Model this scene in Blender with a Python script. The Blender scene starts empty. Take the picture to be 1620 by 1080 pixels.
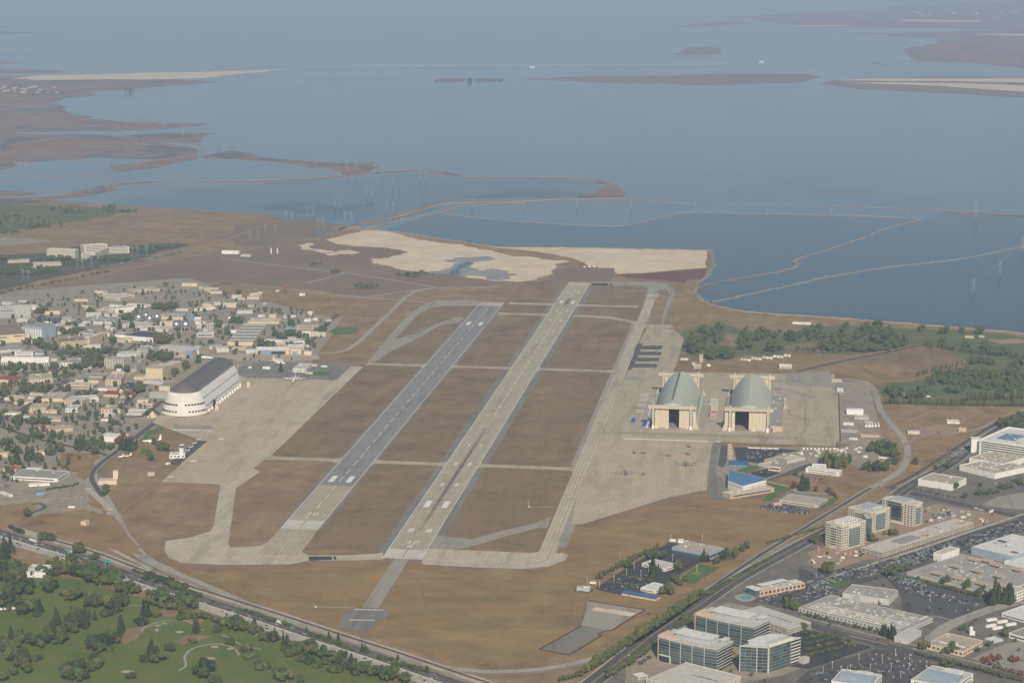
import bpy, bmesh, math, random
from math import sin, cos, pi, radians, sqrt, atan2, hypot
from mathutils import Vector, Matrix, noise as mnoise
from mathutils.geometry import tessellate_polygon
rnd = random.Random(7)
SC = bpy.context.scene
COL = SC.collection

# ------------------------------------------------------------------ camera
# solved from the two runways (61 m wide, 2.8 km long); x across, y along the runways, metres
CAM = Vector((569.39, -3142.97, 919.13))
YAW, PIT, ROLL, FPX = -.1271, .1802, .006, 3418.8
cyw, syw, cpt, spt = cos(YAW), sin(YAW), cos(PIT), sin(PIT)
FWD = Vector((syw*cpt, cyw*cpt, -spt)); RT0 = Vector((cyw, -syw, 0)); UP0 = RT0.cross(FWD)
RT = RT0*cos(ROLL) + UP0*sin(ROLL); UPV = -RT0*sin(ROLL) + UP0*cos(ROLL)
cd = bpy.data.cameras.new('camera'); cam = bpy.data.objects.new('camera', cd); COL.objects.link(cam)
cd.sensor_width = 36; cd.lens = 36*FPX/1620; cd.clip_start = 5; cd.clip_end = 200000
cam.matrix_world = Matrix(((RT.x, UPV.x, -FWD.x, CAM.x), (RT.y, UPV.y, -FWD.y, CAM.y), (RT.z, UPV.z, -FWD.z, CAM.z), (0, 0, 0, 1)))
SC.camera = cam

# ------------------------------------------------------------------ sky, sun, exposure
SUN_EL = radians(34); SUN_AZ = atan2(17.7, -66.6)          # clockwise from +y: behind the camera, a little to the right
w = bpy.data.worlds.new('World'); SC.world = w; w.use_nodes = True
nt = w.node_tree; bg = nt.nodes['Background']
sky = nt.nodes.new('ShaderNodeTexSky'); sky.sky_type = 'NISHITA'; sky.sun_disc = False
sky.sun_elevation = SUN_EL; sky.sun_rotation = SUN_AZ; sky.altitude = 100; sky.dust_density = 0.7; sky.air_density = 1.0
nt.links.new(sky.outputs[0], bg.inputs[0]); bg.inputs[1].default_value = 0.085
sl = bpy.data.lights.new('sun', 'SUN'); sl.energy = 4.9; sl.angle = radians(.53); sl.color = (1, .885, .70)
sun = bpy.data.objects.new('sun', sl); COL.objects.link(sun)
sdir = Vector((sin(SUN_AZ)*cos(SUN_EL), cos(SUN_AZ)*cos(SUN_EL), sin(SUN_EL)))
sun.rotation_euler = sdir.to_track_quat('Z', 'Y').to_euler(); sun.location = (0, 0, 3000)
SC.view_settings.view_transform = 'Standard'; SC.view_settings.look = 'None'
SC.view_settings.exposure = 0; SC.view_settings.gamma = 1; SC.view_settings.use_curve_mapping = False
SC.cycles.max_bounces = 5; SC.cycles.volume_bounces = 0; SC.cycles.use_denoising = True
HAZE_DENSITY = 5.0e-5; HAZE_COLOR = (.61, .755, 1.0)

# ------------------------------------------------------------------ pixel -> ground
def ray(px, py): return FWD*FPX + RT*(px-810) - UPV*(py-540)
def G(px, py, z=0.0):
    d = ray(px, py); t = (z-CAM.z)/d.z
    p = CAM + d*t; return Vector((p.x, p.y, z))
def PX(p):
    d = Vector(p)-CAM; q = d.dot(FWD); return 810+FPX*d.dot(RT)/q, 540-FPX*d.dot(UPV)/q
class Fr:                                   # a zoomed window of the photograph: x0, y0, scale
    def __init__(s, x0, y0, k): s.x0, s.y0, s.k = x0, y0, k
    def px(s, x, y): return s.x0+x/s.k, s.y0+y/s.k
    def __call__(s, x, y, z=0.0): return G(*s.px(x, y), z)
O = Fr(0, 0, 1)
ZA = Fr(0, 440, 5.4); ZB = Fr(230, 440, 4.909); ZC = Fr(0, 620, 4.5); ZD = Fr(0, 820, 4.1538); ZE = Fr(350, 820, 4.1538)
ZF = Fr(980, 540, 4.5); ZG = Fr(1120, 660, 5.2258); ZH = Fr(1280, 720, 4.7647); ZI = Fr(1280, 860, 4.7647); ZJ = Fr(840, 820, 4.1538)
ZK = Fr(1000, 900, 5.4); ZL = Fr(420, 680, 4.5); ZM = Fr(700, 420, 4); ZN = Fr(640, 680, 4.5); ZO = Fr(1400, 500, 7.2)
ZR = Fr(0, 0, 3); ZS = Fr(540, 0, 3); ZT = Fr(1080, 0, 3); ZU = Fr(0, 300, 4.05); ZV = Fr(350, 300, 4.05); ZW = Fr(700, 300, 3.5217); ZX = Fr(1080, 480, 3)
def hgt(b, dpx):                            # height whose top stands dpx photo pixels above ground point b
    d = (b-CAM).dot(FWD); return dpx*d/FPX/UPV.z

# ------------------------------------------------------------------ materials
MATS = {}
def nodes_of(name):
    m = bpy.data.materials.new(name); m.use_nodes = True
    n = m.node_tree; return m, n, n.nodes['Principled BSDF']
def pos_noise(n, scale, detail=4, rough=.55, stretch=(1, 1, 1), obj=False):
    if obj:
        src = n.nodes.new('ShaderNodeTexCoord').outputs['Object']
    else:
        src = n.nodes.new('ShaderNodeNewGeometry').outputs['Position']
    mp = n.nodes.new('ShaderNodeMapping'); mp.inputs['Scale'].default_value = stretch
    n.links.new(src, mp.inputs['Vector'])
    t = n.nodes.new('ShaderNodeTexNoise'); t.inputs['Scale'].default_value = scale
    t.inputs['Detail'].default_value = detail; t.inputs['Roughness'].default_value = rough
    n.links.new(mp.outputs[0], t.inputs['Vector']); return t.outputs[0], mp
def ramp(n, fac, stops):
    r = n.nodes.new('ShaderNodeValToRGB'); e = r.color_ramp.elements
    while len(e) < len(stops): e.new(.5)
    for k, (p, c) in enumerate(stops): e[k].position = p; e[k].color = (*c, 1)
    n.links.new(fac, r.inputs[0]); return r.outputs[0]
def mixc(n, fac, a, b, mode='MIX'):
    m = n.nodes.new('ShaderNodeMix'); m.data_type = 'RGBA'; m.blend_type = mode
    for sock, v in ((0, fac), (6, a), (7, b)):
        if hasattr(v, 'links'): n.links.new(v, m.inputs[sock])
        elif isinstance(v, (int, float)): m.inputs[sock].default_value = v
        else: m.inputs[sock].default_value = (*v, 1)
    return m.outputs[2]
def ground_mat(name, c1, c2, c3, big=180, mid=30, streak=None, rough=.95, fine=.5, veins=None):
    """three real ground colours mixed by patches of about `big` and `mid` metres"""
    if name in MATS: return MATS[name]
    m, n, b = nodes_of(name)
    f1, _ = pos_noise(n, 1/big, 6, .6); f2, _ = pos_noise(n, 1/mid, 5, .65)
    base = ramp(n, f1, [(.34, c1), (.5, tuple((p+q)/2 for p, q in zip(c1, c2))), (.66, c2)])
    k = ramp(n, f2, [(.42, (0, 0, 0)), (.72, (1, 1, 1))])
    mm = n.nodes.new('ShaderNodeMath'); mm.operation = 'MULTIPLY'; mm.inputs[1].default_value = .7
    n.links.new(k, mm.inputs[0])
    col = mixc(n, mm.outputs[0], base, c3)
    if streak:
        f3, mp = pos_noise(n, 1/streak[0], 3, .6, streak[1])
        s = ramp(n, f3, [(.3, (.86, .86, .86)), (.7, (1.14, 1.14, 1.14))]); col = mixc(n, .8, col, s, 'MULTIPLY')
        f5, _ = pos_noise(n, 1/75, 4, .7); gp = ramp(n, f5, [(.32, (1.16, 1.12, 1.05)), (.5, (1, 1, 1)), (.68, (.70, .76, .67))]); col = mixc(n, .9, col, gp, 'MULTIPLY')
    if veins:
        f6, _ = pos_noise(n, 1/veins[0], 5, .55); v = ramp(n, f6, [(.462, (0, 0, 0)), (.485, (1, 1, 1)), (.505, (1, 1, 1)), (.528, (0, 0, 0))]); col = mixc(n, v, col, veins[1])
    f4, _ = pos_noise(n, 1/2.5, 3, .7)
    s = ramp(n, f4, [(.25, (1-fine*.6,)*3), (.75, (1+fine*.6,)*3)]); col = mixc(n, .8, col, s, 'MULTIPLY')
    n.links.new(col, b.inputs['Base Color']); b.inputs['Roughness'].default_value = rough
    b.inputs['Specular IOR Level'].default_value = .15
    MATS[name] = m; return m
def paving_mat(name, c, var=.12, slab=None, rough=.85, stain=(.6, .6, .6)):
    if name in MATS: return MATS[name]
    m, n, b = nodes_of(name)
    f1, _ = pos_noise(n, 1/60, 6, .65); f2, _ = pos_noise(n, 1/9, 5, .7); f3, _ = pos_noise(n, 1/25, 4, .6, (1, .12, 1))
    col = ramp(n, f1, [(.3, tuple(x*(1-var) for x in c)), (.7, tuple(x*(1+var) for x in c))])
    col = mixc(n, .7, col, ramp(n, f2, [(.3, (1-var,)*3), (.7, (1+var,)*3)]), 'MULTIPLY')
    col = mixc(n, .8, col, ramp(n, f3, [(.28, stain), (.5, (1, 1, 1))]), 'MULTIPLY')
    if slab:
        g = n.nodes.new('ShaderNodeNewGeometry'); br = n.nodes.new('ShaderNodeTexBrick')
        mp = n.nodes.new('ShaderNodeMapping'); mp.inputs['Rotation'].default_value = (0, 0, 0)
        n.links.new(g.outputs['Position'], mp.inputs[0]); n.links.new(mp.outputs[0], br.inputs['Vector'])
        br.offset = 0; br.inputs['Scale'].default_value = 1; br.inputs['Brick Width'].default_value = slab; br.inputs['Row Height'].default_value = slab*1.6
        br.inputs['Mortar Size'].default_value = .35; br.inputs['Mortar Smooth'].default_value = .5
        br.inputs['Color1'].default_value = (1.07,)*3+(1,); br.inputs['Color2'].default_value = (.93,)*3+(1,); br.inputs['Mortar'].default_value = (.7, .69, .67, 1)
        col = mixc(n, .85, col, br.outputs[0], 'MULTIPLY')
    n.links.new(col, b.inputs['Base Color']); b.inputs['Roughness'].default_value = rough; b.inputs['Specular IOR Level'].default_value = .2
    MATS[name] = m; return m
def M(name, c=None, rough=.8, var=.10, scale=6, metal=0, spec=.3, obj_random=0):
    """weathered plain surface"""
    if name in MATS: return MATS[name]
    m, n, b = nodes_of(name)
    f1, _ = pos_noise(n, 1/scale, 5, .65); f2, _ = pos_noise(n, .35, 3, .6, (1, 1, .15))
    col = ramp(n, f1, [(.3, tuple(x*(1-var) for x in c)), (.7, tuple(x*(1+var) for x in c))])
    col = mixc(n, .5, col, ramp(n, f2, [(.3, (1-var,)*3), (.6, (1, 1, 1))]), 'MULTIPLY')
    if obj_random:
        oi = n.nodes.new('ShaderNodeObjectInfo')
        col = mixc(n, 1.0, col, ramp(n, oi.outputs['Random'], [(0, (1-obj_random,)*3), (1, (1+obj_random,)*3)]), 'MULTIPLY')
    n.links.new(col, b.inputs['Base Color']); b.inputs['Roughness'].default_value = rough
    b.inputs['Metallic'].default_value = metal; b.inputs['Specular IOR Level'].default_value = spec
    MATS[name] = m; return m
def leaf_mat(name, c1, c2):
    m, n, b = nodes_of(name)
    f, _ = pos_noise(n, .7, 4, .7); f2, _ = pos_noise(n, .12, 2, .5)
    oi = n.nodes.new('ShaderNodeObjectInfo')
    col = ramp(n, f, [(.3, c1), (.72, c2)])
    col = mixc(n, 1.0, col, ramp(n, oi.outputs['Random'], [(0, (.6, .7, .66)), (.35, (1, 1, 1)), (.7, (1.3, 1.35, 1.1)), (1, (1.7, 1.45, 1.1))]), 'MULTIPLY')
    n.links.new(col, b.inputs['Base Color']); b.inputs['Roughness'].default_value = .75; b.inputs['Specular IOR Level'].default_value = .15
    MATS[name] = m; return m
def water_mat(name, c1, c2, rough=.12, ior=1.25):
    m, n, b = nodes_of(name)
    f1, _ = pos_noise(n, 1/2600, 5, .6, (1, .45, 1)); f2, _ = pos_noise(n, 1/500, 4, .6, (1, .3, 1))
    col = ramp(n, f1, [(.35, c1), (.62, c2)])
    n.links.new(col, b.inputs['Base Color'])
    r = ramp(n, f2, [(.3, (rough,)*3), (.7, (rough*1.2,)*3)]); n.links.new(r, b.inputs['Roughness'])
    b.inputs['IOR'].default_value = ior
    bp = n.nodes.new('ShaderNodeBump'); f3, _ = pos_noise(n, 1/6, 4, .6); bp.inputs['Strength'].default_value = .25; bp.inputs['Distance'].default_value = .5
    n.links.new(f3, bp.inputs['Height']); n.links.new(bp.outputs[0], b.inputs['Normal'])
    MATS[name] = m; return m

ground_mat('dry_grass', (.235, .165, .085), (.30, .215, .112), (.175, .125, .07), 220, 45, (26, (1, .22, 1)))
ground_mat('mown_grass', (.18, .133, .08), (.225, .168, .098), (.24, .162, .082), 160, 60, (22, (1, .08, 1)))
ground_mat('golden_grass', (.255, .17, .068), (.30, .208, .088), (.20, .135, .06), 150, 50, (30, (.3, 1, 1)))
ground_mat('scrub', (.165, .125, .085), (.215, .16, .11), (.24, .175, .11), 260, 50)
ground_mat('marsh_ground', (.25, .14, .10), (.23, .175, .125), (.13, .105, .085), 420, 110, veins=(620, (.10, .115, .12)))
ground_mat('levee_earth', (.31, .25, .18), (.25, .195, .145), (.19, .145, .11), 120, 30)
ground_mat('salt_crust', (.60, .49, .33), (.70, .60, .44), (.47, .385, .27), 200, 60, fine=.3)
ground_mat('wet_salt', (.22, .24, .25), (.33, .32, .29), (.15, .18, .21), 70, 20, fine=.2)
ground_mat('red_pickleweed', (.13, .055, .05), (.17, .08, .06), (.11, .06, .05), 90, 25)
ground_mat('turf', (.085, .135, .02), (.125, .165, .032), (.18, .165, .05), 110, 40)
ground_mat('lawn', (.07, .14, .035), (.10, .16, .045), (.12, .13, .05), 40, 12)
ground_mat('far_turf', (.085, .125, .05), (.115, .14, .06), (.185, .15, .085), 140, 60)
ground_mat('wood_floor', (.06, .07, .04), (.10, .095, .06), (.13, .11, .075), 120, 30)
ground_mat('dirt', (.30, .22, .15), (.36, .27, .19), (.24, .17, .12), 50, 12)
ground_mat('sand', (.38, .32, .22), (.43, .36, .25), (.34, .28, .2), 20, 5, fine=.2)
ground_mat('urban_ground', (.28, .25, .195), (.37, .315, .235), (.18, .165, .135), 55, 14)
ground_mat('urban_dark', (.12, .115, .10), (.18, .165, .14), (.24, .205, .16), 60, 14)
paving_mat('concrete_old', (.41, .36, .26), .10, 7.6)
paving_mat('concrete_apron', (.45, .385, .268), .09, 7.6, stain=(.72, .72, .72))
paving_mat('concrete_light', (.47, .42, .315), .08, 7.6)
paving_mat('runway_concrete', (.40, .355, .265), .09, 7.6, stain=(.7, .7, .7))
paving_mat('runway_asphalt', (.235, .232, .22), .08)
paving_mat('shoulder_asphalt', (.205, .196, .17), .14)
paving_mat('old_asphalt', (.30, .285, .235), .10)
paving_mat('asphalt', (.092, .09, .086), .15)
paving_mat('new_asphalt', (.055, .056, .058), .15)
paving_mat('road_grey', (.34, .32, .275), .08)
paving_mat('road_dark', (.095, .093, .09), .10)
paving_mat('highway_concrete', (.40, .375, .32), .06)
M('paint_white', (.74, .73, .70), .6, .12, 4)
M('paint_worn', (.52, .50, .45), .7, .2, 3)
M('paint_yellow', (.5, .36, .08), .7, .15, 3)
water_mat('bay', (.04, .088, .105), (.044, .09, .107), .15, 1.19)
water_mat('shoal_water', (.02, .05, .068), (.03, .06, .075), .14, 1.07); water_mat('shoal_bay', (.035, .072, .085), (.04, .078, .09), .15, 1.17); water_mat('pond', (.014, .048, .064), (.022, .058, .074), .13, 1.12)
W_ = {'cream': (.60, .49, .34), 'white': (.72, .71, .67), 'tan': (.46, .37, .26), 'grey': (.33, .33, .33), 'lgrey': (.50, .49, .46), 'pink': (.52, .37, .27),
      'blue': (.19, .29, .39), 'conc': (.46, .43, .37), 'beige': (.58, .54, .44), 'bluegrey': (.30, .36, .42), 'steel': (.38, .42, .44),
      'rgrey': (.30, .29, .27), 'rwhite': (.66, .65, .62), 'rtan': (.42, .37, .29), 'rdark': (.07, .07, .08), 'rred': (.26, .075, .045), 'rblue': (.05, .135, .27),
      'rbrown': (.22, .17, .13), 'rpale': (.52, .50, .45), 'orange': (.33, .17, .09), 'green': (.23, .31, .27), 'palegreen': (.38, .44, .38), 'red': (.34, .06, .05),
      'trim': (.62, .60, .54), 'dark': (.03, .032, .036), 'teal': (.05, .28, .25), 'brickred': (.10, .06, .045)}
for k_, c_ in W_.items(): M(k_, c_, .75, .09 if k_[0] != 'r' else .16, 7)
M('roof_blue', (.085, .19, .34), .55, .08, 15); M('pool_water', (.10, .32, .36), .08, .05, 5, 0, .8); M('roof_gravel', (.33, .32, .30), .9, .12, 20)
M('glass_dark', (.04, .05, .055), .12, .2, 4, 0, .8, .6); M('glass_green', (.06, .09, .09), .12, .15, 5, 0, .8, .5); M('glass_blue', (.07, .115, .15), .12, .15, 5, 0, .8, .4)
M('spandrel_glass', (.17, .20, .205), .3, .1, 6); M('silver', (.55, .55, .54), .33, .05, 5, .85); M('trunk_bark', (.10, .075, .055), .9, .2, 2); M('pylon_steel', (.30, .32, .34), .5, .05, 5, .3)
M('rubber', (.02, .02, .02), .8, .2, 2); M('aircraft_white', (.76, .76, .76), .35, .04, 5); M('aircraft_grey', (.16, .18, .20), .5, .08, 5); M('tent_blue', (.03, .10, .45), .6, .1, 4)
for k_, c_ in dict(car_white=(.75, .75, .74), car_silver=(.45, .46, .47), car_grey=(.16, .165, .17), car_black=(.02, .02, .022), car_red=(.28, .025, .025), car_blue=(.03, .06, .2), car_tan=(.4, .34, .24)).items():
    M(k_, c_, .3, .03, 5, .1, .6)
leaf_mat('leaf_dark', (.028, .044, .017), (.07, .088, .036)); leaf_mat('leaf_mid', (.045, .068, .022), (.10, .12, .045)); leaf_mat('leaf_conifer', (.022, .036, .018), (.052, .07, .034))
leaf_mat('leaf_yellow', (.11, .125, .02), (.20, .18, .035)); leaf_mat('leaf_olive', (.06, .062, .028), (.115, .105, .05)); leaf_mat('leaf_red', (.085, .03, .022), (.14, .055, .03))

# ------------------------------------------------------------------ mesh helpers
class MB:
    def __init__(s): s.v = []; s.f = []; s.mi = []
    def face(s, pts, mi=0):
        k = len(s.v); s.v += [tuple(p) for p in pts]; s.f.append(tuple(range(k, k+len(pts)))); s.mi.append(mi)
    def add(s, vs, fs, mi=0):
        k = len(s.v); s.v += [tuple(p) for p in vs]; s.f += [tuple(i+k for i in f) for f in fs]; s.mi += [mi]*len(fs)
    def box(s, x0, x1, y0, y1, z0, z1, mi=0):
        s.add([(x0, y0, z0), (x1, y0, z0), (x1, y1, z0), (x0, y1, z0), (x0, y0, z1), (x1, y0, z1), (x1, y1, z1), (x0, y1, z1)],
              [(0, 3, 2, 1), (4, 5, 6, 7), (0, 1, 5, 4), (1, 2, 6, 5), (2, 3, 7, 6), (3, 0, 4, 7)], mi)
    def bar(s, a, b, r, mi=0, r2=None, n=4):
        a = Vector(a); b = Vector(b); d = b-a
        if d.length < 1e-6: return
        d.normalize(); u = d.cross(Vector((0, 0, 1)) if abs(d.z) < .9 else Vector((1, 0, 0))).normalized(); v = d.cross(u)
        r2 = r if r2 is None else r2
        vs = [a+(u*cos(2*pi*k/n)+v*sin(2*pi*k/n))*r for k in range(n)]+[b+(u*cos(2*pi*k/n)+v*sin(2*pi*k/n))*r2 for k in range(n)]
        s.add(vs, [(k, (k+1) % n, n+(k+1) % n, n+k) for k in range(n)]+[tuple(range(n-1, -1, -1)), tuple(range(n, 2*n))], mi)
    def loft(s, rings, mi=0, close=True, caps=True):
        n = len(rings[0]); k = len(s.v)
        for r in rings: s.v += [tuple(p) for p in r]
        for i in range(len(rings)-1):
            for j in range(n if close else n-1):
                a = k+i*n+j; b = k+i*n+(j+1) % n; s.f.append((a, b, b+n, a+n)); s.mi.append(mi)
        if caps and close:
            s.f.append(tuple(range(k+n-1, k-1, -1))); s.f.append(tuple(range(k+(len(rings)-1)*n, k+len(rings)*n))); s.mi += [mi, mi]
    def prism(s, poly, z0, z1, mi=0, mtop=None, top_dz=None):
        n = len(poly); A = sum(poly[i][0]*poly[(i+1) % n][1]-poly[(i+1) % n][0]*poly[i][1] for i in range(n))
        if A < 0: poly = poly[::-1]
        k = len(s.v)
        s.v += [(p[0], p[1], z0) for p in poly]+[(p[0], p[1], z1) for p in poly]
        for i in range(n): s.f.append((k+i, k+(i+1) % n, k+n+(i+1) % n, k+n+i)); s.mi.append(mi)
        for t in tessellate_polygon([[Vector((p[0], p[1], 0)) for p in poly]]):
            a, b, c = t; q = [Vector((poly[i][0], poly[i][1], 0)) for i in (a, b, c)]
            if (q[1]-q[0]).cross(q[2]-q[0]).z < 0: b, c = c, b
            s.f.append((k+n+a, k+n+b, k+n+c)); s.mi.append(mi if mtop is None else mtop)
    def mesh(s, name, mats, smooth=False):
        me = bpy.data.meshes.new(name); me.from_pydata(s.v, [], s.f); me.update()
        for m in (mats if isinstance(mats, (list, tuple)) else [mats]): me.materials.append(MATS[m] if isinstance(m, str) else m)
        me.polygons.foreach_set('material_index', s.mi)
        if smooth: me.polygons.foreach_set('use_smooth', [True]*len(s.f))
        return me
    def build(s, name, mats, parent=None, smooth=False): return link(name, s.mesh(name, mats, smooth), parent)
def link(name, me, parent=None, loc=None, rz=0, sc=None):
    o = bpy.data.objects.new(name, me); COL.objects.link(o)
    if parent: o.parent = parent
    if loc is not None: o.location = loc
    if rz: o.rotation_euler = (0, 0, rz)
    if sc is not None: o.scale = sc
    return o
def tag(o, label=None, cat=None, group=None, kind=None):
    if label: o['label'] = label
    if cat: o['category'] = cat
    if group: o['group'] = group
    if kind: o['kind'] = kind
    return o
def thing(name, label, cat, loc=(0, 0, 0), rz=0, group=None):
    o = bpy.data.objects.new(name, None); o.empty_display_size = 1; COL.objects.link(o); o.location = loc; o.rotation_euler = (0, 0, rz)
    return tag(o, label, cat, group)
CUBES = {}
def cube(mat):                              # shared unit box, origin at the bottom centre
    if mat not in CUBES:
        b = MB(); b.box(-.5, .5, -.5, .5, 0, 1); CUBES[mat] = b.mesh('box_'+mat, mat)
    return CUBES[mat]
def part(name, mat, parent, x, y, z, sx, sy, sz, rz=0): return link(name, cube(mat), parent, (x, y, z), rz, (sx, sy, sz))

# ------------------------------------------------------------------ ground sheets
def fract(pts, amp, depth=3, closed=True, seed=0):
    """break straight edges up into a natural outline (world metres)"""
    r = random.Random(seed); P = [Vector((p.x, p.y)) for p in pts]
    for d in range(depth):
        Q = []; n = len(P)
        for i in range(n if closed else n-1):
            a, b = P[i], P[(i+1) % n]; Q.append(a); e = b-a; m = (a+b)/2
            if e.length > 6:
                nn = Vector((-e.y, e.x)).normalized(); m = m+nn*r.gauss(0, 1)*min(amp/(1.7**d), e.length*.12)
            Q.append(m)
        if not closed: Q.append(P[-1])
        P = Q
    return P
LAYER = {}
def sheet(name, pts, mat, z, amp=0, depth=3, parent=None, kind='structure', thick=0):
    """one flat surface at height z; pts are ground points"""
    P = fract(pts, amp, depth, True, len(name)*7+int(abs(pts[0].x)) % 97) if amp else [Vector((p.x, p.y)) for p in pts]
    b = MB()
    if thick: b.prism([(p.x, p.y) for p in P], z-thick, z)
    else:
        V = [Vector((p.x, p.y, 0)) for p in P]; b.v = [(p.x, p.y, z) for p in P]
        for t in tessellate_polygon([V]):
            a, c, d = t
            if (V[c]-V[a]).cross(V[d]-V[a]).z < 0: c, d = d, c
            b.f.append((a, c, d)); b.mi.append(0)
    o = b.build(name, mat, parent)
    if kind and not parent: o['kind'] = kind
    return o
def S(name, fr, pts, mat, z, amp=0, depth=3, **k): return sheet(name, [fr(*p) for p in pts], mat, z, amp, depth, **k)
def smooth_path(pts, n=6):
    P = [Vector((p.x, p.y)) for p in pts]; Q = []
    for i in range(len(P)-1):
        p0 = P[max(i-1, 0)]; p1 = P[i]; p2 = P[i+1]; p3 = P[min(i+2, len(P)-1)]
        for k in range(n):
            t = k/n; Q.append(.5*((2*p1)+(p2-p0)*t+(2*p0-5*p1+4*p2-p3)*t*t+(3*p1-p0-3*p2+p3)*t*t*t))
    Q.append(P[-1]); return Q
def ribbon(name, pts, width, mat, z, amp=0, off=0, parent=None, kind='structure', height=0, taper=None, sm=5, wvar=0):
    """a road, path or bank: a strip of `width` metres along a smoothed ground path; height > 0 makes a raised bank"""
    Q = smooth_path(pts, sm) if sm else [Vector((p.x, p.y)) for p in pts]
    if amp: Q = fract(Q, amp, 2, False, int(width*13))
    L = []; b = MB(); n = len(Q); rr = random.Random(int(width*10)+len(pts))
    for i, p in enumerate(Q):
        d = (Q[min(i+1, n-1)]-Q[max(i-1, 0)]).normalized(); nn = Vector((-d.y, d.x)); wd = width/2*(1+wvar*rr.uniform(-1, 1)); c = p+nn*off
        if height: L.append([(c+nn*wd*1.0), (c+nn*wd*.4), (c-nn*wd*.4), (c-nn*wd)])
        else: L.append([(c+nn*wd), (c-nn*wd)])
    for i in range(n-1):
        a, c = L[i], L[i+1]
        if height:
            zs = (z-.3, z+height, z+height, z-.3)
            for k in range(3): b.face([(*a[k+1], zs[k+1]), (*c[k+1], zs[k+1]), (*c[k], zs[k]), (*a[k], zs[k])])
        else: b.face([(*a[1], z), (*c[1], z), (*c[0], z), (*a[0], z)])
    o = b.build(name, mat, parent)
    if kind and not parent: o['kind'] = kind
    return o
def R(name, fr, pts, width, mat, z, **k): return ribbon(name, [fr(*p) for p in pts], width, mat, z, **k)
def WR(name, x0, x1, y0, y1, mat, z, parent=None):   # rectangle in world metres
    b = MB(); b.face([(x0, y0, z), (x1, y0, z), (x1, y1, z), (x0, y1, z)]); o = b.build(name, mat, parent)
    if not parent: o['kind'] = 'structure'
    return o
# ================================================================== LAND AND WATER
gb = MB(); gb.face([(-60000, -12000, -1.2), (60000, -12000, -1.2), (60000, 110000, -1.2), (-60000, 110000, -1.2)]); tag(gb.build('ground', 'dry_grass'), kind='structure')
# the bay: everything north of the mainland shore, out to the horizon
shore = [O(-500, 322), O(0, 317), O(60, 317), O(150, 322), O(250, 328), O(330, 333), O(400, 338), O(455, 345), O(520, 352), O(548, 357), O(600, 363), O(680, 374), O(785, 389),
         O(1120, 394.5), O(1125, 400), O(1123, 428), O(1100, 452), O(1100, 466), O(1122, 480), O(1180, 492), O(1300, 500), O(1450, 511), O(1620, 526), O(1800, 545), O(2300, 600)]
north = [Vector((30000, 20000, 0)), Vector((50000, 60000, 0)), Vector((45000, 100000, 0)), Vector((-45000, 100000, 0)), Vector((-50000, 60000, 0)), Vector((-25000, 12000, 0))]
sheet('bay_water', shore+north, 'bay', -.9)
# diked ponds, darker and stiller than the bay
S('salt_pond', O, [(690, 338), (740, 344), (800, 350), (930, 358), (985, 358), (1030, 349), (1080, 338), (1250, 340), (1430, 345.5), (1456, 348), (1400, 362), (1340, 385), (1275, 405), (1258, 411), (1262, 420), (1230, 430), (1150, 443), (1100, 454), (1124, 428), (1126, 399), (1121, 394), (785, 388.5), (680, 373.5), (610, 362)], 'pond', -.78)
S('salt_pond', O, [(1458, 348), (1500, 335), (1620, 341), (1900, 352), (1900, 340), (1620, 389), (1500, 411), (1400, 422), (1300, 439), (1200, 461), (1126, 477), (1102, 462), (1104, 455), (1150, 444), (1230, 431), (1264, 420), (1260, 411), (1277, 405), (1342, 385), (1402, 362)], 'pond', -.78)
S('salt_pond', O, [(1126, 480), (1200, 464), (1300, 442), (1400, 425), (1500, 414), (1620, 392), (1900, 345), (2000, 560), (1620, 526), (1450, 511), (1300, 500), (1180, 492)], 'pond', -.78)
S('salt_pond', O, [(170, 322), (200, 314), (290, 300), (420, 290), (540, 283), (660, 275), (735, 285), (800, 286), (900, 285), (948, 290), (950, 302), (900, 310), (800, 314), (720, 316), (650, 330), (560, 352), (480, 347), (400, 337), (300, 330)], 'pond', -.78)
# marsh, spits and islands
def land(name, fr, pts, mat, z=-.45, amp=60, depth=3): return S(name, fr, pts, mat, z, amp, depth)
land('marsh', O, [(-400, 112), (0, 121), (330, 128), (335, 131), (280, 135), (215, 140), (145, 146), (110, 155), (92, 160), (95, 172), (110, 181), (140, 184), (200, 193), (260, 196), (322, 195), (316, 199), (270, 203), (225, 206), (180, 207), (100, 208), (0, 210), (-400, 216)], 'marsh_ground', -.5, 90)
land('marsh', O, [(-400, 213), (0, 211), (60, 213), (120, 212), (190, 216), (205, 214), (260, 211), (310, 210), (342, 212), (322, 224), (290, 226), (260, 224), (240, 226), (290, 233), (318, 238), (308, 246), (250, 252), (190, 250), (100, 252), (0, 257), (-400, 262)], 'marsh_ground', -.5, 60)
land('marsh', O, [(176, 263), (230, 255), (290, 250), (318, 247), (300, 253), (250, 266), (200, 271), (176, 270)], 'marsh_ground', -.5, 30)
land('marsh', O, [(-100, 255), (10, 255), (16, 266), (0, 270), (-100, 272)], 'marsh_ground', -.48, 20)
land('spit', O, [(320, 248), (340, 243), (356, 239), (380, 241), (420, 250), (470, 254), (530, 258), (600, 257), (590, 270), (560, 276), (540, 275), (520, 266), (440, 257), (380, 252), (330, 251)], 'marsh_ground', -.5, 30)
land('marsh', O, [(952, 287), (975, 293), (985, 303), (985, 313), (930, 315), (905, 312), (945, 305)], 'marsh_ground', -.5, 15)
land('spit', O, [(828, 125), (900, 122), (1050, 120), (1200, 117), (1290, 117), (1300, 122), (1275, 129), (1230, 132), (1150, 134), (1050, 132), (920, 129)], 'marsh_ground', -.4, 60)
land('marsh', O, [(1296, 133), (1310, 128), (1400, 123), (1900, 121), (1900, 172), (1620, 154), (1450, 146), (1340, 138)], 'marsh_ground', -.4, 60)
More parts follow.
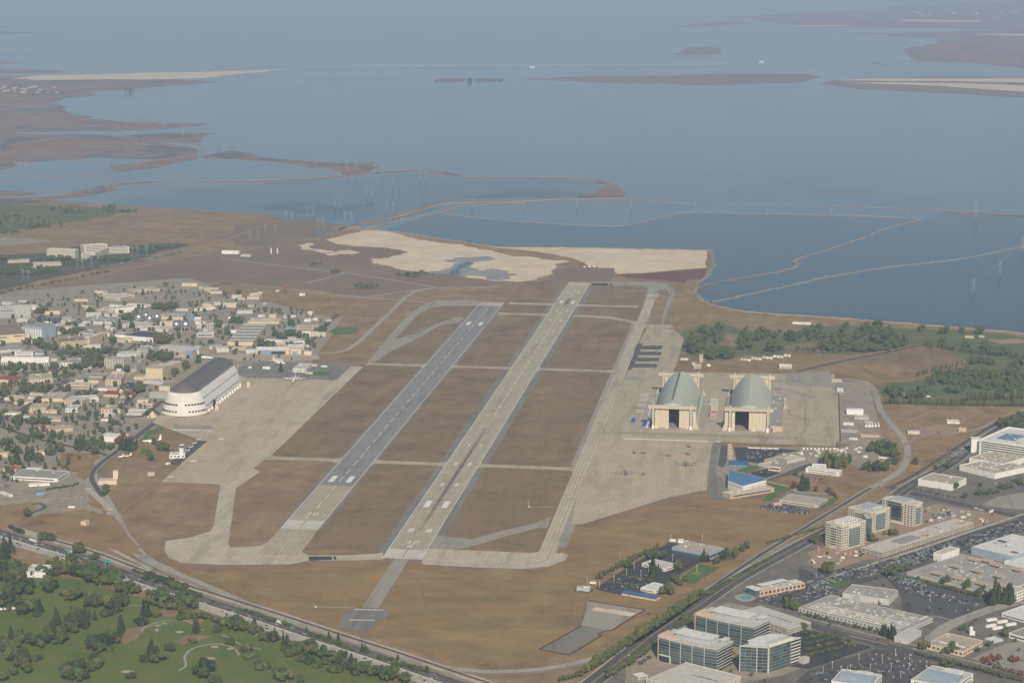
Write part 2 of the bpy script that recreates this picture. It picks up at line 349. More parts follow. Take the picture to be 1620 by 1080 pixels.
land('salt_flat', O, [(1322, 127.5), (1390, 124.5), (1620, 124), (1900, 123), (1900, 133), (1620, 131), (1500, 128.6), (1400, 128.4)], 'salt_crust', -.1, 0)
land('salt_flat', O, [(1336, 131.5), (1400, 130.5), (1500, 131.5), (1620, 135.5), (1900, 143), (1900, 158), (1620, 145.5), (1480, 136), (1400, 133)], 'salt_crust', -.1, 0)
land('salt_flat', O, [(15, 124.5), (60, 120), (200, 117), (330, 114), (415, 111), (470, 108.5), (412, 115), (345, 122), (260, 126), (150, 126), (60, 127)], 'salt_crust', -.1, 30)
land('salt_flat', O, [(-300, 97), (0, 96.5), (45, 98), (30, 101), (-300, 102)], 'levee_earth', -.1, 30)
land('marsh', O, [(-300, 108), (0, 110), (90, 112), (100, 114.5), (-300, 119)], 'marsh_ground', -.2, 30)
land('marsh', O, [(-300, 50), (0, 50), (50, 52), (0, 54), (-300, 55)], 'marsh_ground', -.2, 100)
land('island', O, [(1066, 87), (1082, 80), (1100, 75), (1125, 73), (1138, 79), (1148, 86), (1100, 88)], 'marsh_ground', -.2, 60)
land('island', O, [(1056, 42), (1100, 38), (1170, 34), (1190, 37), (1100, 44)], 'scrub', -.2, 80)
land('marsh', O, [(1140, 27), (1250, 22), (1400, 14), (1500, 6), (1640, 0), (2200, -6), (2200, 66), (1620, 65), (1500, 63), (1440, 60), (1380, 56), (1340, 52), (1600, 47), (1450, 44), (1300, 42), (1200, 33)], 'marsh_ground', -.2, 250)
land('salt_flat', O, [(1250, 40), (1340, 40), (1336, 42), (1250, 42)], 'salt_crust', 0, 60)
land('salt_flat', O, [(1430, 31), (1545, 32), (1540, 35), (1430, 34)], 'salt_crust', 0, 60)
land('salt_flat', O, [(1540, 54.5), (1620, 54), (1800, 53), (1800, 57), (1620, 57)], 'salt_crust', 0, 60)
land('marsh', O, [(1440, 77), (1470, 70), (1500, 62), (1560, 60), (1620, 64), (1900, 70), (1900, 115), (1620, 108), (1580, 104), (1550, 97), (1500, 88), (1470, 82)], 'marsh_ground', -.1, 90)
land('marsh', O, [(-400, 300), (0, 302), (60, 306), (40, 309), (0, 310), (-400, 312)], 'marsh_ground', -.5, 20)
land('marsh', O, [(-500, 313), (0, 312.5), (60, 312), (115, 307), (150, 300), (172, 295), (190, 300), (150, 308), (90, 314), (60, 320), (0, 326), (-500, 330)], 'marsh_ground', -.5, 15)
for q in ([(1090, 275), (1160, 273), (1170, 279), (1100, 281)], [(1200, 290), (1240, 284), (1262, 288), (1225, 297)], [(1270, 283), (1295, 284), (1290, 291), (1272, 291)], [(1280, 303), (1340, 296), (1380, 306), (1330, 312)], [(1120, 308), (1190, 300), (1240, 306), (1180, 313)], [(1380, 318), (1450, 308), (1500, 318), (1440, 324)], [(400, 326), (480, 318), (540, 326), (600, 322), (560, 336), (480, 338)], [(720, 312), (800, 303), (900, 303), (940, 307), (860, 313), (760, 314)]):
    S('shoal', O, q, 'shoal_bay' if q[0][0] > 1000 else 'shoal_water', -.7, 60, 4)
S('woodland', O, [(-100, 408), (70, 400), (140, 388), (205, 390), (280, 384), (300, 388), (210, 412), (120, 432), (40, 450), (-100, 470)], 'wood_floor', -.9, 12)
# tidal channels winding through the marsh
for q, wd in (([(60, 224), (85, 219), (105, 217), (130, 220)], 30), ([(0, 239), (60, 243), (140, 241), (200, 246), (245, 242)], 16), ([(0, 196), (60, 199), (120, 197), (150, 200)], 22), ([(20, 205), (60, 207), (160, 205), (190, 208)], 26), ([(180, 252), (215, 246), (240, 242), (262, 244)], 18), ([(0, 166), (40, 170), (80, 168)], 16), ([(110, 228), (150, 232), (200, 230), (230, 236)], 14), ([(30, 182), (70, 186), (100, 184)], 18), ([(395, 245), (430, 251), (470, 256)], 8), ([(60, 140), (100, 142), (150, 138)], 30), ([(1480, 80), (1530, 84), (1580, 82)], 40), ([(1380, 142), (1450, 141), (1560, 147)], 22)):
    R('tidal_channel', O, q, wd, 'pond', -.3, amp=12, wvar=.5)
# low hills beyond the bay on the right
hb = MB(); HN, HM = 40, 14
hx0, hx1 = O(1445, 96).x, O(1760, 90).x; hy0, hy1 = O(1500, 99).y, O(1500, 74).y
hv = []
for j in range(HM+1):
    for i in range(HN+1):
        u, v = i/HN, j/HM; e = sin(pi*u)**.5*sin(pi*v); q = mnoise.fractal(Vector((u*7, v*4, 3)), 1, 2, 5)
        hv.append((hx0+(hx1-hx0)*u, hy0+(hy1-hy0)*v, max(-2, e*(60+70*q)-3)))
hb.add(hv, [(j*(HN+1)+i, j*(HN+1)+i+1, (j+1)*(HN+1)+i+1, (j+1)*(HN+1)+i) for j in range(HM) for i in range(HN)])
tag(hb.build('hills', 'marsh_ground', None, True), kind='structure')
# levees: raised earth banks
def levee(fr, pts, w_, h=1.6, mat='levee_earth', z=-.85, **k): return R('levee', fr, pts, w_, mat, z, height=h, amp=5, wvar=.3, **k)
levee(O, [(-300, 318), (0, 314), (60, 312), (110, 308), (150, 300), (175, 294), (215, 289), (280, 286.5), (350, 287), (420, 286.5), (480, 284), (540, 279), (590, 274), (640, 271), (660, 270), (700, 273), (735, 281), (800, 282), (900, 282), (940, 285), (953, 290)], 55, mat='marsh_ground')
levee(O, [(-300, 317), (0, 313.5), (110, 307.5), (150, 300), (215, 288.5), (350, 286.3), (480, 283), (590, 273.5), (660, 269.6), (735, 280.5), (900, 281.5), (953, 289)], 10, 2.6)
levee(O, [(545, 361), (600, 347), (650, 335), (690, 324), (720, 320), (800, 318.5), (930, 314), (990, 314)], 40, mat='marsh_ground')
levee(O, [(540, 364), (600, 349), (650, 337), (692, 325), (722, 321), (800, 319.5), (930, 315), (990, 315)], 9, 2.6)
levee(O, [(555, 366), (610, 354), (660, 343), (692, 336), (720, 328), (760, 324), (830, 321)], 20, 2.0)
levee(O, [(985, 315), (1010, 316), (1060, 321), (1130, 322), (1220, 323), (1300, 325), (1400, 329), (1480, 332), (1550, 336), (1620, 340), (1900, 352)], 16)
levee(O, [(1490, 334), (1550, 338), (1620, 342), (1900, 354)], 45, mat='marsh_ground')
levee(O, [(690, 337), (740, 343), (800, 349), (860, 353), (930, 357), (985, 357), (1030, 348), (1080, 337), (1130, 336), (1240, 339), (1350, 341), (1430, 345), (1458, 347)], 10)
levee(O, [(1458, 347), (1430, 354), (1400, 362), (1340, 385), (1275, 405), (1258, 412), (1262, 420), (1230, 430), (1150, 443), (1103, 455)], 10)
levee(O, [(1235, 430), (1190, 437), (1140, 446), (1110, 456), (1112, 466), (1140, 465)], 24, 1.2, 'marsh_ground')
levee(O, [(1125, 478), (1200, 462), (1300, 440), (1400, 423), (1500, 412), (1580, 398), (1620, 390), (1900, 343)], 9)
levee(O, [(-100, 284), (0, 284), (100, 279), (165, 273), (185, 267)], 12)
levee(O, [(42, 266), (50, 264), (52, 260), (44, 257), (20, 258)], 12)
levee(O, [(190, 216), (205, 221), (225, 228), (260, 230), (300, 233), (318, 238), (305, 245), (250, 253), (200, 262)], 14)
levee(O, [(330, 250), (380, 254), (440, 258), (520, 266), (545, 274)], 12)
levee(O, [(1127, 398), (1125, 428), (1102, 452), (1102, 466), (1124, 481), (1180, 493), (1300, 501.5), (1450, 513), (1620, 528), (1900, 560)], 12, 2.2, z=-1)
levee(O, [(548, 358), (600, 364), (680, 375), (785, 390), (880, 391.5), (1000, 393.5), (1127, 396)], 10, 2.0, z=-1)
levee(O, [(470, 125), (540, 124.6), (636, 124.4)], 25, 1.5, 'scrub'); levee(O, [(1380, 99), (1395, 98), (1500, 99), (1580, 100), (1640, 103)], 45, 1.5, 'scrub'); levee(O, [(1485, 107), (1450, 108.5), (1400, 104), (1385, 99)], 40, 1.5, 'scrub')
levee(O, [(950, 109), (1060, 107), (1140, 105), (1300, 104)], 25, 1.5, 'scrub'); levee(O, [(1085, 55), (1200, 54), (1350, 58), (1440, 63)], 90, 2, 'marsh_ground'); levee(O, [(1170, 27), (1300, 30), (1450, 38)], 160, 2, 'scrub')
# salt flats against the shore
z = -1.0
S('salt_flat', ZV, [(700, 312), (790, 290), (915, 258), (1010, 262), (1180, 300), (1400, 340), (1620, 370), (1800, 408), (2000, 430), (2190, 452), (2230, 463), (2160, 490), (2130, 540), (2030, 565), (1900, 590), (1780, 585), (1600, 565), (1470, 535), (1330, 525), (1230, 522), (1120, 505), (1030, 480), (970, 455), (960, 440), (1090, 430), (1165, 410), (1150, 385), (1060, 372), (960, 366), (860, 362), (760, 350)], 'salt_crust', z+.12, 14)
S('salt_flat', O, [(770, 390), (830, 391), (1000, 394), (1117, 396.5), (1117, 424), (1060, 428), (1010, 432), (975, 433), (972, 424), (935, 423), (925, 415), (900, 407), (850, 398)], 'salt_crust', z+.12, 4)
S('salt_flat', ZV, [(500, 355), (560, 340), (590, 345), (560, 360), (620, 380), (720, 390), (710, 400), (640, 405), (560, 385), (520, 370)], 'salt_crust', z+.12, 10)
S('salt_flat', ZV, [(640, 415), (770, 390), (830, 388), (890, 400), (850, 415), (760, 412), (700, 424)], 'salt_crust', z+.16, 10)
S('mud_flat', ZV, [(1310, 530), (1400, 520), (1480, 490), (1540, 465), (1430, 450), (1500, 435), (1620, 432), (1700, 425), (1760, 440), (1640, 460), (1600, 500), (1660, 520), (1720, 530), (1680, 555), (1560, 550), (1440, 540)], 'wet_salt', z+.2, 10)
S('mud_flat', ZW, [(170, 470), (260, 440), (370, 455), (420, 470), (330, 505), (240, 500)], 'wet_salt', z+.24, 12)
S('salt_pond', ZW, [(40, 450), (80, 430), (130, 395), (155, 400), (130, 430), (95, 460), (50, 475)], 'pond', z+.32, 8)
S('pickleweed_flat', O, [(975, 434.5), (1060, 429.5), (1117, 425.5), (1113, 440), (1080, 447), (1050, 443), (1000, 440)], 'red_pickleweed', z+.15, 6)
S('scrub_land', ZV, [(0, 420), (300, 300), (500, 300), (690, 330), (760, 355), (950, 372), (1060, 375), (1150, 390), (1160, 410), (1080, 425), (940, 440), (980, 470), (1100, 510), (1300, 530), (1500, 545), (1620, 575), (1800, 595), (1700, 620), (1400, 625), (1150, 640), (900, 680), (600, 640), (300, 610), (0, 590)], 'scrub', z+.05, 25)
S('scrub_land', ZV, [(0, 300), (160, 220), (330, 190), (420, 180), (560, 195), (760, 225), (640, 270), (430, 320), (260, 360), (60, 360)], 'scrub', z+.06, 15)
S('scrub_land', ZU, [(0, 690), (700, 540), (1100, 450), (1420, 400), (1620, 440), (1620, 590), (1300, 620), (1000, 660), (700, 700), (400, 760), (0, 760)], 'scrub', z+.04, 25)
S('dark_field', ZV, [(640, 610), (800, 545), (1000, 570), (1330, 615), (1200, 650), (900, 690), (700, 660)], 'scrub', z+.1, 10)
# creek beside the field at the left
S('creek', ZV, [(560, 290), (700, 260), (960, 205), (1200, 160), (1320, 130), (1400, 100), (1420, 104), (1330, 140), (1200, 172), (960, 218), (700, 275), (570, 300)], 'pond', z+.25, 6)
# green patches
S('golf_turf', O, [(-300, 322), (60, 325), (150, 327), (205, 333), (180, 342), (130, 350), (70, 358), (0, 369), (-300, 400)], 'far_turf', z+.1, 20)
S('lawn_patch', ZV, [(690, 910), (740, 880), (870, 885), (885, 905), (830, 925), (720, 925)], 'lawn', z+.3, 3)
S('lawn_patch', ZB, [(1300, 735), (1380, 720), (1430, 735), (1400, 752), (1310, 752)], 'lawn', .2, 2)
S('playing_field', ZU, [(0, 310), (90, 308), (320, 325), (330, 335), (0, 362), (-100, 350), (-100, 320)], 'urban_ground', z+.12, 6)
# golf course by the bay, right
S('golf_turf', ZX, [(0, 190), (60, 110), (170, 95), (330, 130), (480, 140), (650, 105), (860, 108), (1000, 112), (1250, 128), (1420, 140), (1620, 160), (2100, 190), (2100, 520), (1620, 486), (1400, 484), (1150, 482), (960, 470), (940, 400), (1000, 372), (1160, 345), (1280, 318), (1350, 270), (1240, 215), (1150, 195), (880, 236), (700, 240), (500, 232), (420, 245), (330, 245), (230, 255), (190, 272), (90, 255), (20, 235)], 'far_turf', z+.1, 12)
S('bare_patch', ZX, [(170, 190), (200, 140), (270, 150), (255, 205)], 'dry_grass', z+.16, 6); S('bare_patch', ZX, [(480, 200), (600, 185), (720, 190), (680, 232), (560, 236), (480, 228)], 'mown_grass', z+.16, 6)
S('bare_patch', ZX, [(1450, 170), (1560, 165), (1620, 172), (1620, 188), (1500, 190)], 'dirt', z+.16, 6)
S('ploughed_field', ZX, [(820, 285), (870, 250), (1150, 200), (1230, 215), (1340, 268), (1280, 310), (1150, 345), (1000, 365), (880, 330)], 'mown_grass', z+.14, 6)
S('bare_patch', ZX, [(840, 300), (960, 285), (1060, 300), (1130, 325), (1000, 355), (900, 330)], 'dry_grass', z+.2, 8)
S('bare_patch', ZX, [(1080, 600), (1190, 570), (1330, 595), (1370, 608), (1280, 625), (1200, 618), (1100, 640)], 'dirt', z+.14, 6)
R('dirt_track', ZX, [(1070, 560), (1190, 510), (1290, 515), (1340, 545), (1290, 575), (1190, 570), (1140, 555)], 8, 'dirt', z+.15)
R('dirt_track', ZX, [(1190, 570), (1210, 610), (1110, 640), (1040, 680)], 9, 'dirt', z+.16); R('dirt_track', ZX, [(1620, 500), (1500, 545), (1400, 595), (1210, 612)], 10, 'dirt', z+.16)
# golden grass round the runway ends
S('golden_field', O, [(250, 890), (270, 897), (330, 905), (480, 897), (600, 890), (680, 898), (760, 902), (840, 905), (900, 885), (915, 840), (1000, 812), (1115, 782), (1200, 790), (1280, 815), (1200, 868), (1100, 930), (1010, 985), (940, 1025), (860, 1045), (760, 1050), (660, 1030), (560, 1000), (430, 965), (330, 925)], 'golden_grass', z+.06, 10)
S('golden_field', O, [(1230, 865), (1290, 838), (1400, 775), (1440, 745), (1520, 690), (1560, 665), (1530, 650), (1470, 690), (1440, 720), (1425, 750), (1375, 778), (1300, 825)], 'golden_grass', z+.05, 4)
S('golden_field', O, [(150, 712), (170, 705), (230, 690), (250, 700), (270, 735), (255, 762), (345, 768), (335, 838), (262, 853), (258, 880), (230, 870), (195, 830), (175, 790), (150, 760)], 'dry_grass', z+.06, 4)
S('golden_field', O, [(95, 715), (155, 718), (145, 740), (135, 760), (125, 748), (90, 738)], 'golden_grass', z+.3, 3)
S('golden_field', O, [(55, 815), (130, 805), (180, 815), (215, 860), (230, 880), (150, 862), (90, 840)], 'golden_grass', z+.3, 5)
S('golden_field', O, [(-5, 800), (50, 795), (60, 803), (25, 825), (15, 835), (-40, 830)], 'golden_grass', z+.3, 3)

# ================================================================== AIRFIELD PAVING (world metres; the runways run along y)
A0 = -.75
WR('infield', -356, -232, 640, 2400, 'mown_grass', A0-.1); WR('infield', -160, -38, 40, 2800, 'mown_grass', A0-.1); WR('infield', 38, 203, 80, 2780, 'mown_grass', A0-.1)
S('infield', O, [(368, 862), (372, 770), (411, 746), (434, 732), (530, 733), (445, 835), (425, 860), (400, 865)], 'dry_grass', A0-.1, 2)
def rw_marks(rwy, xc, y0, d, n_side, letter, aim, tdz, zz, num=True):
    """painted marks of one runway end; d = +1 looks up the runway, -1 the other way"""
    def rect(name, x, y, wx, ly, mat='paint_white'):
        yy = y0+d*y; return WR(name, xc+x-wx/2, xc+x+wx/2, min(yy, yy+d*ly), max(yy, yy+d*ly), mat, zz, rwy)
    if num:
        rect('threshold_line', 0, 0, 61, 3)
        for k in range(n_side):
            for sg in (-1, 1): rect('threshold_stripe', sg*(2.9+k*3.5), 6, 1.75, 45)
        def stroke(name, cells, x, y, w_=7.5, h=18):
            b = MB()
            for (a, c, e, f) in cells: b.face([(xc+d*(x+a*w_), y0+d*(y+c*h), zz), (xc+d*(x+e*w_), y0+d*(y+c*h), zz), (xc+d*(x+e*w_), y0+d*(y+f*h), zz), (xc+d*(x+a*w_), y0+d*(y+f*h), zz)])
            return b.build(name, 'paint_white', rwy)
        t, q = .09, .25
        three = [(0, 0, 1, t), (0, 1-t, 1, 1), (.2, .5-t/2, 1, .5+t/2), (1-q, t, 1, .5-t/2), (1-q, .5+t/2, 1, 1-t)]
        two = [(0, 0, 1, t), (0, 1-t, 1, 1), (0, .5-t/2, 1, .5+t/2), (0, t, q, .5-t/2), (1-q, .5+t/2, 1, 1-t)]
        el = [(0, 0, 1, t*1.3), (0, t*1.3, q, 1)]
        ar = [(0, 0, q, 1), (q, 1-t, 1, 1), (q, .5-t/2, 1, .5+t/2), (1-q, .5+t/2, 1, 1-t), (.45, .25, .72, .5-t/2), (.72, 0, 1, .3)]
        stroke('runway_number', three, -10, 84); stroke('runway_number', two, 2.5, 84); stroke('runway_letter', el if letter == 'L' else ar, -3.7, 61, 7.5, 16)
    for sg in (-1, 1): rect('aiming_point', sg*15.5, aim, 9.5, 45)
    for (yy, n) in tdz:
        for sg in (-1, 1):
            for k in range(n): rect('touchdown_bar', sg*(11+k*3.2), yy, 1.8, 23)
rR = WR('runway', -30.5, 30.5, 0, 2804, 'runway_concrete', A0+.1)
rL = WR('runway', -224, -162.5, -8, 2424, 'runway_concrete', A0+.1)
WR('asphalt_surface', -224, -162.5, 430, 2360, 'runway_asphalt', A0+.15, rL)
WR('end_pad', -223, -163, 2360, 2423, 'concrete_light', A0+.2, rL); WR('end_pad', -30.4, 30.4, 2743, 2803, 'concrete_light', A0+.15, rR)
for xs in (-29.8, 29.8): WR('edge_line', xs-.5, xs+.5, 0, 2740, 'paint_white', A0+.2, rR)
for xs in (-24.5, 24.5): WR('edge_line', xs-.3, xs+.3, 25, 2000, 'paint_worn', A0+.2, rR)
for xs in (-223.3, -163.2): WR('edge_line', xs-.5, xs+.5, 149, 2358, 'paint_white', A0+.22, rL)
rw_marks(rR, 0, 0, 1, 8, 'R', 309, [(153, 3), (457, 2), (610, 2), (762, 1)], A0+.22)
rw_marks(rL, -193.2, 146, 1, 8, 'L', 309, [], A0+.24)
rw_marks(rR, 0, 2743, -1, 8, 'L', 262, [(110, 3), (410, 2), (560, 2), (715, 1), (867, 1)], A0+.22, False)
rw_marks(rL, -193.2, 2362, -1, 8, 'R', 248, [], A0+.24, False)
for xx, ya, yb, zz, rw in ((0, 128, 2640, A0+.25, rR), (-193.2, 275, 2330, A0+.26, rL)):
    y = ya
    while y < yb: WR('centreline_dash', xx-.6, xx+.6, y, y+36.6, 'paint_white' if (y > 1000 or rw is rL) else 'paint_worn', zz, rw); y += 61
for k in range(3):                        # arrows up to the displaced threshold
    y = 8+k*47; b = MB(); x = -193.2
    b.face([(x-.5, y, A0+.24), (x+.5, y, A0+.24), (x+.5, y+22, A0+.24), (x-.5, y+22, A0+.24)]); b.face([(x-1.8, y+18, A0+.245), (x, y+28, A0+.245), (x+1.8, y+18, A0+.245), (x, y+22, A0+.245)]); b.build('threshold_arrow', 'paint_worn', rL)
for k in range(4):
    x = -216+k*15.2; b = MB(); b.face([(x-2.5, 132, A0+.24), (x, 144, A0+.24), (x+2.5, 132, A0+.24), (x, 138, A0+.24)]); b.build('threshold_chevron', 'paint_worn', rL)
# tyre rubber: worn black streak, broken up by noise across its width
m_, n_, b_ = nodes_of('rubber_marks'); MATS['rubber_marks'] = m_
f_, _ = pos_noise(n_, 1/14, 6, .7, (3, .25, 1)); tr = n_.nodes.new('ShaderNodeBsdfTransparent'); mx = n_.nodes.new('ShaderNodeMixShader')
tc = n_.nodes.new('ShaderNodeTexCoord'); sx = n_.nodes.new('ShaderNodeSeparateXYZ'); n_.links.new(tc.outputs['Generated'], sx.inputs[0])
def mth(op, a, b):
    m = n_.nodes.new('ShaderNodeMath'); m.operation = op
    for i, v in ((0, a), (1, b)):
        if hasattr(v, 'links'): n_.links.new(v, m.inputs[i])
        else: m.inputs[i].default_value = v
    return m.outputs[0]
ex = mth('SUBTRACT', 1, mth('ABSOLUTE', mth('SUBTRACT', mth('MULTIPLY', sx.outputs[0], 2), 1), 0)); ey = mth('SUBTRACT', 1, mth('POWER', mth('ABSOLUTE', mth('SUBTRACT', mth('MULTIPLY', sx.outputs[1], 2), 1), 0), 2.5))
fac = mth('MULTIPLY', mth('MULTIPLY', mth('MINIMUM', mth('MULTIPLY', ex, 2.0), 1), ey), mth('MINIMUM', mth('MULTIPLY', mth('MAXIMUM', mth('SUBTRACT', f_, .25), 0), 3.0), .42))
n_.links.new(fac, mx.inputs[0]); n_.links.new(tr.outputs[0], mx.inputs[1]); n_.links.new(b_.outputs[0], mx.inputs[2]); n_.links.new(mx.outputs[0], n_.nodes['Material Output'].inputs[0])
b_.inputs['Base Color'].default_value = (.045, .045, .047, 1); b_.inputs['Roughness'].default_value = .8
WR('rubber_streak', -4.6, 4.6, 110, 960, 'rubber_marks', A0+.3, rR)
WR('rubber_streak', -6, 6, 2380, 2540, 'rubber_marks', A0+.3, rR)
for x0, x1 in ((-43, -30.5), (30.5, 44)): WR('runway_shoulder', x0, x1, 30, 2700, 'shoulder_asphalt', A0)
WR('runway_shoulder', -230, -224, 150, 2360, 'shoulder_asphalt', A0); WR('runway_shoulder', -162.5, -157, 150, 2360, 'shoulder_asphalt', A0)
WR('stopway', -11.5, 11.5, -252, 0, 'old_asphalt', A0); S('overrun_pad', ZE, [(800, 625), (870, 590), (1010, 585), (1110, 595), (1090, 650), (1000, 715), (950, 755), (850, 735), (768, 710)], 'shoulder_asphalt', A0+.05, 1)
for yy in (600, 665): pass
S('blast_fence_base', ZE, [(874, 592), (1064, 597), (1066, 603), (874, 599)], 'paint_worn', A0+.12); S('blast_fence_base', ZE, [(845, 660), (1010, 664), (1010, 670), (845, 667)], 'paint_worn', A0+.12)
def cross(y0, y1, x0, x1, mat='concrete_old', fl=14):
    b = MB(); z_ = A0+.06; b.face([(x0, y0, z_), (x1, y0, z_), (x1, y1, z_), (x0, y1, z_)])
    for (x, s) in ((x0, 1), (x1, -1)):      # curved fillets at both ends
        for (y, t) in ((y0, -1), (y1, 1)):
            pts = [(x, y, z_)]+[(x+s*fl*1.6*(1-sin(a)), y+t*fl*(1-cos(a)), z_) for a in [k*pi/12 for k in range(0, 7)]]
            for i in range(1, len(pts)-1):
                tri = [pts[0], pts[i], pts[i+1]] if s*t > 0 else [pts[0], pts[i+1], pts[i]]
                b.face(tri)
    o = b.build('taxiway', mat); o['kind'] = 'structure'; return o
for y0, y1 in ((603, 627), (1519, 1546)):
    cross(y0, y1, -357, -224); cross(y0, y1, -162.5, -30.5); cross(y0, y1, 30.5, 203)
cross(2236, 2264, -155, -30.5); cross(2400, 2430, -150, -30.5, 'concrete_old'); cross(2400, 2430, 30.5, 190)
S('taxiway', ZM, [(830, 312), (900, 312), (1080, 325), (1180, 343), (1250, 365), (1280, 380), (1225, 372), (1170, 358), (1070, 338), (900, 325), (815, 326)], 'concrete_old', A0+.05)
tR = WR('taxiway', 203, 227, 40, 2560, 'concrete_light', A0+.08)
for x_ in (209, 215, 221): WR('joint_line', x_-.35, x_+.35, 60, 2300, 'shoulder_asphalt', A0+.12, tR)
WR('taxiway_shoulder', 227, 243, 100, 1000, 'old_asphalt', A0+.02); WR('taxiway_shoulder', 194, 203, 640, 2200, 'old_asphalt', A0-.02)
S('taxiway', ZM, [(1225, 370), (1262, 290), (1270, 250), (1290, 180), (1300, 140), (1240, 128), (940, 130), (940, 104), (1300, 103), (1400, 112), (1460, 140), (1478, 180), (1450, 225), (1420, 300), (1390, 390), (1380, 400), (1392, 330), (1410, 250), (1440, 190), (1420, 150), (1370, 150), (1345, 200), (1300, 370), (1280, 382)], 'old_asphalt', A0+.04)
S('asphalt_pad', ZM, [(945, 112), (1050, 112), (1045, 128), (945, 126)], 'new_asphalt', A0+.1); S('asphalt_pad', ZM, [(1062, 112), (1076, 112), (1070, 131), (1057, 131)], 'new_asphalt', A0+.1)
S('asphalt_pad', ZM, [(1300, 180), (1370, 178), (1365, 202), (1290, 202)], 'concrete_light', A0+.1)
S('runway_end_field', ZM, [(740, 20), (830, 6), (1000, 8), (1100, 14), (1085, 50), (1060, 95), (900, 98), (790, 100), (700, 95), (660, 85)], 'scrub', A0-.15, 3)
S('taxiway', O, [(666, 866), (700, 868), (840, 874), (852, 872), (857, 868.5), (875, 840), (886, 858), (880, 874), (893, 874), (899, 878), (895, 885), (870, 895), (830, 899.5), (750, 897), (668, 892)], 'concrete_light', A0+.05)
R('joint_line', O, [(668, 889), (760, 893), (830, 893), (858, 888), (868, 878), (872, 868)], .9, 'shoulder_asphalt', A0+.13)
S('taxiway', O, [(688, 846), (720, 849), (745, 853), (790, 840), (850, 826), (872, 816), (866, 835), (850, 835), (800, 848), (740, 866), (715, 869), (690, 868), (676, 862)], 'old_asphalt', A0+.02)
S('taxiway', O, [(349, 765), (338, 831), (333, 840), (300, 850), (262, 855), (260, 870), (267, 882), (289, 890), (350, 893), (458, 892.5), (487, 887), (606, 885), (606, 873), (591, 875.5), (554, 877.5), (487, 878), (477.6, 872), (503, 837), (444, 835.6), (422, 858.5), (410, 863), (381, 865), (364, 865), (361, 860), (367, 820), (373, 772), (412, 746), (400, 740)], 'concrete_light', A0+.04)
S('asphalt_pad', O, [(488, 880), (524, 879.5), (526, 885), (489, 886.5)], 'new_asphalt', A0+.12); S('asphalt_pad', O, [(527, 879.5), (531, 879.5), (532, 885), (529, 885)], 'new_asphalt', A0+.12)
R('paint_line', O, [(400, 884), (440, 884), (480, 881)], .6, 'paint_yellow', A0+.14)
WR('taxiway', -389, -357, 600, 1500, 'concrete_light', A0+.04)
S('taxiway', ZV, [(940, 1100), (1040, 980), (1150, 850), (1240, 770), (1320, 725), (1400, 708), (1620, 704), (1680, 720), (1680, 745), (1450, 745), (1340, 755), (1260, 800), (1190, 880), (1110, 960), (1010, 1060), (960, 1110)], 'old_asphalt', A0+.03)
S('taxiway', ZV, [(1000, 1060), (1110, 958), (1250, 920), (1360, 870), (1500, 815), (1560, 820), (1520, 850), (1400, 870), (1280, 940), (1080, 1040), (960, 1120)], 'old_asphalt', A0+.02)
R('road', ZV, [(560, 1050), (700, 1045), (800, 1025), (880, 975), (980, 880), (1080, 790), (1180, 690), (1270, 645), (1400, 632), (1620, 625), (1800, 620)], 12, 'road_grey', A0+.02)
R('road', ZV, [(0, 440), (120, 455), (400, 490), (720, 525), (950, 555), (1200, 595), (1370, 625)], 9, 'road_grey', A0-.1); R('road', ZV, [(540, 600), (660, 570), (780, 535)], 9, 'road_grey', A0-.1)
R('road', ZV, [(0, 598), (340, 625), (600, 660), (880, 690), (1170, 708), (1330, 722)], 10, 'road_grey', A0-.1); R('road', ZV, [(880, 690), (1080, 665), (1370, 628)], 9, 'road_grey', A0-.09)
R('road', ZV, [(0, 330), (180, 262), (410, 185)], 10, 'levee_earth', A0-.1); R('road', ZU, [(0, 672), (400, 590), (800, 515), (1180, 435), (1380, 400), (1600, 395)], 14, 'levee_earth', A0-.1)
R('road', ZU, [(640, 492), (800, 470), (1000, 425), (1150, 395)], 10, 'road_grey', A0-.1); R('road', ZV, [(560, 340), (300, 360), (100, 400)], 12, 'levee_earth', A0-.12)
R('road', ZU, [(300, 750), (600, 690), (900, 660), (1200, 630), (1400, 600), (1620, 610)], 11, 'road_grey', A0-.1)
# the great apron by the airship hangar
S('apron', O, [(255, 762), (349, 766), (400, 742), (425, 722), (440, 706), (500, 650), (566, 584), (560, 578), (545, 592), (495, 591), (447, 597), (395, 590), (376, 575), (370, 590), (381, 608), (327, 656), (290, 660), (253, 656), (240, 668), (300, 690), (318, 695), (300, 715), (285, 735)], 'concrete_apron', A0+.01)
S('asphalt_pad', ZB, [(720, 690), (900, 650), (1290, 655), (1610, 665), (1490, 790), (1060, 780), (770, 772), (720, 745)], 'shoulder_asphalt', A0+.08)
S('asphalt_pad', ZC, [(1190, 515), (1275, 518), (1475, 348), (1400, 345)], 'asphalt', A0+.08)
S('apron', ZB, [(480, 600), (660, 585), (880, 588), (1340, 595), (1360, 630), (1100, 640), (730, 640), (660, 625)], 'concrete_old', A0+.05)
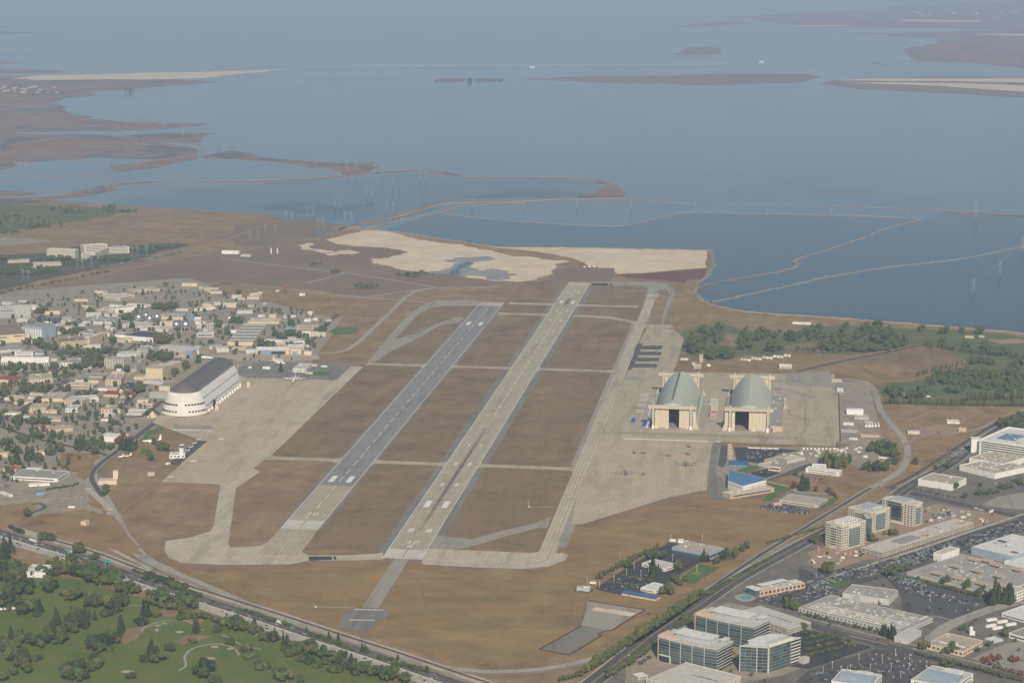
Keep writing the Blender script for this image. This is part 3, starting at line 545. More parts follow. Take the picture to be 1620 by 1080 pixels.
# aprons of the two wooden hangars
S('apron', O, [(944, 688), (953, 660), (985, 605), (993, 588), (1040, 588), (1320, 592), (1328, 640), (1330, 695), (1324, 706), (1140, 699), (1130, 697)], 'concrete_old', A0+.03)
S('apron', O, [(946, 686), (1130, 697), (1118, 775), (1060, 786), (920, 829), (904, 829), (912, 790)], 'concrete_apron', A0+.04)
S('apron', O, [(1023, 520), (1065, 520), (1082, 535), (1072, 570), (1065, 590), (992, 592), (1010, 545)], 'concrete_old', A0+.02)
S('taxiway', O, [(1020, 512), (1045, 514), (1062, 514), (1066, 518), (1040, 520), (1020, 519)], 'concrete_old', A0+.05)
for k in range(4):
    y = 515+k*38; S('asphalt_pad', ZM, [(1268-k*22, y-8), (1395-k*10, y-8), (1388-k*10, y+15), (1260-k*22, y+15)], 'asphalt', A0+.1, 2, 2)
S('asphalt_pad', ZM, [(1232, 492), (1268, 492), (1195, 660), (1172, 660)], 'asphalt', A0+.09, 2, 2)
S('asphalt_pad', ZF, [(30, 255), (90, 245), (145, 252), (145, 275), (90, 283), (35, 272)], 'old_asphalt', A0+.1)
S('paint_strip', ZF, [(30, 688), (630, 707), (630, 713), (30, 694)], 'paint_white', A0+.12); S('paint_strip', ZF, [(675, 707), (722, 712), (720, 718), (675, 713)], 'paint_white', A0+.12)
S('asphalt_ring', ZF, [(1080, 340), (1200, 352), (1300, 380), (1318, 450), (1310, 620), (1270, 680), (1100, 678), (900, 665), (0, 640), (0, 655), (900, 684), (1100, 696), (1290, 692), (1330, 630), (1336, 450), (1315, 370), (1210, 342), (1090, 330)], 'old_asphalt', A0+.08)
S('asphalt_pad', ZF, [(662, 728), (715, 728), (690, 890), (680, 1010), (620, 1005)], 'shoulder_asphalt', A0+.1); S('asphalt_pad', ZF, [(725, 735), (770, 740), (762, 860), (735, 900), (700, 880)], 'asphalt', A0+.1)
S('parking_lot', ZF, [(815, 750), (1150, 762), (1290, 775), (1130, 800), (1020, 870), (830, 845)], 'new_asphalt', A0+.1); S('asphalt_pad', ZF, [(1490, 210), (1560, 330), (1200, 310), (1180, 230)], 'old_asphalt', A0+.09)
S('lot_ground', ZX, [(740, 370), (860, 370), (900, 440), (930, 560), (980, 660), (900, 690), (740, 660), (735, 430)], 'urban_ground', A0-.05, 3)
S('lot_ground', ZG, [(100, 240), (600, 245), (1080, 250), (1400, 180), (1560, 250), (1500, 420), (900, 380), (830, 390), (600, 480), (480, 520), (300, 480), (110, 600), (0, 600), (20, 300)], 'urban_ground', A0-.06, 3)
R('drain_wall', ZX, [(724, 400), (740, 430), (748, 655), (732, 660), (730, 690)], 2.5, 'rdark', A0+.1, sm=0)
R('drain_channel', ZX, [(540, 322), (680, 290), (830, 258), (1000, 225), (1140, 195)], 9, 'rdark', A0-.1); R('drain_bank', ZX, [(540, 316), (680, 284), (830, 252), (1000, 219), (1140, 189)], 6, 'levee_earth', A0)

for fr_, q, wd in ((ZC, [(1150, 640), (1050, 710), (940, 790), (860, 860), (900, 960), (960, 1080)], 3), (ZC, [(1020, 590), (1010, 660), (995, 720)], 2.5), (ZC, [(690, 580), (800, 560), (860, 590)], 2.5), (ZJ, [(240, 735), (265, 600), (290, 490)], 3), (ZJ, [(330, 690), (350, 590), (370, 500)], 3), (ZE, [(0, 330), (300, 350), (700, 350), (1050, 330)], 3), (ZE, [(1150, 300), (1300, 420), (1350, 600)], 3), (O, [(920, 840), (1000, 828), (1100, 806), (1200, 812)], 2.5), (O, [(700, 960), (800, 990), (900, 985), (960, 950)], 2.5), (O, [(640, 760), (680, 790), (690, 745)], 2), (O, [(800, 800), (830, 770), (850, 800)], 2)):
    R('vehicle_track', fr_, q, wd*.8, 'dirt' if fr_ is ZC else 'scrub', A0-.04)
# ================================================================== ROADS AND HIGHWAY
per = [(1300, 598), (1365, 603), (1383, 618), (1392, 645), (1408, 668), (1428, 692), (1436, 716), (1424, 744), (1378, 771), (1330, 800), (1200, 879), (1100, 947), (1030, 996), (960, 1033), (880, 1054), (800, 1061), (730, 1058), (650, 1042), (560, 1013), (440, 974), (330, 927), (270, 902), (228, 882), (200, 850), (180, 815), (163, 785), (147, 762), (146, 748), (160, 732), (185, 713), (215, 690), (243, 668), (252, 655), (243, 648)]
R('perimeter_road', O, per, 13, 'road_grey', A0-.1); R('perimeter_road', O, per[7:22], 6, 'levee_earth', A0-.14, off=11)
R('perimeter_road', O, per[8:13], 7, 'road_dark', A0-.05); R('perimeter_road', O, per[21:28], 20, 'road_grey', A0-.09); R('perimeter_road', O, per[25:33], 9, 'road_dark', A0-.05)
hw = [(-120, 806), (0, 842), (60, 860), (130, 881), (230, 919), (330, 951), (430, 983), (520, 1013), (610, 1042), (700, 1073), (780, 1100), (860, 1130)]
HW = [O(*p) for p in hw]
hd = ribbon('highway', HW, 22, 'road_dark', A0-.1, off=-1); hl = ribbon('highway', HW, 20, 'highway_concrete', A0-.12, off=-22)
ribbon('highway_shoulder', HW, 9, 'levee_earth', A0-.13, off=15); ribbon('frontage_road', HW, 9, 'highway_concrete', A0-.12, off=24); ribbon('frontage_verge', HW, 12, 'highway_concrete', A0-.16, off=33)
ribbon('median_barrier', HW, 1.0, 'conc', A0-.1, off=-12, height=1.2)
for of in (-4.5, -.8, 3): 
    ribbon('lane_line', HW, .35, 'paint_worn', A0-.05, off=of, parent=hd)
for of in (-19, -23, -27): ribbon('lane_line', HW, .35, 'paint_worn', A0-.05, off=of, parent=hl)
sw = ribbon('sound_wall', HW[2:], .9, 'brickred', A0-.1, off=28.5, height=2.2, kind=None); tag(sw, 'low brown boundary wall running along the highway edge', 'wall')
# interchange and campus streets, left
R('ramp', O, [(75, 815), (110, 830), (150, 853), (200, 880), (240, 900)], 8, 'highway_concrete', A0-.11); R('ramp', O, [(-20, 812), (12, 822), (20, 814), (40, 800), (62, 796), (70, 803), (35, 815)], 8, 'road_dark', A0-.08)
R('street', O, [(0, 796), (40, 791), (90, 788), (145, 785), (160, 785)], 10, 'road_grey', A0-.06)
S('urban_ground', O, [(-60, 470), (120, 452), (300, 440), (370, 470), (470, 490), (540, 503), (500, 560), (480, 592), (385, 590), (372, 560), (330, 600), (250, 660), (240, 690), (150, 735), (140, 770), (130, 800), (60, 812), (30, 800), (-60, 805)], 'urban_ground', A0-.15, 8)
S('asphalt_lot', ZC, [(220, 880), (300, 780), (620, 760), (720, 830), (760, 900), (640, 880), (400, 900), (280, 900)], 'urban_ground', A0-.1, 4)
R('street', ZC, [(0, 205), (90, 150), (200, 100), (270, 40), (400, -60), (520, -130)], 12, 'road_dark', A0-.05); R('street', ZC, [(0, 240), (120, 285), (300, 340), (400, 362), (700, 430), (760, 450)], 10, 'road_dark', A0-.05)
R('street', ZC, [(860, 175), (1000, 172), (1080, 120), (1160, 60)], 10, 'road_dark', A0-.05); R('street', ZC, [(1080, 120), (1140, 185), (1050, 260), (960, 330)], 11, 'road_dark', A0-.04)
R('street', ZB, [(990, 480), (1200, 560), (1350, 420), (1490, 280)], 11, 'road_dark', A0-.05); R('street', ZA, [(650, 870), (400, 1000), (250, 1080)], 12, 'road_dark', A0-.05); R('street', ZA, [(280, 330), (480, 360), (640, 380), (820, 320), (960, 250)], 12, 'road_dark', A0-.05)
R('street', ZA, [(700, 640), (940, 640), (1100, 600), (1160, 560)], 11, 'road_dark', A0-.05); R('street', ZB, [(560, 560), (700, 530), (830, 500), (900, 470)], 11, 'road_dark', A0-.05); R('street', ZA, [(1060, 1080), (1180, 960), (1260, 900), (1400, 860)], 14, 'road_dark', A0-.05)
for q in ([(450, 890), (560, 850), (600, 880), (480, 930)], [(640, 960), (800, 950), (830, 1000), (640, 1010)], [(740, 590), (1020, 600), (980, 640), (740, 640)], [(1040, 900), (1240, 880), (1240, 960), (1080, 950)], [(290, 330), (560, 345), (640, 380), (470, 420), (320, 400)], [(720, 640), (520, 660), (440, 640), (560, 600)]):
    S('parking_lot', ZA, q, 'asphalt', A0-.06, 3)
S('sand_lot', ZA, [(1235, 200), (1320, 175), (1430, 178), (1540, 205), (1480, 225), (1350, 235)], 'dirt', A0-.06, 3); S('lawn_patch', ZA, [(180, 800), (420, 790), (640, 800), (640, 830), (450, 850), (200, 835)], 'lawn', A0-.06, 4)
S('lawn_patch', ZC, [(1000, 340), (1060, 270), (1160, 245), (1150, 275), (1060, 320), (1010, 350)], 'lawn', A0-.06, 2); S('lawn_patch', ZC, [(1000, 400), (1060, 400), (1090, 440), (1010, 445)], 'lawn', A0-.06, 2)
S('dirt_patch', ZC, [(985, 235), (1080, 190), (1110, 195), (1030, 250)], 'dirt', A0-.06, 2); S('asphalt_lot', ZC, [(360, 440), (520, 360), (700, 430), (560, 445), (420, 450)], 'old_asphalt', A0-.09, 3)
S('paint_strip', ZC, [(1230, 266), (1510, 272), (1510, 277), (1230, 272)], 'paint_white', A0+.1); S('asphalt_pad', ZC, [(1240, 230), (1480, 236), (1540, 262), (1230, 262)], 'old_asphalt', A0+.05)
# right: boulevard, streets and car parks of the business park
S('urban_ground', O, [(1000, 1150), (930, 1082), (1010, 1022), (1105, 962), (1165, 920), (1240, 880), (1310, 840), (1440, 770), (1520, 720), (1560, 680), (1640, 640), (1900, 600), (2000, 1150)], 'urban_dark', A0-.2, 3)
bl = [(900, 1100), (935, 1080), (1040, 998), (1105, 957), (1165, 916), (1230, 880), (1310, 838), (1400, 795), (1440, 768), (1500, 735), (1540, 706), (1620, 655), (1700, 610)]
R('boulevard', O, bl, 24, 'road_dark', A0-.1); R('boulevard_median', O, bl, 2.5, 'levee_earth', A0-.05); R('boulevard_kerb', O, bl, 3, 'highway_concrete', A0-.07, off=13.5)
R('boulevard_kerb', O, bl, 2, 'highway_concrete', A0-.07, off=-13.5)
R('canal', O, [(1420, 772), (1470, 745), (1535, 702), (1600, 662)], 6, 'rdark', A0-.04, off=14)
R('street', ZH, [(600, 235), (720, 270), (900, 310), (1200, 380), (1620, 470), (1900, 530)], 20, 'road_dark', A0-.09); R('street', ZH, [(120, 930), (560, 790), (900, 680), (1250, 560), (1620, 440)], 7, 'highway_concrete', A0-.07)
R('street', ZI, [(-300, 520), (0, 605), (300, 690), (600, 770), (900, 850), (1200, 930), (1620, 1020)], 20, 'road_dark', A0-.09); R('street_median', ZI, [(300, 688), (590, 757)], 4, 'dirt', A0-.03); R('street_kerb', ZI, [(-100, 560), (100, 610), (400, 690), (700, 760), (1000, 850), (1300, 930), (1620, 1000)], 3, 'highway_concrete', A0-.05, off=12)
R('street', ZI, [(830, 800), (960, 680), (1100, 590), (1400, 480), (1620, 430)], 20, 'road_grey', A0-.08); R('street_kerb', ZI, [(690, 620), (900, 550), (1100, 580), (1250, 530), (1450, 460)], 2.5, 'highway_concrete', A0-.04, off=6)
for q in ([(-80, 840), (130, 920), (250, 860), (560, 790), (860, 700), (1240, 570), (1620, 470), (1760, 520), (950, 790), (740, 870), (560, 920), (280, 990), (80, 1060), (-80, 1000)],):
    S('parking_lot', ZH, q, 'asphalt', A0-.12)
S('parking_lot', ZI, [(560, 230), (660, 225), (1000, 300), (1250, 370), (1370, 470), (1120, 578), (700, 500), (690, 380)], 'asphalt', A0-.12); S('parking_lot', ZI, [(-100, 640), (20, 650), (280, 720), (470, 775), (0, 940), (-300, 900)], 'new_asphalt', A0-.12)
S('parking_lot', ZI, [(0, 950), (500, 790), (700, 800), (1060, 960), (900, 1048), (300, 1120), (-200, 1120)], 'asphalt', A0-.12); S('parking_lot', ZI, [(1220, 860), (1480, 750), (1700, 720), (1700, 960), (1400, 930)], 'old_asphalt', A0-.12)
S('construction_ground', ZH, [(0, 720), (120, 690), (400, 640), (440, 560), (620, 500), (900, 380), (1000, 370), (1430, 440), (1540, 465), (1250, 545), (560, 775), (400, 790), (150, 880), (0, 820)], 'dirt', A0-.1, 3)
S('construction_ground', ZH, [(880, 400), (1100, 390), (1280, 430), (1240, 480), (1000, 490), (900, 480)], 'urban_ground', A0-.06, 3)
S('lawn_patch', ZI, [(90, 270), (180, 240), (330, 285), (230, 330)], 'lawn', A0-.05, 1); S('parking_lot', ZH, [(1300, 370), (1420, 310), (1620, 280), (1800, 300), (1700, 410), (1480, 400)], 'old_asphalt', A0-.11)
S('lawn_strip', ZI, [(640, 235), (830, 262), (1000, 300), (1150, 350), (1130, 365), (960, 315), (800, 280), (650, 248)], 'lawn', A0-.05, 1)
S('campus_ground', ZK, [(-30, 800), (240, 600), (540, 400), (820, 280), (1080, 330), (1490, 460), (1620, 620), (1620, 760), (1300, 900), (980, 960), (820, 1000), (-60, 1000)], 'urban_ground', A0-.13, 2)
S('parking_lot', ZK, [(1040, 270), (1200, 190), (1420, 130), (1620, 60), (1800, 140), (1620, 260), (1440, 300), (1280, 330)], 'asphalt', A0-.1)
S('parking_lot', ZJ, [(430, 450), (830, 200), (900, 155), (1080, 180), (1300, 190), (1280, 215), (1260, 270), (1100, 290), (960, 380), (850, 470), (600, 500), (440, 470)], 'new_asphalt', A0-.1, 1)
S('lawn_patch', ZJ, [(990, 380), (1110, 300), (1250, 318), (1060, 430), (1000, 410)], 'lawn', A0-.04, 1); S('flower_bed', ZJ, [(1050, 360), (1080, 348), (1130, 355), (1090, 372)], 'leaf_yellow', A0)
S('asphalt_pad', ZJ, [(330, 705), (500, 732), (465, 768), (250, 897), (55, 860)], 'shoulder_asphalt', A0-.02); S('gravel_pad', ZJ, [(372, 540), (750, 600), (520, 733), (330, 700), (365, 600)], 'old_asphalt', A0-.03); S('gravel_pad', ZJ, [(395, 600), (430, 580), (690, 620), (650, 640)], 'salt_crust', A0+.02, 1)
def fence_line(fr, pts, label, h=1.6, mat='brickred', w_=1.2):
    o = R('boundary_fence', fr, pts, w_, mat, A0, height=h, sm=0, kind=None); tag(o, label, 'fence'); return o
fence_line(ZJ, [(55, 860), (250, 897), (465, 768), (440, 762), (500, 735), (525, 738), (750, 600), (375, 540)], 'dark red fence around the asphalt and gravel test pads')
fence_line(ZJ, [(55, 860), (330, 705)], 'dark red fence along the upper edge of the asphalt pad')
fence_line(ZJ, [(285, 475), (375, 488), (430, 455)], 'short dark red fence below the grey plant equipment')
S('lawn_patch', ZG, [(440, 690), (530, 615), (600, 625), (510, 690)], 'lawn', A0-.02, 1); S('lawn_patch', ZG, [(490, 540), (640, 560), (700, 580), (620, 620), (540, 600)], 'lawn', A0-.02, 1); S('lawn_patch', ZG, [(230, 440), (340, 390), (450, 410), (330, 460)], 'lawn', A0-.02, 1)
S('lawn_patch', ZG, [(920, 745), (990, 680), (1090, 650), (1060, 690), (960, 745)], 'lawn', A0-.02, 1); S('parking_lot', ZG, [(420, 740), (560, 700), (850, 770), (830, 800), (600, 780)], 'asphalt', A0-.02); S('parking_lot', ZG, [(320, 460), (470, 425), (600, 460), (480, 500)], 'new_asphalt', A0-.01)
S('parking_lot', ZG, [(600, 470), (830, 380), (920, 380), (700, 470), (480, 520)], 'road_dark', A0-.01); S('parking_lot', ZG, [(1230, 320), (1420, 310), (1510, 340), (1400, 410), (1280, 390)], 'urban_ground', A0)
R('path', ZG, [(490, 530), (700, 580), (760, 620), (1150, 640)], 6, 'highway_concrete', A0+.02)
S('asphalt_pad', ZG, [(0, 480), (110, 490), (160, 620), (180, 690), (0, 670)], 'shoulder_asphalt', A0+.08)
# golf course, lower left
S('golf_turf', O, [(-100, 860), (0, 890), (60, 905), (130, 918), (230, 945), (330, 980), (430, 1010), (520, 1040), (620, 1085), (680, 1110), (680, 1400), (-300, 1400)], 'turf', A0-.2, 4)
R('golf_path', ZD, [(1170, 998), (1220, 965), (1215, 905), (1260, 855), (1350, 830), (1420, 822), (1500, 832), (1550, 860), (1570, 895)], 3.2, 'road_grey', A0-.05); R('golf_path', ZD, [(650, 510), (690, 548), (780, 562), (940, 572)], 3, 'road_grey', A0-.05)
R('golf_path', ZE, [(0, 760), (60, 785), (140, 830), (260, 855)], 3, 'road_grey', A0-.05); R('golf_path', ZD, [(930, 740), (960, 705), (1080, 670), (1220, 670), (1340, 735)], 3, 'road_grey', A0-.05)
for fr, x, y, a, bb in ((ZD, 510, 970, 45, 11), (ZD, 838, 1003, 45, 10), (ZD, 1180, 742, 30, 8), (ZD, 1410, 840, 26, 9), (ZD, 1382, 917, 34, 9), (ZD, 1035, 700, 22, 6), (ZD, 1030, 730, 14, 9), (ZD, 1080, 686, 20, 5), (ZD, 1510, 853, 20, 8)):
    S('sand_bunker', fr, [(x+a*cos(t*pi/6)*(1+.15*sin(3*t)), y+bb*sin(t*pi/6)) for t in range(12)], 'sand', A0-.1)
for fr, x, y, a, bb in ((ZD, 1450, 885, 70, 22), (ZD, 1120, 715, 70, 15), (ZD, 440, 430, 120, 20)):
    S('putting_green', fr, [(x+a*cos(t*pi/8), y+bb*sin(t*pi/8)) for t in range(16)], 'lawn', A0-.12)
S('rough_patch', ZD, [(1060, 600), (1200, 590), (1250, 640), (1340, 670), (1300, 720), (1180, 650), (1080, 640)], 'dry_grass', A0-.12, 3); S('rough_patch', ZD, [(820, 720), (1000, 690), (940, 750), (830, 830), (800, 800)], 'dry_grass', A0-.12, 5); S('rough_patch', ZD, [(1150, 800), (1250, 760), (1400, 770), (1300, 800), (1200, 830)], 'dry_grass', A0-.14, 5)
for o_ in list(COL.objects):               # bring the airfield paving level to z = 0
    if o_.type == 'MESH' and not o_.parent: o_.location.z += .75
# ================================================================== BUILDINGS
def frame3(A, B, C):
    """rectangle from left, near and right base corners: origin at A, x along A->B, depth away from the camera"""
    e = (B-A); e.z = 0; L = e.length; ux = e.normalized(); uy = Vector((-ux.y, ux.x, 0)); d = abs((C-B).dot(uy)); return A, ux, L, d
def building(fr, A, B, C=None, hp=20, dp=None, wall='cream', roof='rgrey', label='', name='building', cat='building', floors=None, strip=True, cols=None,
             units=0, kind='flat', glass='glass_dark', parapet=.7, door=True, group=None, h=None, win=None):
    """A, B: base of the long near wall (left, right) in zoomed pixels; C: right base corner, or dp: visible depth of the roof"""
    rr = random.Random(int(abs(A[0])*3+abs(A[1])*7))
    a, b = fr(*A), fr(*B)
    h = h or hgt((a+b)/2, hp/fr.k)
    if C is not None: a, ux, L, d = frame3(a, b, fr(*C))
    else:
        ux = (b-a).normalized(); L = (b-a).length; uy = Vector((-ux.y, ux.x, 0))
        q = fr(A[0], A[1]-hp, h); q2 = fr(A[0], A[1]-hp-dp, h); d = max(5, abs((q2-q).dot(uy)))
    if C is None and (fr is ZF or (fr in (ZX, ZG) and L < 45)): ux = Vector((1, 0, 0))    # these stand square to the runways
    t = thing(name, label, cat, (a.x, a.y, 0), atan2(ux.y, ux.x), group)
    z0 = -.6
    if kind == 'flat':
        w_ = MB(); w_.box(0, L, 0, d, z0, h-parapet)
        for (x0, x1, y0, y1) in ((0, L, 0, .5), (0, L, d-.5, d), (0, .5, .5, d-.5), (L-.5, L, .5, d-.5)): w_.box(x0, x1, y0, y1, h-parapet, h)
        w_.build('wall', wall, t)
        part('roof', roof, t, L/2, d/2, h-parapet, L-1, d-1, .25)
    elif kind in ('gable', 'gable_x'):
        w_ = MB(); eh = h*.72; w_.box(0, L, 0, d, z0, eh)
        if kind == 'gable_x': w_.prism([(0, 0), (L, 0), (L, d), (0, d)], eh-.01, eh); w_.face([(0, d, eh), (0, 0, eh), (0, d/2, h)]); w_.face([(L, 0, eh), (L, d, eh), (L, d/2, h)])
        else: w_.face([(0, 0, eh), (L, 0, eh), (L/2, 0, h)]); w_.face([(L, d, eh), (0, d, eh), (L/2, d, h)])
        w_.build('wall', wall, t); r_ = MB(); o = .6
        if kind == 'gable_x': P = [[(-o, -o, eh-.2), (L+o, -o, eh-.2), (L+o, d/2, h), (-o, d/2, h)], [(L+o, d+o, eh-.2), (-o, d+o, eh-.2), (-o, d/2, h), (L+o, d/2, h)]]
        else: P = [[(-o, d+o, eh-.2), (-o, -o, eh-.2), (L/2, -o, h), (L/2, d+o, h)], [(L+o, -o, eh-.2), (L+o, d+o, eh-.2), (L/2, d+o, h), (L/2, -o, h)]]
        for f in P: r_.face([(x, y, z+.35) for x, y, z in f]); r_.face([(x, y, z) for x, y, z in f][::-1])
        r_.build('roof', roof, t)
    elif kind in ('barrel', 'barrel_x'):
        n = 10; w_ = MB(); r_ = MB(); eh = h*.45
        w_.box(0, L, 0, d, z0, eh)
        if kind == 'barrel':
            arc = [(L/2-L/2*cos(pi*k/n), eh+(h-eh)*sin(pi*k/n)) for k in range(n+1)]
            for i in range(n): r_.face([(arc[i][0], d+.3, arc[i][1]), (arc[i][0], -.3, arc[i][1]), (arc[i+1][0], -.3, arc[i+1][1]), (arc[i+1][0], d+.3, arc[i+1][1])])
            w_.face([(x, 0, z) for x, z in arc]); w_.face([(x, d, z) for x, z in arc][::-1])
        else:
            arc = [(d/2-d/2*cos(pi*k/n), eh+(h-eh)*sin(pi*k/n)) for k in range(n+1)]
            for i in range(n): r_.face([(-.3, arc[i][0], arc[i][1]), (L+.3, arc[i][0], arc[i][1]), (L+.3, arc[i+1][0], arc[i+1][1]), (-.3, arc[i+1][0], arc[i+1][1])])
            w_.face([(0, y, z) for y, z in arc][::-1]); w_.face([(L, y, z) for y, z in arc])
        w_.build('wall', wall, t); r_.build('roof', roof, t, True)
    # windows
    hh = h if kind == 'flat' else h*.5
    nf = floors if floors is not None else max(1, int(hh/4.2))
    if win != 'none' and nf:
        fh = (hh-parapet)/nf
        for f in range(nf):
            zz = f*fh+fh*.36; wh = fh*.42
            if strip:
                part('window_band', glass, t, L/2, -.06, zz, L*.84, .16, wh*.75); part('window_band', glass, t, L+.06, d/2, zz, .16, d*.8, wh*.75)
            else:
                nc = cols or max(2, int(L/6)); 
                for c in range(nc): part('window', glass, t, (c+.5)*L/nc, -.06, zz, L/nc*.5, .16, wh)
                ns = max(2, int(nc*d/L)) 
                for c in range(min(ns, 24)): part('window', glass, t, L+.06, (c+.5)*d/min(ns, 24), zz, .16, d/min(ns, 24)*.5, wh)
    if door: part('door', 'grey', t, L*rr.uniform(.2, .8), -.12, -.3, 2.6, .25, 2.9)
    for k in range(units):
        s = rr.uniform(1.8, 4.2); part('rooftop_unit', rr.choice(['lgrey', 'trim', 'grey']), t, L*rr.uniform(.08, .92), d*rr.uniform(.12, .9), h-parapet+.2, s, s*rr.uniform(.6, 1.4), rr.uniform(1, 2.4))
    t['_dims'] = (L, d, h); return t, L, d, h
B_ = building

# ---------- great airship hangar (rounded shell with clam-shell doors)
def airship_hangar():
    x0, y0, y1 = -617, 934, 1292
    t = thing('airship_hangar', 'huge white airship hangar with rounded ends and dark grey curved roof', 'hangar', (x0, y0, 0))
    prof = [(46, 0), (44.4, 6), (42.3, 13), (39.6, 21), (36.7, 29), (33.4, 37), (30, 43.5), (25.5, 48.5), (20, 53), (13.5, 56.8), (7, 59.2), (0, 60)]
    Lh = y1-y0; B = 43; split = 6
    N = 20
    def dome(sign):                     # half revolved shell, rings by height
        rows = []
        for (w_, z) in prof:
            rows.append([(w_*cos(pi*k/N), (B if sign < 0 else Lh-B)+sign*w_*B/46*sin(pi*k/N), z) for k in range(N+1)])
        return rows
    wl = MB(); rf = MB()
    for sg in (-1, 1):
        rows = dome(sg); doors = MB(); cap = MB()
        for i in range(len(rows)-1):
            tgt = doors if i < split else cap
            for k in range(N):
                f = [rows[i][k], rows[i][k+1], rows[i+1][k+1], rows[i+1][k]]
                tgt.face(f if sg > 0 else f[::-1])
        dr = doors.build('clamshell_door', 'hangar_white', t)
        cp = cap.build('roof_end', 'hangar_roof', t, True)
        if sg < 0:
            rb = MB()
            for k in range(2, 3*N-1):
                a = pi*k/(3*N); 
                for i in range(split):
                    p, q = prof[i], prof[i+1]
                    P = Vector((p[0]*cos(a), B-p[0]*B/46*sin(a), p[1])); Q = Vector((q[0]*cos(a), B-q[0]*B/46*sin(a), q[1])); n = Vector((cos(a), -sin(a), .2)).normalized()*.35
                    rb.bar(P+n*.4, Q+n*.4, .55)
            rb.build('ribs', 'hangar_seam', dr)
            wm = MB(); wm.box(-1.9, 1.9, -.9, .9, 0, 2.4); wme = wm.mesh('door_window', 'glass_dark')
            for zz, w_ in ((7.5, 44.6), (21, 41)):
                for k in range(18):
                    a = pi*(k+1.2)/20.4
                    if k in (8, 9) or (zz < 10 and k == 7): continue
                    link('window', wme, t, (w_*cos(a)*1.012, B-w_*B/46*sin(a)*1.02, zz), atan2(-46*sin(a)/1, 46*cos(a))+pi/2)
    for sx in (-1, 1):
        for i in range(len(prof)-1):
            (w0, z0), (w1, z1) = prof[i], prof[i+1]; f = [(sx*w0, B, z0), (sx*w0, Lh-B, z0), (sx*w1, Lh-B, z1), (sx*w1, B, z1)]
            (wl if i < split else rf).face(f if sx > 0 else f[::-1])
    wl.build('wall', 'hangar_white', t); rf.build('roof', 'hangar_roof', t, True)
    # side windows in rows, small lean-to blocks at the foot
    sm = MB(); sm.box(-.45, .45, -2.6, 2.6, 0, 2.8); me = sm.mesh('side_window', 'glass_dark')
    def xat(z):
        for (w0, z0), (w1, z1) in zip(prof, prof[1:]):
            if z0 <= z <= z1: return w0+(w1-w0)*(z-z0)/(z1-z0)
    for zz, n in ((27, 20), (11, 22), (4, 22)):
        for k in range(n): link('window', me, t, (xat(zz+1.2)+.1, B+8+k*(Lh-2*B-16)/(n-1), zz))
    for k in range(13): part('buttress', 'hangar_white', t, 46.5, B+12+k*(Lh-2*B-24)/12, -.5, 4, 3.5, 7)
    part('side_door', 'dark', t, 46, 96, -.3, 3.5, 9, 16); part('ridge_walk', 'hangar_roof', t, 0, Lh/2, 59.6, 3, Lh-2*B-8, 1.3)
    sk = MB(); sk.box(-.3, .3, -1.6, 1.6, 0, 1.3); ske = sk.mesh('roof_light', 'rpale')
    for k in range(22): link('roof_light', ske, t, (29.6, B+4+k*(Lh-2*B-8)/21, 45.4))
    for (xx, yy) in ((60, 66), (66, 300)):
        s = thing('door_motor_house', 'small cream door motor house beside the airship hangar '+('front' if yy < 100 else 'rear'), 'shed', (x0+xx, y0+yy, 0)); part('wall', 'cream', s, 0, 0, -.4, 7, 7, 13); part('roof', 'rtan', s, 0, 0, 12.6, 7.6, 7.6, .6); part('door', 'grey', s, 0, -3.6, -.3, 3, .3, 4)
M('hangar_white', (.74, .72, .67), .55, .06, 10); M('hangar_seam', (.56, .55, .52), .6, .08, 8); M('hangar_roof', (.125, .117, .108), .6, .14, 14)
airship_hangar()

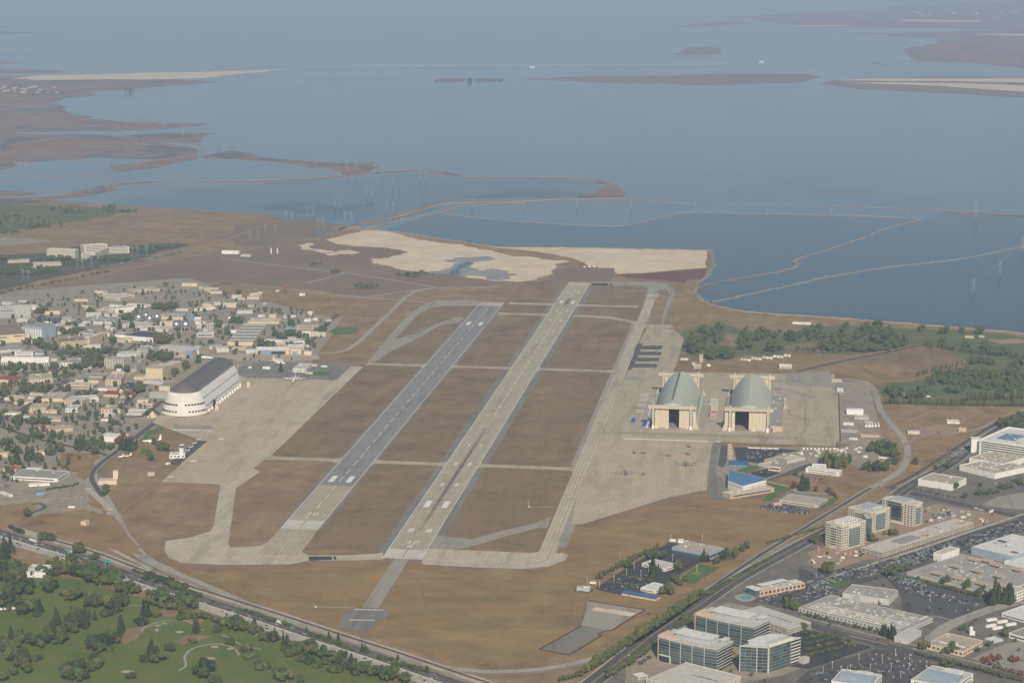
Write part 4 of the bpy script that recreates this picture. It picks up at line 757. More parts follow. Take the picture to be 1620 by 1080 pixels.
# ---------- two wooden hangars with concrete door frames
def wooden_hangar(xc, label, gaps, ridge, annex_right, hood=True):
    y0 = 972; Ln = 328
    t = thing('wooden_hangar', label, 'hangar', (xc, y0, 0))
    HW_, H = 45.0, 51.5; n = 22
    arc = [(-HW_*cos(pi*k/n)*1.0, 0) for k in range(n+1)]; arc = [(x, max(-.5, H*(1-.9*(abs(x)/HW_)**2.2-.1*abs(x)/HW_))) for x, _ in arc]
    r_ = MB(); bays = 26
    for j in range(bays):
        ya, yb = 6+j*(Ln-12)/bays, 6+(j+1)*(Ln-12)/bays
        for i in range(n): r_.face([(arc[i][0], yb, arc[i][1]), (arc[i][0], ya, arc[i][1]), (arc[i+1][0], ya, arc[i+1][1]), (arc[i+1][0], yb, arc[i+1][1])])
    roof = r_.build('roof', 'roof_green', t)
    sm = MB()
    for j in range(1, 14):
        yb = 6+j*(Ln-12)/14
        for i in range(n): sm.face([(arc[i][0]*1.004, yb+.35, arc[i][1]+.12), (arc[i][0]*1.004, yb-.35, arc[i][1]+.12), (arc[i+1][0]*1.004, yb-.35, arc[i+1][1]+.12), (arc[i+1][0]*1.004, yb+.35, arc[i+1][1]+.12)])
    
    part('ridge_strip', ridge, roof, 0 if ridge == 'roof_seam' else -2, Ln/2+10, H-.35, 5 if ridge == 'roof_seam' else 4, Ln-40, .6)
    # gable end wall above the door beam
    for yy, s in ((6.5, 1), (Ln-6.5, -1)):
        w_ = MB(); pts = [(x, yy, z) for x, z in arc if z > 44.5]
        if len(pts) > 2: w_.face(pts if s > 0 else pts[::-1]); w_.build('gable', 'palegreen', t)
    if hood:
        hb_ = MB(); nn, mm = 12, 5
        for i in range(nn):
            for j in range(mm):
                def hp_(i, j):
                    a = pi*i/nn; e = pi/2*j/mm; return (-19*cos(a)*cos(e), 7-8*cos(e)*sin(a), 45+5*sin(e))
                hb_.face([hp_(i, j), hp_(i+1, j), hp_(i+1, j+1), hp_(i, j+1)])
        hb_.build('hood', 'palegreen', t, True)
    for yy, s in ((0, 1), (Ln, -1)):
        part('door_beam', 'concrete_cream', t, 0, yy, 40, 94, 9, 6.5)
        for sx in (-1, 1):
            p_ = MB(); x = sx*36.5
            p_.loft([[(x-2.1, yy-4.4, -.5), (x+2.1, yy-4.4, -.5), (x+2.1, yy+4.4, -.5), (x-2.1, yy+4.4, -.5)], [(x-1.8, yy-4.3, 45), (x+1.8, yy-4.3, 45), (x+1.8, yy+4.3, 45), (x-1.8, yy+4.3, 45)], [(x-1.7, yy-4.2, 50), (x+1.7, yy-4.2, 50), (x+1.7, yy+4.2, 50), (x-1.7, yy+4.2, 50)]])
            py = p_.build('door_pylon', 'concrete_cream', t); part('pylon_foot', 'white', py, x, yy-s*5.6, -.4, 5, 1.2, 8)
            bt = MB(); e = sx*46.5; bt.face([(e, yy, -.5), (e+sx*6, yy, -.5), (e, yy, 15)]); bt.face([(e, yy+1.5, 15), (e+sx*6, yy+1.5, -.5), (e, yy+1.5, -.5)]); bt.face([(e+sx*6, yy, -.5), (e+sx*6, yy+1.5, -.5), (e, yy+1.5, 15), (e, yy, 15)]); bt.build('buttress', 'concrete_cream', t)
        # sliding door leaves
        L0, L1, nl = -33.5, 33.5, 10; wd = (L1-L0)/nl
        for k in range(nl):
            a, b = L0+k*wd, L0+(k+1)*wd; c = (a+b)/2
            if s > 0 and gaps[0] < c < gaps[1]:
                continue
            off = .9 if k % 2 else 0
            lf = part('door_leaf', 'door_beige', t, c, yy+s*(1.0+off), -.4, wd-.12, .8, 40.4)
            part('leaf_base', 'rgrey' if k % 3 else 'trim', t, c, yy+s*(.45+off), .6, wd*.7, .5, 2.2)
        if s > 0:
            part('pocket_door', 'door_beige', t, -43 if gaps[0] < -15 else 43, yy+2, -.4, 6.5, 1, 40.2)
    # pale lean-to strips along both feet of the arch
    for sx in (-1, 1):
        b = MB(); b.face([(sx*44, 20, 9), (sx*44, Ln-20, 9), (sx*50, Ln-20, 6), (sx*50, 20, 6)][::sx]); b.face([(sx*50, 20, 6), (sx*50, Ln-20, 6), (sx*50, Ln-20, -.5), (sx*50, 20, -.5)][::sx]); b.face([(sx*44, 20, 9), (sx*50, 20, 6), (sx*50, 20, -.5), (sx*44, 20, -.5)]); b.build('lean_to', 'palegreen', t)
    fl = part('floor', 'rgrey', t, 0, Ln/2, .02, 84, Ln-12, .06)
    return t
M('roof_green', (.435, .455, .37), .65, .08, 22); M('roof_seam', (.49, .51, .42), .65, .1, 12); M('concrete_cream', (.47, .42, .33), .8, .12, 9); M('door_beige', (.545, .475, .35), .75, .08, 7); M('ridge_dark', (.13, .14, .13), .7, .15, 9)
wooden_hangar(358.6, 'left wooden arched hangar with dark ridge strip and a narrow door gap', (-5, 15), 'ridge_dark', False)
wooden_hangar(506.8, 'right wooden arched hangar with tan annex and wide dark door gap', (-27, 0), 'roof_seam', True)
B_(ZF, (1066, 637), (1160, 641), hp=36, dp=225, wall='pink', roof='rgrey', label='long flat annex with tan front along the right wooden hangar', floors=0, units=8)
B_(ZF, (1168, 475), (1188, 478), hp=18, dp=70, wall='pink', roof='rpale', label='narrow tan shed behind the hangar annex', floors=0)
B_(ZF, (640, 452), (703, 454), hp=12, dp=36, wall='lgrey', roof='lgrey', label='grey flat roofed shop between the two wooden hangars', floors=1)
B_(ZF, (650, 492), (700, 494), hp=26, dp=12, wall='cream', roof='rpale', label='cream block between the two wooden hangars', floors=2)
B_(ZF, (645, 536), (690, 538), hp=30, dp=14, wall='pink', roof='rbrown', label='tan block nearest the camera between the wooden hangars', floors=2)
B_(ZF, (640, 580), (676, 582), hp=6, dp=14, wall='rgrey', roof='rgrey', label='low dark plinth in front of the tan block', floors=0, door=False)
for k, (x, y) in enumerate([(150, 400), (140, 432), (128, 470), (115, 515)]):
    for j in range(4):
        a = ZF(x+j*14+2, y+8); t = thing('aircraft_shelter', 'white striped shelter in the rows left of the wooden hangars', 'shelter', (a.x, a.y, 0), 0, 'striped shelters'); b = MB()
        for i in range(6): b.face([(-2, i*6.5, 3.2), (2.2, i*6.5, 3.6), (2.2, i*6.5+3.6, 3.6), (-2, i*6.5+3.6, 3.2)])
        b.build('canopy', 'rwhite', t)
        for i in range(6): part('post', 'trim', t, 0, i*6.5+1.8, -.3, .3, .3, 3.7)
for (x, y, d, lab) in ((232, 450, 45, 'far'), (203, 530, 50, 'near')):
    B_(ZF, (x, y), (x+24, y+1), hp=8, dp=d, wall='white', roof='rwhite', label=f'{lab} long white tent beside the left wooden hangar wall', kind='gable', floors=0, name='tent', cat='tent', door=False)
for (x0, x1, y, lab) in ((165, 212, 606, 'large'), (85, 106, 577, 'small')):
    B_(ZF, (x0, y), (x1, y+1), hp=20 if lab == 'large' else 14, dp=22, wall='tent_blue', roof='tent_blue', label=f'{lab} bright blue tent left of the wooden hangars', kind='gable', floors=0, name='tent', cat='tent', door=False)
for k, (y, w_) in enumerate([(748, 30), (768, 33), (790, 36), (810, 36), (835, 32)]):
    B_(ZF, (770, y), (770+w_, y+1), hp=11, dp=9, wall='pink', roof='rpale', label=['farthest', 'second', 'third', 'fourth', 'nearest'][k]+' of five tan portable cabins in a column', name='portable_cabin', cat='cabin', floors=1)
B_(ZF, (1510, 290), (1583, 293), hp=16, dp=6, wall='cream', roof='rpale', label='long cream shed at the far right corner of the apron'); B_(ZF, (1548, 358), (1594, 360), hp=14, dp=14, wall='white', roof='rwhite', label='white shed with pale roof right of the apron wall')
B_(ZF, (1138, 192), (1222, 197), hp=22, dp=12, wall='lgrey', roof='rwhite', label='pale corrugated shed alone on dry ground beyond the hangars', kind='gable_x'); B_(ZF, (528, 190), (582, 192), hp=20, dp=10, wall='cream', roof='rpale', label='cream hut below the tan tower behind the left hangar')
B_(ZF, (568, 148), (594, 149), hp=55, dp=3, wall='tan', roof='rtan', label='tall tan block tower among trees behind the left hangar', name='tower', cat='tower', floors=0)
B_(ZF, (435, 130), (487, 134), hp=5, dp=8, wall='white', roof='rwhite', label='low white trailer on dirt behind the left hangar', floors=0); B_(ZF, (515, 165), (540, 166), hp=10, dp=6, wall='cream', roof='rwhite', label='tiny cream hut left of the tan tower', floors=0); B_(ZF, (620, 176), (648, 178), hp=10, dp=6, wall='white', roof='rwhite', label='tiny white hut right of the tan tower', floors=0)
B_(ZX, (778, 526), (857, 529), hp=24, dp=12, wall='white', roof='rwhite', label='white round roofed shed right of the hangar apron', kind='barrel_x', floors=0); B_(ZX, (815, 548), (885, 551), hp=6, dp=14, wall='lgrey', roof='rpale', label='low grey shed below the white round roofed one', floors=0)
B_(ZX, (762, 575), (812, 578), hp=7, dp=6, wall='white', roof='rwhite', label='low white hut at the apron edge', floors=0); B_(ZX, (865, 585), (905, 588), hp=8, dp=20, wall='white', roof='rpale', label='white shed beside the horizontal tanks', floors=0)
B_(ZX, (845, 632), (935, 636), hp=8, dp=6, wall='pink', roof='pink', label='long narrow tan shed near the perimeter road', floors=0); B_(ZX, (750, 610), (830, 614), hp=10, dp=4, wall='grey', roof='rpale', label='dark open fronted shed with three bays', floors=0)
B_(ZX, (790, 645), (830, 648), hp=4, dp=6, wall='white', roof='rwhite', label='small white slab roof hut', floors=0); B_(ZX, (1068, 618), (1124, 622), hp=12, dp=10, wall='cream', roof='rpale', label='cream round roofed hut on the dry field', kind='barrel_x', floors=0)
for (x0, x1, y) in ((1310, 1328, 606), (1328, 1347, 607)): B_(ZX, (x0, y), (x1, y+1), hp=18, dp=2, wall='pink', roof='rbrown', label='tan ruined blockhouse '+('left' if x0 == 1310 else 'right')+' half on the dirt field', floors=0)
B_(ZX, (1255, 568), (1315, 572), hp=7, dp=12, wall='white', roof='rwhite', label='white flat shed in the dirt test area', floors=0)
for k in range(4):
    a = ZX(885+k*15, 588-k*1); t = thing('storage_tank', 'white horizontal tank, %s from the left of four' % ['first', 'second', 'third', 'fourth'][k], 'tank', (a.x, a.y, 2.4), 0, 'four horizontal tanks'); b = MB(); b.bar((0, 0, 0), (0, 22, 0), 2.2, 0, None, 12); b.build('shell', 'white', t); part('saddle', 'grey', t, 0, 4, -2.8, 3, 1, 1.5); part('saddle', 'grey', t, 0, 18, -2.8, 3, 1, 1.5)
# white vans and trailers behind the hangar trees
for k in range(14): 
    x, y = 860+k*26, 132-k*2.4+(k % 3)*5; B_(ZF, (x, y), (x+22, y+1), hp=7, dp=7, wall=rnd.choice(['white', 'lgrey', 'trim']), roof=rnd.choice(['rwhite', 'rpale', 'lgrey', 'rwhite']), label='pale trailer in the long row parked by the trees', name='trailer', cat='trailer', group='trailer row by the trees', floors=0, door=False)
# boats, trucks and trailers in storage below the hangars
for k in range(34):
    x, y = rnd.uniform(570, 1250), 0; y = 345-(x-570)*.09+rnd.uniform(-40, 12)
    B_(ZG, (x, y), (x+rnd.uniform(14, 34), y+1), hp=rnd.uniform(6, 10), dp=rnd.uniform(5, 9), wall=rnd.choice(['white', 'lgrey', 'trim']), roof=rnd.choice(['rwhite', 'rpale', 'lgrey', 'rwhite']), label='pale stored trailer in the yard below the hangar apron', name='trailer', cat='trailer', group='trailers in the storage yard', floors=0, door=False)
for k in range(8): B_(ZG, (1410+k*13, 335+k*1.8), (1421+k*13, 337+k*1.8), hp=9, dp=5, wall='white', roof='rwhite', label='white vehicle parked in the tree ringed yard', name='trailer', cat='trailer', group='vehicles in the tree ringed yard', floors=0, door=False)
B_(ZG, (1285, 330), (1320, 332), hp=9, dp=8, wall='white', roof='rwhite', label='lone white trailer at the left of the tree ringed yard', name='trailer', cat='trailer', floors=0, door=False)
for k in range(5): B_(ZF, (915+k*45, 760+k*1.6), (955+k*45, 762+k*1.6), hp=5, dp=4, wall='white', roof='rwhite', label='white jersey container, %s from left along the car park edge' % ['first', 'second', 'third', 'fourth', 'fifth'][k], name='container', cat='container', floors=0, door=False)
for k in range(9): B_(ZF, (1305+k*27, 768+(k % 2)*2), (1318+k*27, 769+(k % 2)*2), hp=9, dp=5, wall='white', roof='rwhite', label='white truck parked along the apron edge', name='box_truck', cat='truck', group='trucks along the apron edge', floors=0, door=False)

# ---------- right: mid ground buildings
B_(ZG, (500, 438), (596, 446), C=(828, 388), hp=38, wall='cream', roof='rgrey', label='cream workshop with grey flat roof beside the dark car park', floors=1, units=5)
B_(ZG, (415, 400), (500, 420), C=(790, 345), hp=20, wall='lgrey', roof='rpale', label='long pale roofed wing behind the cream workshop', floors=0, units=4)
B_(ZG, (465, 372), (520, 385), C=(620, 345), hp=28, wall='pink', roof='rtan', label='tan hall at the back of the cream workshop', floors=0)
B_(ZG, (806, 452), (1085, 486), C=(1122, 472), hp=36, wall='white', roof='rwhite', label='long white office with stepped upper storey below the tree belt', floors=2)
B_(ZG, (860, 430), (975, 440), dp=8, hp=42, wall='white', roof='rwhite', label='raised middle block of the long white office', floors=3, door=False)
B_(ZG, (590, 702), (905, 745), C=(985, 692), hp=22, wall='lgrey', roof='rtan', label='low store with wide tan roof beside the perimeter road', floors=1)
B_(ZG, (543, 728), (610, 732), hp=22, dp=6, wall='pink', roof='rpale', label='small tan hut at the corner of the wide tan roofed store', floors=0)
B_(ZG, (640, 640), (930, 668), hp=8, dp=10, wall='blue', roof='rblue', label='narrow blue roofed canopy behind the wide tan roofed store', floors=0, door=False)
# blue roofed hall
pb = [ZG(165, 522, 14), ZG(290, 567, 14), ZG(482, 517, 14), ZG(432, 494, 14), ZG(172, 434, 14)]; t = thing('hall', 'large white hall with angled bright blue roof beside the apron', 'building', (pb[0].x, pb[0].y, 0)); o0 = pb[0]
b = MB(); b.prism([(p.x-o0.x, p.y-o0.y) for p in pb], -.5, 14); b.build('wall', 'white', t)
b = MB(); cx_ = sum(p.x-o0.x for p in pb)/5; cy_ = sum(p.y-o0.y for p in pb)/5; b.prism([((p.x-o0.x-cx_)*.985+cx_, (p.y-o0.y-cy_)*.985+cy_) for p in pb], 14, 14.6); b.build('roof', 'roof_blue', t)
b = MB(); q = [(p.x-o0.x, p.y-o0.y) for p in pb[:3]]
for (u, v) in ((q[0], q[1]), (q[1], q[2])):
    e = Vector((v[0]-u[0], v[1]-u[1])); nn = Vector((e.y, -e.x)).normalized()*.15; b.face([(u[0]+nn.x, u[1]+nn.y, 9.0), (v[0]+nn.x, v[1]+nn.y, 9.0), (v[0]+nn.x, v[1]+nn.y, 10.2), (u[0]+nn.x, u[1]+nn.y, 10.2)])
b.build('wall_stripe', 'tan', t)
B_(ZG, (182, 674), (548, 614), dp=34, hp=36, wall='tan', roof='rpale', label='low tan annex with pale roof in front of the blue roofed hall', floors=1, units=5)
B_(ZG, (175, 400), (330, 405), hp=14, dp=35, wall='blue', roof='rblue', label='cluster of blue tents left of the cream workshop', name='tent', cat='tent', kind='gable_x', floors=0, door=False)

# ---------- office park, far right
def striped_block(fr, A, B, C, hp, label, nfl=6):
    t, L, d, h = B_(fr, A, B, C=C, hp=hp, wall='white', roof='rwhite', label=label, win='none', units=14, parapet=2.5); fh = (h-3)/nfl
    for f in range(nfl):
        part('window_band', 'glass_dark', t, L/2+2, -.08, f*fh+fh*.45, L-5, .2, fh*.5); part('window_band', 'glass_dark', t, L+.08, d/2, f*fh+fh*.45, .2, d-4, fh*.5)
    part('solar_panel', 'glass_blue', t, L*.35, d*.45, h-2.0, L*.35, d*.4, .4); return t
striped_block(ZX, (1405, 714), (1660, 752), (1800, 690), 72, 'big white office with six dark window bands at the right edge')
B_(ZX, (1368, 706), (1403, 714), dp=14, hp=64, wall='white', roof='rwhite', label='blank white stair tower at the left end of the banded office', name='tower', cat='tower', floors=0)
B_(ZH, (820, 224), (1078, 266), C=(1252, 228), hp=48, wall='white', roof='rtan', label='white box warehouse with tan roof beside the road junction', floors=0, units=6, parapet=1.2)
B_(ZH, (1132, 112), (1398, 178), C=(1600, 112), hp=42, wall='white', roof='rtan', label='large white warehouse with cluttered tan roof at right', floors=0, units=60, parapet=1.5)
B_(ZH, (1205, 60), (1460, 108), C=(1760, 60), hp=44, wall='white', roof='rtan', label='raised rear half of the large white warehouse', floors=0, units=30, parapet=1.2)
B_(ZH, (1555, 118), (1620, 130), hp=34, dp=14, wall='white', roof='rwhite', label='white side wing with dark panels right of the warehouse', floors=2, strip=False)
def office_beige(A, B, C, hp, label, white_roof=False):
    t, L, d, h = B_(ZH, A, B, C=C, hp=hp, wall='beige', roof='rpale', label=label, win='none', units=6, parapet=1.2, door=False)
    nf = 9; fh = (h-2)/nf
    for f in range(nf):
        zz = f*fh+fh*.3; wh = fh*.52
        for c in range(10):
            if 3 <= c <= 6: continue
            part('window', 'glass_dark', t, (c+.5)*L/10, -.06, zz, L/10*.55, .2, wh)
        if 0 < f < nf-1: part('window_band', 'glass_dark', t, L*.5, -.1, zz, L*.36, .25, wh)
        for c in range(14):
            if 4 <= c <= 10: continue
            part('window', 'glass_dark', t, L+.06, (c+.5)*d/14, zz, .2, d/14*.55, wh)
    gw = MB(); part('curtain_wall', 'glass_green', t, L+.12, d*.54, 2, .3, d*.46, h*.76)
    for f in range(1, nf-1): part('spandrel', 'steel', t, L+.24, d*.54, 2+f*h*.76/(nf-1.5), .2, d*.46, .5)
    for k in range(1, 7): part('mullion', 'steel', t, L+.26, d*.31+k*d*.46/7, 2, .2, .35, h*.76)
    part('penthouse', 'rwhite' if white_roof else 'steel', t, L*.5, d*.5, h-1, L*.55, d*.62, 4.5)
    if white_roof:
        for k in range(5): part('vent', 'dark', t, L*.5+L*.55/2+.05, d*.28+k*d*.11, h+.6, .2, 3, 2)
    return t
office_beige((120, 682), (240, 716), (396, 662), 186, 'beige office tower with white rooftop plant, nearest of the three', True)
office_beige((290, 548), (452, 590), (606, 548), 162, 'beige office tower with green glass corner, middle of the three')
t = office_beige((548, 486), (780, 538), (912, 528), 168, 'beige office tower farthest from the camera of the three')
B_(ZH, (395, 600), (425, 640), C=(450, 615), hp=165, wall='glass_green', roof='rpale', label='green glass stair link between the two nearer beige towers', name='glass_link', cat='building', floors=0, door=False)
for f in range(7): part('glass_band', 'glass_dark', t, 24, -.2, 5+f*4.4, 26, .4, 3.4)
def garage(fr, A, B, C, hp, lev, label, wall='conc', roof='rpale'):
    a, ux, L, d = frame3(fr(*A), fr(*B), fr(*C)); h = hgt(a, hp/fr.k); t = thing('parking_garage', label, 'garage', (a.x, a.y, 0), atan2(ux.y, ux.x)); fh = h/lev
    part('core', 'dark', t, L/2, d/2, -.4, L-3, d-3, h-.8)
    for f in range(lev): part('deck', wall, t, L/2, d/2, (f+1)*fh-1.5, L, d, 1.5)
    for k in range(int(L/8)+1): part('column', wall, t, min(k*8+.5, L-.5), .4, -.5, .9, .8, h)
    for k in range(1, int(d/8)+1): part('column', wall, t, L-.4, min(k*8, d-.5), -.5, .8, .9, h)
    part('roof_deck', roof, t, L/2, d/2, h, L-.8, d-.8, .2)
    for s in (0, 1): part('parapet', wall, t, L/2, s*(d-.4)+.2, h, L, .4, 1); 
    part('parapet', wall, t, L-.2, d/2, h, .4, d-.9, 1); return t, L, d, h
t, L, d, h = garage(ZH, (390, 738), (545, 776), (1238, 552), 46, 3, 'long three level concrete parking garage under construction')
for k in range(26): part('form_stack', rnd.choice(['orange', 'tan', 'trim']), t, rnd.uniform(3, L-3), rnd.uniform(d*.45, d-4), h+.2, rnd.uniform(1, 5), rnd.uniform(1, 5), rnd.uniform(.6, 2.5))
part('dark_deck_patch', 'rgrey', t, L*.55, d*.35, h+.2, L*.6, d*.22, .1)
t, L, d, h = garage(ZK, (885, 418), (1330, 566), (1492, 498), 55, 3, 'grey decked parking garage behind the glass offices', 'conc', 'lgrey')
for k in range(9): part('deck_slot', 'dark', t, L*(.4+.05*k), d*.55, h+.15, L*.035, 2.2, .15)
t, L, d, h = garage(ZK, (118, 990), (600, 1120), (988, 985), 55, 3, 'cream parking garage with pale deck at the bottom edge', 'beige', 'rpale')
for k in range(8): part('deck_slot', 'dark', t, L*(.45+.055*k), d*.6, h+.15, L*.04, 2.2, .15)
# three curved glass office towers
def glass_office(A, B, C, hp, label, bow=7.0):
    a, ux, L, d = frame3(ZK(*A), ZK(*B), ZK(*C)); h = hgt(a, hp/ZK.k); t = thing('glass_office', label, 'office', (a.x, a.y, 0), atan2(ux.y, ux.x)); nf = 8; fh = h/nf; ns = 20
    f = lambda s: -bow*4*s*(1-s)*0-bow*sin(pi*s)*.5
    front = [(L*k/ns, f(k/ns)) for k in range(ns+1)]; outline = front+[(L, d), (0, d)]
    b = MB(); b.prism(outline, -.5, h-1.2); b.build('core', 'spandrel_glass', t)
    pane = {}
    for fl in range(nf-1 if bow else nf):
        z0 = fl*fh+.7; z1 = z0+fh*.76
        for s in range(5):
            k0, k1 = s*4, s*4+4; b = MB()
            for k in range(k0, k1):
                (xa, ya), (xb, yb) = front[k], front[k+1]
                if k == k0: xa += .35
                if k == k1-1: xb -= .35
                b.face([(xa, ya-.15, z0), (xb, yb-.15, z0), (xb, yb-.15, z1), (xa, ya-.15, z1)])
            b.build('window', 'glass_green', t)
        for s in range(3): part('window', 'glass_dark', t, L+.1, d*(s+.5)/3, z0, .2, d/3-.5, z1-z0)
        part('spandrel', 'trim', t, L+.25, d/2, z1+.1, .5, d, .7)
    for s in range(1, 5): x, y = front[s*4]; part('fin', 'trim', t, x, y-.3, 0, .4, .7, h-1.5)
    b = MB(); o_ = 1.2; b.prism([(x, y-o_) for x, y in front]+[(L+o_, d+o_), (-o_, d+o_)], h-1.2, h); b.build('roof', 'rpale', t)
    ph = MB(); ph.prism([(L*.2+L*.6*k/8, d*.3+f(k/8)*.4) for k in range(9)]+[(L*.8, d*.85), (L*.2, d*.85)], h, h+5.5); ph.build('penthouse', 'steel', t)
    pr_ = MB(); pr_.prism([(L*.19+L*.62*k/8, d*.27+f(k/8)*.4) for k in range(9)]+[(L*.81, d*.88), (L*.19, d*.88)], h+5.5, h+6.2); pr_.build('penthouse_roof', 'rwhite', t)
    b = MB(); 
    part('end_wall', 'pink', t, -.4, d*.3, -.5, 1.2, d*.66, h+3); part('corner_panel', 'pink', t, L*.14, d*.12, h, L*.26, 1.2, 4.5)
    for k in range(nf-1): part('end_notch', 'dark', t, .9, f(.02)-.2, k*fh+1, 1.6, .6, fh*.6)
    part('entrance', 'dark', t, L*.13, f(.13)-1.2, -.3, L*.14, 2, fh*1.9); part('entrance_frame', 'trim', t, L*.13, f(.13)-1.0, fh*1.95, L*.2, 2.6, 1); part('entrance_post', 'trim', t, L*.22, f(.2)-1.0, -.4, 1, 2.4, fh*2.0)
    part('stair_house', 'steel', t, L*.94, d*.75, h, L*.08, d*.3, 4.5); part('stair_roof', 'rwhite', t, L*.94, d*.75, h+4.5, L*.1, d*.36, .5)
    for k in range(5): part('rooftop_unit', 'lgrey', t, L*(.25+.1*k), d*.92, h, 2.5, 2, 1.8)
    return t
glass_office((226, 770), (722, 882), (792, 800), 203, 'curved glass office tower nearest the boulevard and the cream garage')
glass_office((540, 578), (1036, 690), (1106, 610), 200, 'curved glass office tower behind, in front of the grey garage')
def corner_office():
    b0, c0, a0 = ZK(1160, 886), ZK(1432, 795), ZK(918, 872); ux = (c0-b0).normalized(); L = (c0-b0).length; uy = Vector((-ux.y, ux.x, 0)); d = abs((a0-b0).dot(uy))*1.0; sk = (a0-b0).dot(ux); h = hgt(b0, 222/ZK.k)
    t = thing('glass_office', 'angular glass office tower with cream fin, rightmost of the three', 'office', (b0.x, b0.y, 0), atan2(ux.y, ux.x)); nf = 8; fh = h/nf
    q = lambda u: (sk*u, d*u); b = MB(); b.prism([(0, 0), (L, 0), (L+sk, d), (sk, d)], -.5, h-.4); b.build('core', 'spandrel_glass', t); ln = hypot(sk, d); ang = atan2(d, sk)
    for fl in range(nf):
        z0 = fl*fh+.7; wh = fh*.74
        for s in range(6): part('window', 'glass_green', t, L*(.04+.64*(s+.5)/6), -.08, z0, L*.64/6-.4, .2, wh)
        part('window', 'glass_dark', t, L*.85, -.08, z0, L*.28, .2, wh*.8); part('spandrel', 'trim', t, L*.85, -.3, z0+wh*.85, L*.3, .7, fh*.33)
        for s in range(5):
            u = (s+.5)/5; x, y = q(u); part('window', 'glass_green' if s > 1 else 'glass_dark', t, x-.1*sin(ang), y+.0, z0, ln/5-.5, .3, wh, ang)
    part('fin', 'trim', t, -.1, -.3, -.5, 1.4, 1.4, h+1); part('fin', 'trim', t, *q(.4), -.5, 1, 1, h+.5); part('edge_fin', 'trim', t, *q(1.0), -.5, .9, 1, h)
    b = MB(); b.prism([(-.8, -.8), (L+.8, -.8), (L+sk+.8, d+.8), (sk-.8, d+.8)], h-.4, h+.5); b.build('roof', 'rpale', t)
    sc_ = lambda x, y: (x*L+y*sk, y*d); b = MB(); b.prism([sc_(.12, .25), sc_(.75, .25), sc_(.75, .85), sc_(.12, .85)], h+.5, h+6); b.build('penthouse', 'steel', t); b = MB(); b.prism([sc_(.1, .22), sc_(.77, .22), sc_(.77, .88), sc_(.1, .88)], h+6, h+6.6); b.build('penthouse_roof', 'rwhite', t)
    b = MB(); b.prism([sc_(.08, .02), sc_(.8, .02), sc_(.8, .08), sc_(.08, .08)], h+.5, h+3.6); b.build('terrace_wall', 'trim', t); b = MB(); b.prism([sc_(.82, .6), sc_(.98, .6), sc_(.98, .9), sc_(.82, .9)], h+.5, h+5); b.build('stair_house', 'steel', t); part('loading_block', 'conc', t, L+4, -4, -.5, 12, 8, 8)
corner_office()
# leisure centre with pool
t, L, d, h = B_(ZK, (1015, 205), (1092, 236), C=(1430, 145), hp=52, wall='pink', roof='rpale', label='tan leisure centre with glass corner beside the swimming pool', floors=1, strip=False, units=5)
part('glass_corner', 'glass_blue', t, L*.4, -3, -.4, L*.85, 6, h+1); part('corner_roof', 'rwhite', t, L*.4, -1, h+1, L*1.1, 14, .6); part('curved_roof', 'rwhite', t, L*.1, d*.45, h+2.0, L*.5, d*.6, .8, .05); part('rear_roof', 'rwhite', t, L*.7, d*.85, h+.8, L*.5, d*.2, .8)
pc = ZK(965, 240); b = MB(); N = 18; out = [(9*cos(2*pi*k/N)*(1+.12*cos(4*pi*k/N)), 11*sin(2*pi*k/N)) for k in range(N)]
po = thing('swimming_pool', 'turquoise swimming pool with pale deck beside the leisure centre', 'pool', (pc.x, pc.y, 0))
b = MB(); b.prism([(x*1.5, y*1.7) for x, y in out], -.4, .05); b.build('deck', 'sand', po); b = MB(); b.prism(out, -.3, .14); b.build('water', 'pool_water', po)
# business park near the perimeter road
t, L, d, h = B_(ZJ, (925, 228), (1165, 276), C=(1272, 232), hp=42, wall='bluegrey', roof='rtan', label='pale blue walled lab with tan roof near the field', floors=1, units=4); part('glass_front', 'glass_blue', t, L*.4, -1.5, 0, L*.8, 3, h*.6)
B_(ZJ, (728, 312), (880, 348), C=(952, 318), hp=22, wall='white', roof='rpale', label='white lab with pale roof screened by conifers', floors=1); B_(ZJ, (720, 472), (815, 492), C=(886, 452), hp=20, wall='white', roof='rwhite', label='small white roofed lab behind the blue roof', floors=1)
B_(ZJ, (595, 500), (818, 540), C=(838, 520), hp=18, wall='cream', roof='rblue', label='low building with long pale blue roof by the perimeter road', floors=0, kind='gable_x'); B_(ZJ, (300, 478), (385, 484), hp=28, dp=12, wall='steel', roof='lgrey', label='grey plant equipment at the left corner of the lab car park', floors=0, units=8)
B_(ZJ, (910, 148), (950, 152), hp=12, dp=6, wall='white', roof='rwhite', label='white container left of three at the field edge', floors=0, name='container', cat='container', door=False); B_(ZJ, (965, 158), (1003, 160), hp=15, dp=12, wall='white', roof='rwhite', label='white container, middle of three at the field edge', floors=0, name='container', cat='container', door=False); B_(ZJ, (1008, 160), (1034, 163), hp=12, dp=8, wall='white', roof='rwhite', label='white container, right of three at the field edge', floors=0, name='container', cat='container', door=False)
B_(ZJ, (385, 425), (425, 428), hp=8, dp=5, wall='white', roof='rwhite', label='white container above the grey plant equipment', floors=0, name='container', cat='container', door=False)
B_(ZJ, (665, 1040), (705, 1060), C=(735, 1030), hp=22, wall='lgrey', roof='rwhite', label='white roofed site cabin beside the cream garage', floors=1)
